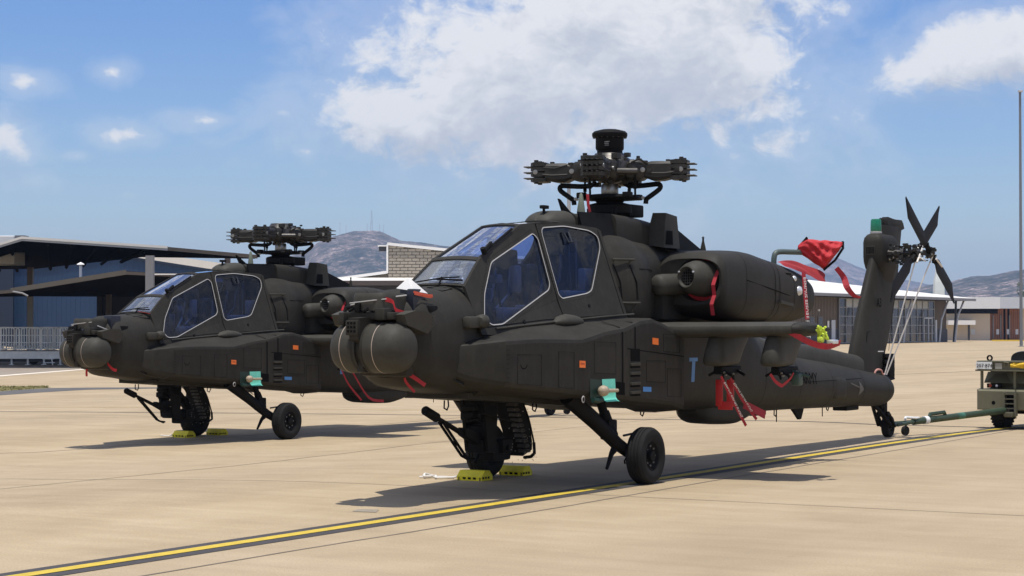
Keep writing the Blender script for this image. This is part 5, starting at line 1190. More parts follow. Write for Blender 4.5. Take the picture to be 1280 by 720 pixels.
        m = MB(True); m.tube([(-.33, sg*.86, .44), (-.44, sg*.86, .36), (-.57, sg*.87, .20)], .03, 8, rs=[.05, .03, .018]); m.tube([(-.12, sg*.88, .30), (-.20, sg*.9, .27), (-.19, sg*.9, .235)], .010, 6); m.build('jacking_spur', DARK, lg, smooth=40)
        m = MB(True); m.tube([(0, sg*.90, .315), (0, sg*1.14, .315)], .045, 12); m.build('axle', DARK, lg, smooth=40)
        wheel('main_wheel', r, (0, sg*1.065, .322), .325, .225, sg)
    # tail wheel
    m = MB(True); m.tube([(10.24, 0, .60), (10.42, 0, .45), (10.52, 0, .33)], .05, 8, rs=[.07, .05, .045]); m.tube([(9.98, .0, .56), (10.2, .05, .44), (10.52, .10, .20)], .03, 8); m.tube([(9.98, -.0, .56), (10.2, -.05, .44), (10.52, -.10, .20)], .03, 8)
    m.tube([(10.48, .10, .38), (10.69, .105, .178)], .028, 8); m.tube([(10.48, -.10, .38), (10.69, -.105, .178)], .028, 8); m.tube([(10.48, -.1, .38), (10.48, .1, .38)], .045, 8); m.tube([(10.69, -.13, .178), (10.69, .13, .178)], .02, 8); m.box(10.36, 10.52, -.06, .06, .38, .62, .02); m.tube([(10.45, .05, .55), (10.55, .05, .68), (10.5, 0, .72)], .025, 6)
    m.build('tail_gear_strut', DARK, r, smooth=40)
    wheel('tail_wheel', r, (10.69, 0, .178), .178, .13, 1)
    # ---------- fin
    fz = [(1.0, 8.95, 10.42, .15), (1.39, 9.09, 10.58, .15), (1.64, 9.22, 10.74, .148), (2.0, 9.42, 10.93, .145), (2.4, 9.67, 11.10, .14), (2.75, 9.90, 11.19, .13), (3.1, 10.06, 11.28, .12), (3.42, 10.22, 11.36, .10)]
    def fsec(z, a0, a1, th): 
        o = []
        for k in range(28):
            t = 2*math.pi*k/28; c_ = math.cos(t); x = (a0+a1)/2-(a1-a0)/2*c_; f = (x-a0)/(a1-a0); o.append((x, (1 if math.sin(t) >= 0 else -1)*th*(2.2*math.sqrt(max(0, f))*(1-f)+.05*(1-f)+.02), z))
        return o
    m = MB(True); m.rings([fsec(*q) for q in fz]); fin = m.build('tail_fin', OD, r, smooth=40)
    m = MB(True)
    for z, a0, a1 in ((1.62, 9.26, 10.3),): m.tube([(a0+.04, .06, z), (a0+.3, .112, z-.03), (a1-.3, .09, z-.06)], .005, 4)
    m.tube([(9.42, .115, 1.45), (9.45, .125, 1.7), (9.6, .12, 1.72)], .005, 4); m.tube([(10.55, .07, 1.4), (10.75, .05, 1.9), (11.0, .045, 2.5), (11.1, .04, 2.8)], .004, 4); m.build('panel_joint', LINE, fin)
    m = MB(True); m.box(10.05, 10.18, .09, .115, 2.165, 2.18); m.lathe([(.016, 0), (.001, .02)], (10.05, .10, 2.172), (0, 1, 0), 8)
    m.build('fin_marker', WHITE, fin); MB(True).box(9.95, 10.2, .095, .115, 1.385, 1.40).build('fin_marker', WHITE, fin)
    # hinge fittings at the fin foot
    m = MB(True)
    for z in (1.0, 1.1, 1.22, 1.32): m.box(10.35, 10.72+(.06 if z > 1.05 else 0), -.05, .09, z-.03, z+.03, .01)
    m.box(10.45, 10.7, -.1, .12, .96, 1.3, .02); m.tube([(10.3, .1, 1.0), (10.5, .12, .94), (10.7, .1, .95)], .02, 6); m.build('hinge_fitting', DARK, fin, smooth=35)
    # upper gearbox fairing with grille
    m = MB(True); rings = []
    for z, a0, a1, w in ((2.50, 10.12, 10.7, .12), (2.66, 10.09, 10.75, .14), (2.72, 10.03, 10.75, .16), (2.82, 9.98, 10.8, .172), (2.90, 9.97, 10.8, .175), (3.13, 9.97, 10.8, .175), (3.20, 9.985, 10.75, .16), (3.255, 10.03, 10.7, .12), (3.275, 10.09, 10.6, .07)):
        rings.append([((a0+a1)/2-(a1-a0)/2*sgnp(math.cos(t), .35), w*sgnp(math.sin(t), .38), z) for t in [2*math.pi*k/32 for k in range(32)]])
    m.rings(rings); gf = m.build('gearbox_fairing', OD, r, smooth=45)
    m = MB(True); m.box(9.955, 9.99, -.09, .06, 2.93, 3.07, .004); m.build('grille_frame', OD2, gf); m = MB(True)
    for k in range(6): m.box(9.950, 9.97, -.078+k*.023, -.064+k*.023, 2.945, 3.055)
    m.build('grille_slats', LINE, gf)
    m = MB(True); m.box(10.42, 11.30, -.05, .05, 3.40, 3.54, .03); m.hull([(10.5, -.06, 3.2), (10.5, .06, 3.2), (11.36, .05, 3.4), (11.36, -.05, 3.4), (10.6, -.05, 3.56), (10.6, .05, 3.56), (11.33, .04, 3.50), (11.33, -.04, 3.50)]); m.build('fin_cap', OD, fin, smooth=40)
    m = MB(True); m.lathe([(.095, 0), (.095, .03), (.08, .035)], (10.18, 0, 3.275), (0, 0, 1), 20); m.build('beacon_base', SEAL, r, smooth=40)
    m = MB(True); m.lathe([(.085, 0), (.088, .04), (.083, .17), (.07, .195), (.001, .20)], (10.18, 0, 3.311), (0, 0, 1), 24); m.build('beacon_cover', GREENG, r, smooth=50, label='dark green beacon cover')
    # ---------- tail rotor
    tr = MB(True); tr.tube([(10.30, .10, 2.94), (10.30, .55, 2.945)], .05, 12, rs=[.09, .05]); tr.tube([(10.30, .5, 2.945), (10.30, .92, 2.95)], .035, 10)
    tr.lathe([(.06, -.03), (.10, -.02), (.10, .02), (.06, .03)], (10.30, .42, 2.945), (0, 1, 0), 16); tr.lathe([(.05, -.04), (.075, -.03), (.075, .03), (.05, .04)], (10.30, .64, 2.945), (0, 1, 0), 16); tr.lathe([(.05, -.04), (.07, -.03), (.07, .03), (.04, .06)], (10.30, .86, 2.95), (0, 1, 0), 16)
    hub = tr.build('tail_rotor_hub', DSTEEL, r, smooth=40)
    rnd = random.Random(4); m = MB(True)
    for k in range(95):
        t = rnd.uniform(0, 6.28); p = rnd.uniform(.17, .66) if k % 4 else rnd.uniform(.78, .93); rr_ = rnd.uniform(.05, .15)*(1.1-.5*abs(p-.35)); c = (10.30+rr_*math.cos(t), p, 2.945+rr_*math.sin(t)); h = rnd.uniform(.010, .030); m.box(c[0]-h, c[0]+h, c[1]-h*1.3, c[1]+h*1.3, c[2]-h, c[2]+h, .004)
    m.build('hub_fittings', GRIP, hub)
    m = MB(True)
    for k in range(40):
        t = rnd.uniform(0, 6.28); p = rnd.uniform(.2, .92); rr_ = rnd.uniform(.06, .14); c = Vector((10.30+rr_*math.cos(t), p, 2.945+rr_*math.sin(t))); m.lathe([(.014, 0), (.013, .018), (.001, .02)], c, (math.cos(t), .6, math.sin(t)), 6)
    m.build('hub_bolts', STEEL, hub)
    m = MB(True)
    for dz in (.10, -.11): m.tube([(10.22, .30, 2.945+dz*1.25), (10.30, .82, 2.945+dz)], .009, 6)
    for dx in (.11, -.10): m.tube([(10.30+dx, .30, 2.96), (10.30+dx, .62, 2.95)], .009, 6)
    m.build('pitch_links', DARK, hub)
    bm_ = None
    L_ = 1.33
    for p, ang in ((.86, 148), (.86, -30), (.62, 31), (.62, 210)):     # angle from +a towards +z
        t = R(ang); d = Vector((math.cos(t), 0, math.sin(t))); e = Vector((-d.z, 0, d.x)); c = Vector((10.30, p, 2.95))
        bl = MB(True); rings = []
        for s_, w0, w1, th in ((.26, -.05, .05, .03), (.40, -.125, .125, .022), (1.0, -.125, .125, .015), (1.15, -.125, .125, .012), (1.39, .112, .125, .006)):
            k_ = -1 if ang in (148, -30) else 1
            rings.append([c+d*s_+e*(w0*k_)+Vector((0, .0, 0)), c+d*s_+e*((w0+w1)/2*k_-.03*k_)+Vector((0, th, 0)), c+d*s_+e*(w1*k_), c+d*s_+e*((w0+w1)/2*k_-.03*k_)-Vector((0, th, 0))])
        bl.rings(rings); b = bl.build('tail_rotor_blade', BLADE, r, smooth=50)
        m = MB(True); m.tube([c+d*.04, c+d*.30], .04, 8, rs=[.05, .035]); m.box(c.x+d.x*.24-.035, c.x+d.x*.24+.035, p-.04, p+.04, c.z+d.z*.24-.035, c.z+d.z*.24+.035, .01); m.build('blade_root', DARK, b, smooth=40)
    # ---------- main rotor head
    MX = 1.14
    m = MB(True); m.lathe([(.098, 2.9), (.098, 3.38), (.105, 3.40), (.105, 3.5), (.09, 3.52)], (MX, 0, 0), (0, 0, 1), 24); m.build('rotor_mast', STEEL, r, smooth=40)
    m = MB(True); m.lathe([(.14, 3.02), (.16, 3.12), (.25, 3.14), (.27, 3.16), (.27, 3.25), (.24, 3.27), (.16, 3.29), (.18, 3.31), (.36, 3.325), (.375, 3.345), (.36, 3.37), (.24, 3.385), (.15, 3.39)], (MX, 0, 0), (0, 0, 1), 36); sw = m.build('swashplate', DARK, r, smooth=35)
    m = MB(True)
    for k in range(4): t = R(75+90*k+45); x, y = MX+.40*math.cos(t), .40*math.sin(t); m.box(x-.05, x+.05, y-.05, y+.05, 3.33, 3.40, .015)
    for k in range(3): t = R(20+120*k); x, y = MX+.26*math.cos(t), .26*math.sin(t); m.tube([(x, y, 2.95), (x, y, 3.22)], .035, 8)
    m.box(MX+.05, MX+.42, .05, .25, 3.12, 3.27, .02); m.build('swashplate_lug', DARK, sw, smooth=40)
    m = MB(True); m.lathe([(.11, 3.53), (.15, 3.55), (.24, 3.57), (.28, 3.61), (.29, 3.76), (.26, 3.81), (.20, 3.85), (.18, 3.885), (.001, 3.885)], (MX, 0, 0), (0, 0, 1), 28); hb = m.build('rotor_hub', DSTEEL, r, smooth=35)
    rnd = random.Random(11); m = MB(True)
    for k in range(70):
        t = rnd.uniform(0, 6.28); rr_ = rnd.uniform(.18, .42); z = rnd.choice((3.54, 3.6, 3.66, 3.72, 3.79, 3.84)); c = (MX+rr_*math.cos(t), rr_*math.sin(t), z+rnd.uniform(-.02, .02)); h = rnd.uniform(.014, .05); m.box(c[0]-h, c[0]+h, c[1]-h, c[1]+h, c[2]-h*.8, c[2]+h*.8, .005)
    for k in range(12):
        t = 2*math.pi*k/12; m.lathe([(.02, 0), (.02, .035), (.001, .04)], (MX+.2*math.cos(t), .2*math.sin(t), 3.78), (0, 0, 1), 6)
    m.build('hub_fittings', GRIP, hb)
    m = MB(True)
    for k in range(26):
        t = rnd.uniform(0, 6.28); rr_ = rnd.uniform(.2, .38); m.lathe([(.012, 0), (.012, .02), (.001, .022)], (MX+rr_*math.cos(t), rr_*math.sin(t), rnd.uniform(3.58, 3.80)), (math.cos(t), math.sin(t), .2), 6)
    m.build('hub_bolts', STEEL, hb)
    for k in range(4):
        t = R(75+90*k); d = Vector((math.cos(t), math.sin(t), 0)); e = Vector((-d.y, d.x, 0)); zc = 3.67; c = Vector((MX, 0, 0))
        def Q(s_, w, z): return c+d*s_+e*w+Vector((0, 0, z))
        m = MB(True)
        rings = [[Q(s_, w*x, zc+dz+h*y) for x, y in ((-1, -.7), (-.8, -1), (.8, -1), (1, -.7), (1, .7), (.8, 1), (-.8, 1), (-1, .7))] for s_, w, h, dz in ((.20, .13, .07, 0), (.28, .17, .125, 0), (.40, .16, .115, .0), (.45, .12, .09, .0), (.54, .13, .115, -.01), (.66, .135, .115, -.01), (.78, .13, .10, .0), (.80, .09, .06, .0))]
        m.rings(rings); ar = m.build('blade_grip', GRIP, r, smooth=35)
        m = MB(True)
        for zz in (-.095, -.03, .035, .095):
            m.rings([[Q(s_, w*x, zc+zz+h*y) for x, y in ((-1, -1), (1, -1), (1, 1), (-1, 1))] for s_, w, h in ((.77, .125, .022), (.84, .14, .026), (.93, .135, .026), (.97, .09, .02))])
        for w in (-.09, .09):
            m.tube([Q(.90, w, zc-.14), Q(.90, w, zc+.15)], .028, 8); m.tube([Q(.83, w*.6, zc-.10), Q(.83, w*.6, zc+.13)], .02, 8)
        m.build('clevis', GRIP, ar, smooth=40)
        m = MB(True)
        for w in (-.085, -.03, .03, .085):
            m.box(0, 0, 0, 0, 0, 0) if False else None
            for s0, z in ((.93, zc-.07), (.93, zc), (.93, zc+.07)): m.tube([Q(s0, w, z), Q(1.06, w, z)], .0085, 6)
        m.build('blade_pins', DSTEEL, ar)
        m = MB(True)
        for s_, w, z, h in ((.46, .09, .09, .025), (.46, -.09, .08, .03), (.88, .07, .11, .02), (.88, -.07, .11, .02), (.62, 0, .09, .018), (.72, .0, .11, .022), (.36, .0, .12, .03), (.30, .12, .07, .03), (.52, .11, -.02, .03), (.86, .12, 0, .03)):
            q = Q(s_, w, zc+z); m.box(q.x-h, q.x+h, q.y-h, q.y+h, q.z-h, q.z+h, .006)
        m.tube([Q(.30, .16, zc+.09), Q(.40, .17, zc+.13), Q(.52, .1, zc+.06)], .012, 6); m.tube([Q(.50, -.12, zc+.08), Q(.66, -.135, zc+.04), Q(.84, -.12, zc+.06)], .01, 6)
        m.tube([Q(.50, .122, zc-.04), Q(.70, .13, zc-.045), Q(.82, .122, zc-.03)], .014, 6); m.tube([Q(.50, -.122, zc-.04), Q(.70, -.13, zc-.045), Q(.82, -.122, zc-.03)], .014, 6)
        m.build('grip_fittings', GRIP, ar, smooth=40)
        m = MB(True)
        for s_, w in ((.44, .145), (.44, -.145), (.90, .13), (.90, -.13)):
            q = Q(s_, w, zc); m.lathe([(.030, -.012), (.030, .012), (.001, .014)], q, e if w > 0 else -e, 12)
        m.build('grip_bolts', STEEL, ar)
        # damper, pitch link and scissor horn
        m = MB(True); m.tube([Q(.38, .20, zc-.02), Q(.14, .30, zc-.02)], .04, 10); m.build('lead_lag_damper', DSTEEL, ar, smooth=40)
        m = MB(True); m.tube([Q(.35, .17, zc-.06), Q(.35, .16, 3.36)], .014, 8, rs=[.014, .014]); m.tube([Q(.35, .168, 3.52), Q(.35, .163, 3.44)], .023, 8); m.build('pitch_link', DARK, r, smooth=40)
        if k in (0, 2):
            m = MB(True); m.tube(smoothpath([Q(.16, -.06, 3.54), Q(.22, -.05, 3.50), Q(.34, -.04, 3.49), Q(.50, -.02, 3.50), Q(.59, 0, 3.505), Q(.625, 0, 3.485), Q(.61, 0, 3.44), Q(.50, 0, 3.36), Q(.455, -.0, 3.325), Q(.445, 0, 3.27)], 3), .031, 8); m.build('scissor_arm', DARK, r, smooth=50)
            m = MB(True); m.lathe([(.02, -.045), (.02, .045)], Q(.61, 0, 3.55), e, 8); m.lathe([(.02, -.045), (.02, .045)], Q(.42, 0, 3.34), e, 8); m.build('scissor_pin', STEEL, r)
    m = MB(True); m.lathe([(.19, 3.86), (.155, 3.87), (.155, 3.925), (.165, 3.93), (.172, 3.95), (.172, 4.075), (.205, 4.08), (.215, 4.10), (.215, 4.13), (.19, 4.155), (.10, 4.178), (.001, 4.18)], (MX, 0, 0), (0, 0, 1), 36); mh = m.build('mast_top_housing', DARK, r, smooth=35)
    m = MB(True)
    for k in range(18): t = 2*math.pi*k/18; m.lathe([(.009, 0), (.009, .008), (.001, .01)], (MX+.2*math.cos(t), .2*math.sin(t), 4.08), (0, 0, -1), 6)
    m.build('cap_bolts', DSTEEL, mh)
    m = MB(True)
    for t_, z, w, h in ((-1.25, 4.015, .045, .012), (-1.22, 3.995, .06, .010), (-1.18, 3.975, .04, .008), (-.95, 4.02, .03, .007)):
        for j in range(4):
            t0 = t_+math.pi+j*w*2; 
            t0 = math.pi+ (0.50 + t_*.3)+j*.075
            m.add([(MX+.1735*math.cos(q_), -.1735*math.sin(q_)*1, zz) for q_, zz in ((t0, z-h/2), (t0+.04, z-h/2), (t0+.04, z+h/2), (t0, z+h/2))], [(0, 1, 2, 3)])
    m.build('data_placard', SEAL, mh)
    # ---------- markings and small fittings on the port bay
    pf = lambda a: float(np.interp(a, [e[0] for e in EF], [e[1] for e in EF]))
    def decal(name, a0, a1, z0, z1, mt, dz=.0, off=.0085):
        m = MB(True); m.add([(a0, pf(a0)+off, z0), (a1, pf(a1)+off, z0+dz), (a1, pf(a1)+off, z1+dz), (a0, pf(a0)+off, z1)], [(0, 1, 2, 3)]); return m.build(name, mt, r)
    decal('orange_label', -1.40, -1.28, 1.345, 1.42, ORANGE, -.006); decal('orange_label', .17, .32, 1.585, 1.66, ORANGE, -.01)
    decal('blue_label', -.06, .14, 1.05, 1.105, BLUE, -.008)
    m = MB(True); m.add([(-1.38, pf(-1.3)+.0115, 1.375), (-1.30, pf(-1.3)+.0115, 1.372), (-1.30, pf(-1.3)+.0115, 1.392), (-1.38, pf(-1.3)+.0115, 1.394)], [(0, 1, 2, 3)]); m.build('label_print', mat('label_print_dark_orange', (.5, .08, .02), .6), r)
    decal('dark_recess', -1.19, -.96, 1.00, 1.22, TEALD, -.02, .0075); decal('dark_recess', -.70, -.48, 1.04, 1.18, LINE, -.02, .0075)
    m = MB(True); m.rings([[(aa, pf(aa)+.0115+o_, z) for aa in (-.96, -.83, -.69)] for z, o_ in ((1.21, .0), (1.15, .004), (1.08, .006), (1.01, .010), (.975, .03), (.962, .06), (.965, .075))], False, False); m.build('teal_cover', TEAL, r, smooth=60)
    m = MB(True); m.lathe([(.001, -.065), (.03, -.058), (.052, -.035), (.062, 0), (.055, .035), (.034, .058), (.022, .07), (.020, .30), (.001, .302)], (-1.03, 1.075, 1.085), (1, .05, -.01), 18); m.build('refuel_fitting', TAN, r, smooth=40)
    MB(True).tube([(-1.17, 1.02, .99), (-1.10, 1.035, .975), (-.99, 1.035, .99)], .03, 8).build('refuel_lip', TEALD, r)
    m = MB(True); m.lathe([(.03, -.006), (.04, 0), (.03, .006)], (-1.32, .985, 1.0), (0, 1, 0), 14, cap=False); m.build('tie_ring', SEAL, r)
    m = MB(True)
    for k in range(4): z_ = 1.475-.028*k; m.add([(-2.66, pf(-2.66)+.009, z_), (-2.66+(.0 if k else 0)+.0, pf(-2.66)+.009, z_+.008), (-2.48+.04*(k % 2), pf(-2.48)+.009, z_+.008), (-2.48+.04*(k % 2), pf(-2.48)+.009, z_)], [(0, 1, 2, 3)])
    m.build('stencil_lines', MATS['black_stencil_flat'] if 'black_stencil_flat' in MATS else mat('black_stencil_flat', (.014, .013, .012), .8), r)
    m = MB(True); m.prism([(-2.99, .487, 1.86), (-2.86, .497, 1.86), (-2.925, .492, 1.77)], (0, .006, 0)); m.build('warning_triangle', MATS['black_stencil_flat'], r)
    # T mark behind the wing root
    m = MB(True); pp = .6; 
    for a0, a1, z0, z1 in ((2.08, 2.34, 1.355, 1.40), (2.165, 2.265, 1.10, 1.354)):
        q = [(a0, z0), (a1, z0), (a1, z1), (a0, z1)]; m.add([(a, skin(a, z, 1, .004)[1], z) for a, z in q], [(0, 1, 2, 3)])
    m.build('blue_tape_mark', BLUE, r)
    # small blister + static plate on the boom
    m = MB(True); loft(m, [(7.35, .33, .02, .78, .9, 1.02, 2, 2), (7.5, .34, .06, .72, .88, 1.05, 3, 3), (7.9, .33, .06, .72, .86, 1.02, 3, 3), (8.0, .32, .03, .74, .86, .98, 2, 2)], N=20); m.build('boom_blister', OD, r, smooth=45)
    for q in ([(8.10, .95), (8.52, .87), (8.52, .85), (8.10, .93)], [(8.50, .96), (8.72, .83), (8.50, .74)]):
        m = MB(True); n = 9; lo = min(z for a, z in q); hi = max(z for a, z in q)
        def span(z):
            xs = []
            for i in range(len(q)):
                (a0, z0), (a1, z1) = q[i], q[(i+1) % len(q)]
                if abs(z1-z0) > 1e-6 and min(z0, z1)-1e-6 <= z <= max(z0, z1)+1e-6: xs.append(a0+(a1-a0)*(z-z0)/(z1-z0))
            return min(xs), max(xs)
        rr = []
        for i in range(n):
            z = lo+(hi-lo)*(i+.01)/(n-1+.02); x0, x1 = span(z); rr.append([(x0+(x1-x0)*k/5, skin(x0+(x1-x0)*k/5, z, 1, .008)[1], z) for k in range(6)])
        m.rings(rr, False, False); m.build('boom_plate', mat('worn_light_olive', (.095, .088, .074), .6, var=.2), r)
    LITE = mat('worn_light_olive', (.095, .088, .074), .6, var=.2)
    t0 = text_mesh('ARMY', .24, mat('black_stencil', (.003, .003, .003), .9, spec=.05), 'army_lettering', r, (-6.0, skin(6.0, 1.0, 1, .030)[1], .985), (-1, -.020, -.035), (0, -.16, 1))
    text_mesh('A3', .20, MATS['black_stencil'], 'fin_lettering', r, (-9.78, .158, 2.10), (-1, -.02, 0), (.3, 0, 1))
    m = MB(True); q = [skin(9.8, .98, 1, .004), skin(10.1, .95, 1, .004), skin(10.1, .88, 1, .004), skin(9.8, .91, 1, .004)]
    m.add([(9.85, .10, 1.034), (10.15, .10, .99), (10.15, .175, .935), (9.85, .19, .965)], [(0, 1, 2, 3)]); m.build('blue_patch', BLUE, r)
    def mark(o):
        for c in o.children:
            if c.name.split('.')[0] in ('brake_line', 'hub_fittings', 'belly_fittings', 'swashplate_lug', 'grip_bolts', 'grip_fittings', 'panel_joint', 'rack_bolts', 'gun_bolts', 'hub_bolts', 'blade_pins', 'cap_bolts', 'cable_loom', 'yoke_label', 'wheel_bolts', 'pitch_links', 'side_console', 'chute_links', 'inlet_grille', 'grille_slats', 'hinge_fitting', 'data_placard'): c['kind'] = 'stuff'
            mark(c)
    mark(r)
    return r
def beacon_lights(r):
    MB(True).lathe([(.042, 0), (.042, .02), (.03, .045), (.001, .055)], (3.62, 1.335, 2.395), (0, 1, .35), 16).build('anti_collision_light', CLEARL, r, smooth=50)
    m = MB(True); m.lathe([(.065, 0), (.065, .03), (.05, .065), (.001, .08)], (3.70, 1.355, 2.245), (0, 1, .1), 18); l = m.build('formation_light', CLEARL, r, smooth=50)
    MB(True).box(3.32, 3.52, 1.32, 1.362, 2.30, 2.48, .004).build('louvre_panel', OD2, r); m = MB(True)
    for i in range(4):
        for j in range(5): m.box(3.335+.046*i, 3.37+.046*i, 1.35, 1.3645, 2.315+.033*j, 2.337+.033*j)
    m.build('louvre_holes', LINE, r)
def place(o, H):
    o.location = (H[1], H[2], H[3]); o.rotation_euler = (0, 0, math.atan2(-math.cos(H[0]), -math.sin(H[0])))
heli = make_heli(); beacon_lights(heli)
heli2 = copy_tree(heli, skip=('mast_top_housing',))
place(heli, H1); place(heli2, H2)
heli['label'] = 'nearer dark olive attack helicopter with a round housing on its mast, on the yellow line'
heli2['label'] = 'further dark olive attack helicopter on the left, half hidden by the nearer one'
heli['group'] = heli2['group'] = 'attack helicopters parked on the apron'
#%%EXTRAS
def HM(H): return Matrix.Translation((H[1], H[2], H[3])) @ Matrix.Rotation(math.atan2(-math.cos(H[0]), -math.sin(H[0])), 4, 'Z')
def hthing(name, mb, m, H, label, cat, group=None, smooth=None, c=None):
    """one-mesh thing given in aircraft coordinates, with its origin moved onto it"""
    M = HM(H); vs = [M @ Vector((-q[0], q[1], q[2])) for q in mb.v]; c = Vector((sum(v.x for v in vs)/len(vs), sum(v.y for v in vs)/len(vs), min(v.z for v in vs)))
    mb.v = [v-c for v in vs]; mb.h = False; o = mb.build(name, m, None, smooth); o.location = c; return tag(o, label, cat, group)
def ribbon(pts, w, wv=(0, 1, 0), th=.004):
    pts = smoothpath(pts, 4); m = MB(True); wv = Vector(wv).normalized()*w/2; rings = []
    for i, p in enumerate(pts):
        t = (pts[min(i+1, len(pts)-1)]-pts[max(i-1, 0)]).normalized(); ww = wv-t*wv.dot(t); nn = t.cross(ww).normalized()*th/2; rings.append([p-ww+nn, p+ww+nn, p+ww-nn, p-ww-nn])
    m.rings(rings); return m
def ribtext(m_, pts, w):   # white print along a streamer: small letter blocks
    pts = smoothpath(pts, 4); m = MB(True); rnd = random.Random(1)
    return m
G_RIB = 'red warning streamers hung on the helicopters'
def streamer(H, pts, w, wv, label, txt=None, back=(0, 0, 0)):
    o = hthing('warning_streamer', ribbon(pts, w, wv), REDD, H, label, 'streamer', G_RIB)
    if txt:
        a, b = Vector(pts[0]), Vector(pts[-1]); M = HM(H); L = lambda v: M @ Vector((-v[0], v[1], v[2]))
        A, B = L(a), L(b); d = (B-A).normalized(); to_cam = (Vector((0, 0, CAMH))-(A+B)/2).normalized(); y = d.cross(to_cam).normalized() if False else to_cam.cross(d).normalized()
        t = text_mesh(txt, w*.95, WHITE, 'streamer_lettering', None, (A+d*(B-A).length*.12)-y*w*.32+to_cam*.012, d, y, .001)
        t.parent = o; t.matrix_parent_inverse = Matrix.Translation(-o.location)
    return o
# --- nose streamers and cap (near helicopter)
m = MB(True); m.add([(-3.66, .13, 2.170), (-3.57, .27, 2.145), (-3.40, .34, 2.12), (-3.44, .18, 2.155), (-3.56, .20, 2.275), (-3.52, .235, 2.25), (-3.57, .25, 2.175), (-3.46, .31, 2.14)], [(0, 1, 4), (1, 5, 4), (1, 2, 5), (2, 3, 5), (3, 4, 5), (3, 0, 4), (0, 3, 2, 1)])
hthing('folded_cap', m, WHITE, H1, 'white folded cap on the black box at the nearer helicopter nose', 'cover')
hthing('cap_strap', ribbon([(-3.60, .30, 2.135), (-3.45, .36, 2.105), (-3.36, .37, 2.10), (-3.40, .36, 2.085), (-3.6, .31, 2.115)], .02, (0, 0, 1)), mat('orange_red_strap', (.6, .1, .05), .7), H1, 'orange red strap edge under the white folded cap', 'strap')
hthing('warning_streamer', ribbon([(-3.98, .22, 2.055), (-3.9, .25, 2.03), (-3.88, .28, 1.95), (-3.80, .36, 1.91), (-3.75, .40, 1.89)], .045, (0, 0, 1)), RED, H1, 'short red ribbon across the sensor housing of the nearer helicopter', 'streamer', G_RIB)
m = MB(True); m.tube([(-4.03, -.17, 2.0), (-3.95, .1, 2.06), (-3.70, .28, 2.10)], .008, 5); hthing('cord', m, SEAL, H1, 'pale cord tied across the sensor housing of the nearer helicopter', 'cord')
streamer(H1, [(-3.66, .20, 1.35), (-3.60, .31, 1.275), (-3.58, .425, 1.20)], .042, (0, .3, 1), 'short wide red streamer under the port sensor drum of the nearer helicopter')
streamer(H1, [(-3.62, .19, 1.33), (-3.60, .21, 1.23), (-3.55, .28, 1.13)], .028, (0, .6, .6), 'thin red streamer hanging behind the wide one under the nearer nose')
# far helicopter nose
m = MB(True); m.tube([(-4.03, -.17, 2.0), (-3.95, .12, 2.06), (-3.70, .33, 1.93)], .009, 5); hthing('cord', m, SEAL, H2, 'pale cord tied round the sensor box of the further helicopter', 'cord')
hthing('warning_streamer', ribbon([(-3.68, .28, 1.4), (-3.66, .38, 1.3), (-3.6, .42, 1.27)], .05, (0, 0, 1)), RED, H2, 'red ribbon beside the port sensor drum of the further helicopter', 'streamer', G_RIB)
hthing('warning_streamer', ribbon([(-3.66, -.14, 1.36), (-3.70, -.15, 1.27), (-3.70, -.15, 1.17)], .045, (0, 1, 0)), RED, H2, 'small red streamer under the belly of the further helicopter nose', 'streamer', G_RIB)
hthing('warning_streamer', ribbon([(-2.95, .28, 2.24), (-2.85, .33, 2.22), (-2.75, .36, 2.20)], .04, (0, 1, 0)), RED, H2, 'red tag lying below the windshield of the further helicopter', 'streamer', G_RIB)
for pts, lb in (([(.95, 1.55, 1.22), (1.1, 1.6, .95), (1.35, 1.7, .66)], 'long red streamer under the inner pylon of the further helicopter'), ([(1.3, 1.55, 1.15), (1.7, 1.6, .70), (2.1, 1.65, .62)], 'red streamer trailing behind the inner pylon of the further helicopter')):
    streamer(H2, pts, .05, (0, 0, 1), lb)
# --- exhaust cover, pipe and hood on the port engine
for H, nm in ((H1, 'nearer'), (H2, 'further')):
    m = MB(True); m.rings([[(4.42+.02*j, .88+(.41+.006*j)*math.cos(t), 2.19+(.32+.006*j)*math.sin(t)) for t in [R(d) for d in range(40, 125, 8)]] for j in (-9, -5, -1, 1, 2)], False, False)
    hthing('exhaust_cover', m, RED, H, 'red cloth cover over the top of the port engine exhaust of the %s helicopter' % nm, 'cover', 'red exhaust covers')
ms = [(4.02, .98, 2.55), (4.55, 1.02, 2.50), (4.50, 1.42, 2.40), (3.95, 1.30, 2.46)]
def drape(rows, nu=20, nv=12, amp=.014, seed=1):
    rows = [smoothpath(rw, 6) for rw in rows]; rnd = random.Random(seed); ph = [(rnd.uniform(5, 16), rnd.uniform(-9, 9), rnd.uniform(0, 6.28), rnd.uniform(.4, 1)) for _ in range(5)]; g = []
    for j in range(nv+1):
        y = j/nv*(len(rows)-1); j0 = min(int(y), len(rows)-2); f = y-j0; line_ = []
        for i in range(nu+1):
            x = i/nu*(len(rows[0])-1); i0 = min(int(x), len(rows[0])-2); h = x-i0
            P = lambda r_: r_[i0].lerp(r_[i0+1], h)
            q = P(rows[j0]).lerp(P(rows[j0+1]), f); w_ = sum(a_*math.sin(fx*i/nu+fy*j/nv+p_) for fx, fy, p_, a_ in ph)/3
            line_.append(q+Vector((w_*amp*.6, w_*amp, w_*amp*.7)))
        g.append(line_)
    m = MB(True); m.rings(g, False, False); return m
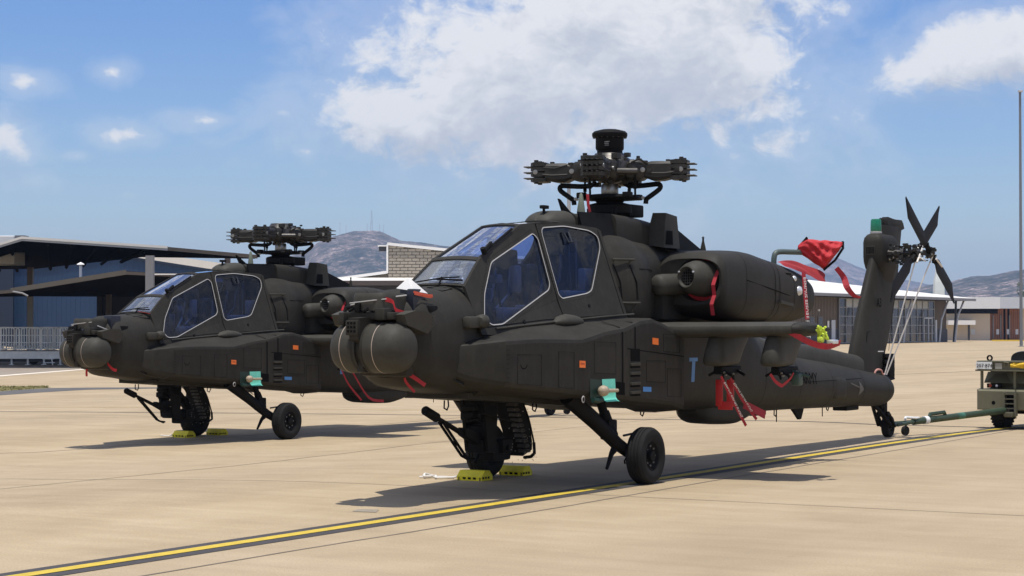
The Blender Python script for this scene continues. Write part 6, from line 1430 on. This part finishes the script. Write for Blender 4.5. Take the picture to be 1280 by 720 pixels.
m = drape([[(3.45, 1.20, 2.62), (3.62, 1.21, 2.635), (3.95, 1.27, 2.62), (4.28, 1.36, 2.56), (4.45, 1.42, 2.505)], [(3.45, 1.26, 2.585), (3.64, 1.27, 2.59), (3.97, 1.33, 2.55), (4.26, 1.40, 2.48), (4.42, 1.45, 2.44)], [(3.46, 1.31, 2.55), (3.68, 1.33, 2.53), (3.98, 1.38, 2.46), (4.22, 1.43, 2.40), (4.38, 1.47, 2.37)]])
hthing('exhaust_flap', m, mat('faded_red_cloth', (.30, .022, .025), .75, var=.15, vscale=5), H1, 'dull red cloth flap over the rear of the nearer helicopter engine', 'cover', smooth=60)
m = MB(True); m.tube(smoothpath([(3.80, 1.0, 2.52), (3.80, 1.0, 2.68), (3.86, 1.02, 2.755), (4.10, 1.10, 2.765), (4.40, 1.18, 2.765)], 5), .036, 12); hthing('exhaust_pipe', m, mat('grey_green_pipe', (.075, .10, .09), .5, var=.15), H1, 'bent grey green pipe standing on top of the nearer helicopter engine', 'pipe', smooth=50)
def red_hood():
    # outline drawn in the plane facing half outboard: (u along, z)
    o = Vector((4.30, 1.15, 2.76)); ux = Vector((.55, .80, 0)).normalized(); nx = Vector((.80, -.55, 0))
    rows = [(-.02, .01, .10, .03), (.08, -.06, .19, .09), (.20, -.14, .17, .13), (.32, -.22, .165, .15), (.42, -.10, .16, .13), (.52, .02, .15, .09), (.565, .09, .145, .03)]
    m = MB(True); rings = []; rnd = random.Random(3)
    U_ = [q[0] for q in rows]
    for k_ in range(25):
        u = U_[0]+(U_[-1]-U_[0])*k_/24; z0, z1, th = [float(np.interp(u, U_, [q[j] for q in rows])) for j in (1, 2, 3)]
        zc = (z0+z1)/2; h = (z1-z0)/2
        rings.append([o+ux*u+nx*(th*math.cos(t)*(1+.22*math.sin(3*t+u*9)+.16*math.sin(7*t-u*31+1)+.10*math.sin(5*t+u*60)))+Vector((0, 0, zc+h*math.sin(t)*(1+.03*math.sin(u*40+t*4)))) for t in [2*math.pi*k/40 for k in range(40)]])
    m.rings(rings); hd = hthing('pipe_cover', m, RED, H1, 'bright red cloth hood tied over the end of the bent pipe', 'cover', smooth=50)
    M = HM(H1)
    def L(v): return M @ Vector((-v[0], v[1], v[2]))-hd.location
    m = MB(); m.tube([L(o+ux*-.03+Vector((0, 0, .02))), L(o+ux*.02+Vector((0, 0, .11))), L(o+ux*.09-nx*.05+Vector((0, 0, .20)))], .018, 6); m.tube([L(o+ux*.30-nx*.08+Vector((0, 0, -.23))), L(o+ux*.45-nx*.1+Vector((0, 0, -.10))), L(o+ux*.57-nx*.03+Vector((0, 0, .06))), L(o+ux*.575+Vector((0, 0, .15)))], .018, 6)
    m.build('hood_edging', DARK, hd)
red_hood()
hthing('warning_streamer', ribbon([(4.58, 1.55, 2.56), (4.66, 1.62, 2.44), (4.64, 1.68, 2.30), (4.72, 1.74, 2.20), (4.80, 1.80, 2.17)], .085, (.55, .8, .1)), REDD, H1, 'red streamer hanging from the bright red hood', 'streamer', G_RIB)
m = MB(True); m.rings([[(1.6, .75, 1.80), (1.6, 1.30, 1.83)], [(2.3, .72, 1.84), (2.3, 1.33, 1.865)], [(3.1, .70, 1.83), (3.1, 1.30, 1.85)]], False, False)
m2 = MB(True); m2.box(1.6, 3.1, .72, 1.28, 1.775, 1.825, .02); hthing('engine_cloth', m2, mat('dark_red_cloth', (.14, .010, .014), .8, var=.3, vscale=9), H1, 'dark red cloth stuffed between the nearer engine and the wing', 'cover')
o = streamer(H1, [(3.80, 1.41, 2.50), (3.80, 1.435, 2.19), (3.80, 1.46, 1.88)], .075, (1, .3, 0), 'vertical red streamer with white lettering down the side of the nearer engine', 'REMOVE BEFORE FLIGHT')
# things lying on the wing tip
hthing('red_sleeve', ribbon([(1.02, 2.28, 1.79), (1.0, 2.36, 1.75), (1.0, 2.46, 1.70), (1.15, 2.60, 1.60), (1.35, 2.72, 1.555), (1.6, 2.78, 1.60)], .07, (0, .3, 1)), REDD, H1, 'red strap draped over the port wing tip of the nearer helicopter', 'strap')
m = MB(True); rnd = random.Random(6)
for k in range(6): m.tube(smoothpath([(1.35+rnd.uniform(-.07, .07), 2.66+rnd.uniform(-.06, .06), 1.63+rnd.uniform(0, .17)) for _ in range(4)], 3), .014, 5)
m.box(1.28, 1.35, 2.62, 2.69, 1.60, 1.67, .02); hthing('hi_vis_bundle', m, HIVIS, H1, 'bright yellow green strap bundle at the nearer helicopter wing tip', 'strap bundle', smooth=40)
m = MB(True); m.box(1.42, 1.56, 2.68, 2.78, 1.585, 1.635, .015); hthing('buckle', m, CLEARL, H1, 'silver buckle lying by the yellow green bundle', 'buckle')
# covers and streamers below the pylons (nearer)
m = MB(True)
for dp in (-.05, .05): m.box(1.35+dp*.3, 1.385+dp*.3, 1.42+dp*1.3-.045, 1.42+dp*1.3+.045, .84, 1.16, .015)
m.box(1.36, 1.38, 1.33, 1.52, .80, .90, .01)
hthing('red_bag', m, mat('bright_red_plastic', (.50, .02, .02), .5, var=.15, vscale=8), H1, 'red bag with two flat panels hanging below the inner pylon', 'cover', smooth=40)
streamer(H1, [(.92, 1.58, 1.21), (1.05, 1.62, 1.0), (1.35, 1.70, .62)], .050, (0, 0.2, 1), 'long red lettered streamer in front of the red bag', 'REMOVE BEFORE FLIGHT')
streamer(H1, [(1.25, 1.55, 1.18), (1.42, 1.60, .95), (1.70, 1.68, .68)], .045, (0, .2, 1), 'second red lettered streamer across the red bag', 'REMOVE BEFORE FLIGHT')
hthing('red_sleeve', ribbon([(1.55, 1.58, .86), (1.75, 1.62, .80), (2.0, 1.66, .72)], .10, (0, 0, 1)), REDD, H1, 'loose red cloth end trailing behind the red bag', 'strap')
streamer(H1, [(.96, 2.18, 1.24), (1.05, 2.21, 1.15), (1.16, 2.24, 1.10)], .042, (0, .2, 1), 'left arm of the red streamer V under the outer pylon')
streamer(H1, [(1.16, 2.24, 1.10), (1.30, 2.28, 1.18), (1.36, 2.30, 1.25)], .042, (0, .2, 1), 'right arm of the red streamer V under the outer pylon')
m = MB(True); m.box(1.42, 1.55, 2.24, 2.34, 1.10, 1.24, .02); m.tube([(1.5, 2.2, 1.27), (1.6, 2.4, 1.2)], .02, 6); hthing('rack_fitting', m, mat('dark_green_fitting', (.03, .06, .045), .5), H1, 'small dark green fitting hung under the outer pylon', 'fitting', smooth=40)
streamer(H1, [(.13, .245, 3.33), (.14, .25, 3.2), (.17, .255, 3.12)], .045, (1, .3, 0), 'dark red streamer beside the blade antenna below the rotor')
# tie ropes from the tail rotor
RG = 'white tie ropes on the tail rotor'
def rope(pts, lb):
    hthing('tie_rope', MB(True).tube(pts, .012, 6), ROPE, H1, lb, 'rope', RG, smooth=50)
rope(smoothpath([(10.28, .66, 2.98), (10.2, .55, 2.5), (10.18, .36, 1.8), (10.12, .16, 1.02)], 4), 'left white rope from the tail rotor hub down to the boom')
rope(smoothpath([(10.32, .92, 2.97), (10.22, .75, 2.5), (10.18, .45, 1.7), (10.14, .18, 1.02)], 4), 'right white rope from the tail rotor down to the boom')
m = MB(True); m.tube(smoothpath([(10.12, .70, 2.80), (10.3, .70, 2.96), (10.42, .72, 3.12)], 3), .016, 6); m.tube([(10.20, .72, 2.88), (10.25, .80, 2.82)], .014, 6); hthing('rope_wrap', m, ROPE, H1, 'white rope wrapped round the tail rotor hub', 'rope', RG)
m = MB(True); m.tube([(10.36, .93, 2.86), (10.62, .94, 2.74)], .014, 6); hthing('rope_wrap', m, ROPE, H1, 'pale rope end tied on the lower right tail rotor blade', 'rope', RG)
m = MB(True); m.tube(smoothpath([(9.75, .12, 1.02), (9.8, .14, 1.10), (9.95, .16, 1.10), (10.05, .15, 1.03), (10.15, .14, 1.03)], 4), .016, 6); hthing('rope_wrap', m, mat('pink_rope', (.55, .28, .24), .8), H1, 'reddish rope loop on top of the boom end', 'rope')
# chocks
def chock(H, a0, a1, p, z, lb):
    M = HM(H); r = thing('wheel_chock', lb, 'chock', M @ Vector((-(a0+a1)/2, p, 0)), math.atan2(-math.cos(H[0]), -math.sin(H[0])), 'yellow wheel chocks')
    hw = .17; L = (a1-a0)/2
    # cross beam lying across the wheel: wedge section swept along p
    m = MB(); prof = [(-L, 0), (L, 0), (L, .05), (L*.45, .115), (-L*.45, .115), (-L, .05)]
    m.rings([[(-a, s*hw, z_) for a, z_ in prof] for s in (-1, 1)]); m.build('chock_body', YEL, r)
    m = MB(); m.box(-L-.004, L+.004, -hw*.9, -hw*.8, .0, .04); m.box(-L-.004, L+.004, hw*.8, hw*.9, 0, .04); m.build('chock_strip', mat('chock_dark_edge', (.2, .16, .02), .7), r)
    m = MB()
    for k in (-.07, .0, .07): m.box(-L-.002 if False else L, L+.002, k-.02, k+.02, .015, .04)
    for k in (-.09, -.03, .03): m.box(-k-.018, -k+.018, hw, hw+.002, .02, .045)
    m.build('chock_print', LINE, r)
    return r
chock(H1, -.60, -.36, -.92, 0, 'yellow chock in front of the far main wheel of the nearer helicopter'); chock(H1, .34, .55, -.92, 0, 'yellow chock behind the far main wheel of the nearer helicopter')
chock(H2, -.60, -.36, -.90, 0, 'yellow chock in front of the far main wheel of the further helicopter'); chock(H2, .34, .55, -.92, 0, 'yellow chock behind the far main wheel of the further helicopter')
rnd = random.Random(12); m = MB(True)
m.tube(smoothpath([(-.52, -1.08, .06), (-.52, -1.16, .03), (-.50, -1.25, .02), (-.62, -1.36, .02), (-.5, -1.45, .03), (-.62, -1.52, .03), (-.52, -1.58, .05), (-.42, -1.53, .02), (-.5, -1.45, .02)], 4), .014, 6); m.tube(smoothpath([(-.5, -1.2, .015), (-.46, -1.35, .02), (-.55, -1.5, .02), (-.62, -1.6, .02)], 4), .012, 6)
hthing('chock_rope', m, ROPE, H1, 'white rope coiled on the concrete by the nearer helicopter chock', 'rope', smooth=50)
m = MB(True); m.tube(smoothpath([(-.52, -1.08, .06), (-.55, -1.2, .02), (-.62, -1.33, .03)], 4), .014, 6); hthing('chock_rope', m, ROPE, H2, 'short white rope end beside the further helicopter chock', 'rope')
# ---------- tow bar and tractor
def towbar(A, B, label, full=True):
    d = (B-A); L = d.length; r = thing('tow_bar', label, 'tow bar', (A.x, A.y, gz(A.x, A.y))); O = Vector(r.location); u = d.normalized(); s = u.cross(Vector((0, 0, 1))).normalized(); up = s.cross(u)
    P = lambda x, y, z: (A-O)+u*x+s*y+up*z
    MB().tube([P(.55, 0, 0), P(L, 0, 0)], .055, 14).build('bar_tube', BARG, r, smooth=50)
    m = MB(); m.tube([P(-.18, .12, 0), P(.1, .12, 0), P(.6, 0, 0)], .03, 8); m.tube([P(-.18, -.12, 0), P(.1, -.12, 0), P(.6, 0, 0)], .03, 8); m.tube([P(-.05, -.16, 0), P(-.05, .16, 0)], .03, 8); m.build('fork_head', BARG, r, smooth=40)
    m = MB(); c = P(.33, 0, -.13); m.lathe([(.02, -.03), (.075, -.03), (.075, .03), (.02, .03)], c, s, 16); m.build('caster_wheel', RUBBER, r, smooth=40)
    m = MB(); m.tube([P(.33, 0, -.13), P(.36, 0, 0)], .02, 6); m.tube([P(1.0, 0, .05), P(1.02, 0, .09), P(1.42, 0, .095), P(1.44, 0, .05)], .035, 6); m.build('pump_handle', mat('dark_green_metal', (.025, .05, .03), .5), r, smooth=40)
    m = MB(); m.tube(smoothpath([P(.3, .03, .06), P(.42, -.04, .08), P(.55, .04, .065), P(.7, 0, .055)], 4), .022, 6); m.tube([P(.84, 0, 0), P(.94, 0, 0)], .068, 14); m.build('cloth_tie', WHITE, r, smooth=50)
    if full:
        MB().tube([P(L*.56, 0, 0), P(L*.62, 0, 0)], .0562, 14).build('worn_band', mat('teal_band', (.04, .13, .09), .5, var=.6, vscale=14), r, smooth=50)
        m = MB(); m.tube([P(L-.05, 0, 0), P(L+.12, 0, 0)], .035, 8); m.lathe([(.03, -.02), (.075, -.02), (.075, .02), (.03, .02)], P(L+.12, 0, 0), up, 16); m.build('tow_eye', DSTEEL, r, smooth=40)
    return r
TWH = L2W(10.86, 0.02, .20); HITCH = Vector((8.52, 34.85, .335))
towbar(TWH, HITCH, 'long green tow bar joining the nearer helicopter tail wheel to the tractor')
t2 = L2W(10.86, 0, .2, H2); fw = Vector((math.sin(H2[0]+.5), math.cos(H2[0]+.5), 0)); towbar(t2, t2+fw*2.6+Vector((0, 0, .12)), 'tow bar seen under the belly at the tail wheel of the further helicopter')
def tractor():
    hd = R(38.5); f = Vector((math.sin(hd), math.cos(hd), 0))       # the way the body runs from the hitch face
    r = thing('tow_tractor', 'olive green aircraft tow tractor cut off by the right edge, with plate and yellow strap', 'tractor', (8.20+.72*math.cos(hd), 35.25-.72*math.sin(hd), 0), 0)
    r.rotation_euler = (0, 0, math.atan2(f.y, f.x))      # local +x = away from hitch face, +y = left
    hw = .80; Lb = 3.1
    m = MB(); m.rings([[(x, y, z) for x, y, z in ((x0, -w, z0), (x0, w, z0), (x0, w, z1), (x0, -w, z1))] for x0, w, z0, z1 in ((0, hw-.06, .35, .66), (.05, hw, .33, .69), (.16, hw, .33, .70))]); b = m.build('bumper', TRAC, r)
    for y in (-.37, .47):
        MB().lathe([(.018, -.006), (.035, -.006), (.035, .0), (.018, .004)], (-.001, y, .46), (-1, 0, 0), 16, cap=False).build('tie_hole', LINE, b); MB().lathe([(.001, 0), (.02, 0)], (-.003, y, .46), (-1, 0, 0), 12, cap=False).build('tie_hole_core', LINE, b)
    m = MB(); m.box(.163, Lb, -hw+.04, hw-.04, .40, .70, .03); m.build('chassis', TRAC, r, smooth=40)
    # recessed back panel with sloping plates, lamps
    m = MB(); m.box(.42, Lb-.2, -hw+.08, hw-.08, .70, 1.01); m.hull([(.18, -hw+.07, .80), (.18, hw-.07, .80), (.42, hw-.07, .80), (.42, -hw+.07, .80), (.34, -hw+.07, .99), (.34, hw-.07, .99), (.419, hw-.07, .99), (.419, -hw+.07, .99)]); m.build('rear_panel', TRAC, r)
    m = MB()
    for y0, y1 in ((-.68, -.22), (.22, .70)): m.add([(.172, y0, .81), (.172, y1, .81), (.30, y1-.14, .965), (.30, y0+.14, .965)], [(0, 1, 2, 3)])
    m.build('sloping_plate', TRACD, r, kind='stuff')
    for y in (.54, -.54):
        q = MB().box(.16, .24, y-.13, y+.13, .715, .79, .01).build('lamp_housing', DARK, r)
        MB().lathe([(.03, 0), (.028, .012), (.001, .018)], (.16, y+.06, .752), (-1, 0, 0), 12).build('tail_lamp', mat('red_amber_lens', (.35, .05, .02), .25), q); MB().lathe([(.025, 0), (.022, .012), (.001, .018)], (.16, y-.06, .752), (-1, 0, 0), 12).build('clear_lamp', CLEARL, q)
    m = MB(); m.box(.10, .14, .10, .14, .70, 1.03); m.box(.10, .14, -.44, -.40, .70, 1.03); m.box(.10, .14, .72, .76, .70, 1.03); m.build('upright', TRAC, r, kind='stuff')
    m = MB(); m.box(.02, .12, -hw-.02, hw+.02, 1.01, 1.035); m.box(.04, .42, -hw-.0, hw+.0, 1.165, 1.19, .005); m.box(.07, .10, -hw+.0, hw-.0, 1.035, 1.165); m.build('rear_shelf', TRAC, r)
    pt = MB().box(.01, .019, .50, .80, 1.045, 1.170).build('number_plate', mat('number_plate_white', (.72, .74, .72), .4), r)
    text_mesh('207·874', .092, LINE, 'plate_lettering', pt, (.006, .79, 1.072), (0, -1, 0), (0, 0, 1))
    MB().box(.052, .059, .33, .46, 1.045, 1.15).build('shelf_box', mat('pale_drab_box', (.32, .31, .26), .6), r)
    m = MB(); m.lathe([(.030, -.012), (.055, -.012), (.055, .012), (.030, .012)], (.18, .62, 1.235), (-1, 0, 0), 18, cap=False); m.tube([(.18, .62, 1.17), (.18, .62, 1.19)], .02, 6); m.build('lifting_eye', DARK, r)
    m = MB(); m.tube([(.05, .20, 1.10), (.03, .20, 1.16), (.03, .28, 1.17), (.05, .28, 1.10)], .012, 6); m.build('grab_handle', TRAC, r)
    # stepped hitch
    m = MB(); m.box(-.10, .0, .02, .045, .24, .64); m.box(-.10, .0, .215, .24, .24, .64)
    for k in range(5): m.box(-.10, .0, .045, .215, .28+k*.082, .298+k*.082)
    m.tube([(-.08, .02, .2), (-.08, .02, .70)], .014, 8); m.box(-.16, -.02, .05, .21, .22, .31, .02); m.build('hitch', mat('hitch_metal', (.10, .095, .06), .5, var=.3, vscale=20), r)
    MB().box(-.006, -.001, .046, .214, .25, .63).build('hitch_shadow_plate', LINE, r)
    # deck, engine cover, seat, steering
    m = MB(); m.box(.5, Lb-.1, -hw+.05, hw-.05, 1.04, 1.12, .02); m.box(1.9, Lb-.05, -hw+.1, hw-.1, 1.1, 1.32, .06); m.build('engine_cover', TRAC, r, smooth=40)
    for y in (.10, -.42):
        s_ = MB().box(.55, 1.0, y-.22, y+.22, 1.13, 1.22, .03).build('seat', DARK, r, smooth=40); 
        m = MB(); m.rings([[(x0+.0, y+w*math.cos(t), 1.17+h*max(0, math.sin(t))**.55) for t in [math.pi*k/14 for k in range(15)]] for x0, w, h in ((.44, .20, .13), (.42, .235, .18), (.47, .24, .19), (.53, .225, .175))], True, True); m.build('seat_back', mat('seat_vinyl', (.012, .014, .020), .4), s_, smooth=50)
    m = MB(); m.tube([(1.7, .1, 1.15), (1.45, .1, 1.42)], .025, 8); m.build('steering_column', DARK, r)
    m = MB(); cc = Vector((1.44, .1, 1.43)); ax = Vector((-.7, 0, .7)).normalized(); ww = Vector((0, 1, 0)); uu = ax.cross(ww); m.tube([cc+.19*(ww*math.cos(t)+uu*math.sin(t)) for t in [2*math.pi*k/24 for k in range(25)]], .016, 8, cap=False); m.tube([cc+ww*.19, cc-ww*.19], .012, 6); m.build('steering_wheel', DARK, r, smooth=50)
    m = MB(); m.tube([(.32, -.22, 1.18), (.32, -.20, 1.30), (.32, -.17, 1.34)], .016, 6); m.build('lamp_stalk', CLEARL, r)
    m = MB(); m.lathe([(.03, -.07), (.075, -.05), (.085, .04), (.06, .05)], (.32, -.10, 1.42), (-.5, .55, .6), 18); m.box(.28, .38, -.19, -.06, 1.34, 1.42, .02); m.build('work_lamp', DARK, r, smooth=40)
    for x in (.62, 2.45):
        for y in (1, -1):
            wm = MB(); Rr, wd = .30, .24
            wm.lathe([(Rr*.5, -wd*.4), (Rr*.8, -wd*.5), (Rr*.96, -wd*.42), (Rr, -wd*.3), (Rr, wd*.3), (Rr*.96, wd*.42), (Rr*.8, wd*.5), (Rr*.5, wd*.4)], (x, y*.58, Rr), (0, 1, 0), 36, cap=False)
            for k in range(26):
                t = 2*math.pi*k/26; c = Vector((x+Rr*math.cos(t), y*.58, Rr+Rr*math.sin(t))); M = Matrix.Translation(c) @ Matrix.Rotation(-t, 4, 'Y'); wm.box(-.012, .010, -wd*.45, wd*.45, -.016, .016, 0, M)
            w_ = wm.build('wheel', RUBBER, r, smooth=40)
            MB().lathe([(Rr*.5, wd*.38), (Rr*.42, wd*.2), (Rr*.2, wd*.2), (Rr*.15, wd*.35), (.001, wd*.36)], (x, y*.58, Rr), (0, y, 0), 24, cap=False).build('rim', TRAC, w_, smooth=40)
    MB().tube([(.62, -.5, .30), (.62, .5, .30)], .05, 8).build('axle', DARK, r); MB().tube([(2.45, -.5, .30), (2.45, .5, .30)], .05, 8).build('axle', DARK, r)
    return r
tr_ = tractor()
def strap_bundle():
    M = tr_.matrix_basis.copy() if False else Matrix.Translation(tr_.location) @ Matrix.Rotation(tr_.rotation_euler.z, 4, 'Z')
    m = MB(); rnd = random.Random(2)
    for k in range(5): m.tube([M @ Vector(q) for q in smoothpath([(.06+rnd.uniform(-.02, .04), .14-.25*j/1.0+rnd.uniform(-.04, .04), 1.11+rnd.uniform(-.03, .05)) for j in range(4)], 4)], .030, 6)
    c = M @ Vector((.08, -.2, 1.08)); m.v = [tuple(Vector(v)-c) for v in m.v]; o = m.build('yellow_strap', mat('yellow_webbing', (.78, .50, .03), .6, var=.2, vscale=20), None, smooth=40); o.location = c; tag(o, 'yellow webbing strap bundled on the rear shelf of the tractor', 'strap')
strap_bundle()
#%%HAZE
HAZE = True
if HAZE:
    m = bpy.data.materials.new('haze'); m.use_nodes = True; t = NT(m.node_tree); t.n.clear()
    v = t.node('ShaderNodeVolumePrincipled'); v.inputs['Color'].default_value = (.52, .67, .96, 1); v.inputs['Density'].default_value = .00014; v.inputs['Anisotropy'].default_value = .0
    o = t.node('ShaderNodeOutputMaterial'); t.link(v.outputs[0], o.inputs['Volume'])
    mb = MB(); mb.box(-9000, 9000, -600, 9500, -7.5, 290); hz = mb.build('haze', m, None, kind='stuff'); tag(hz, 'thin pale blue haze over the apron and the hills', 'haze')
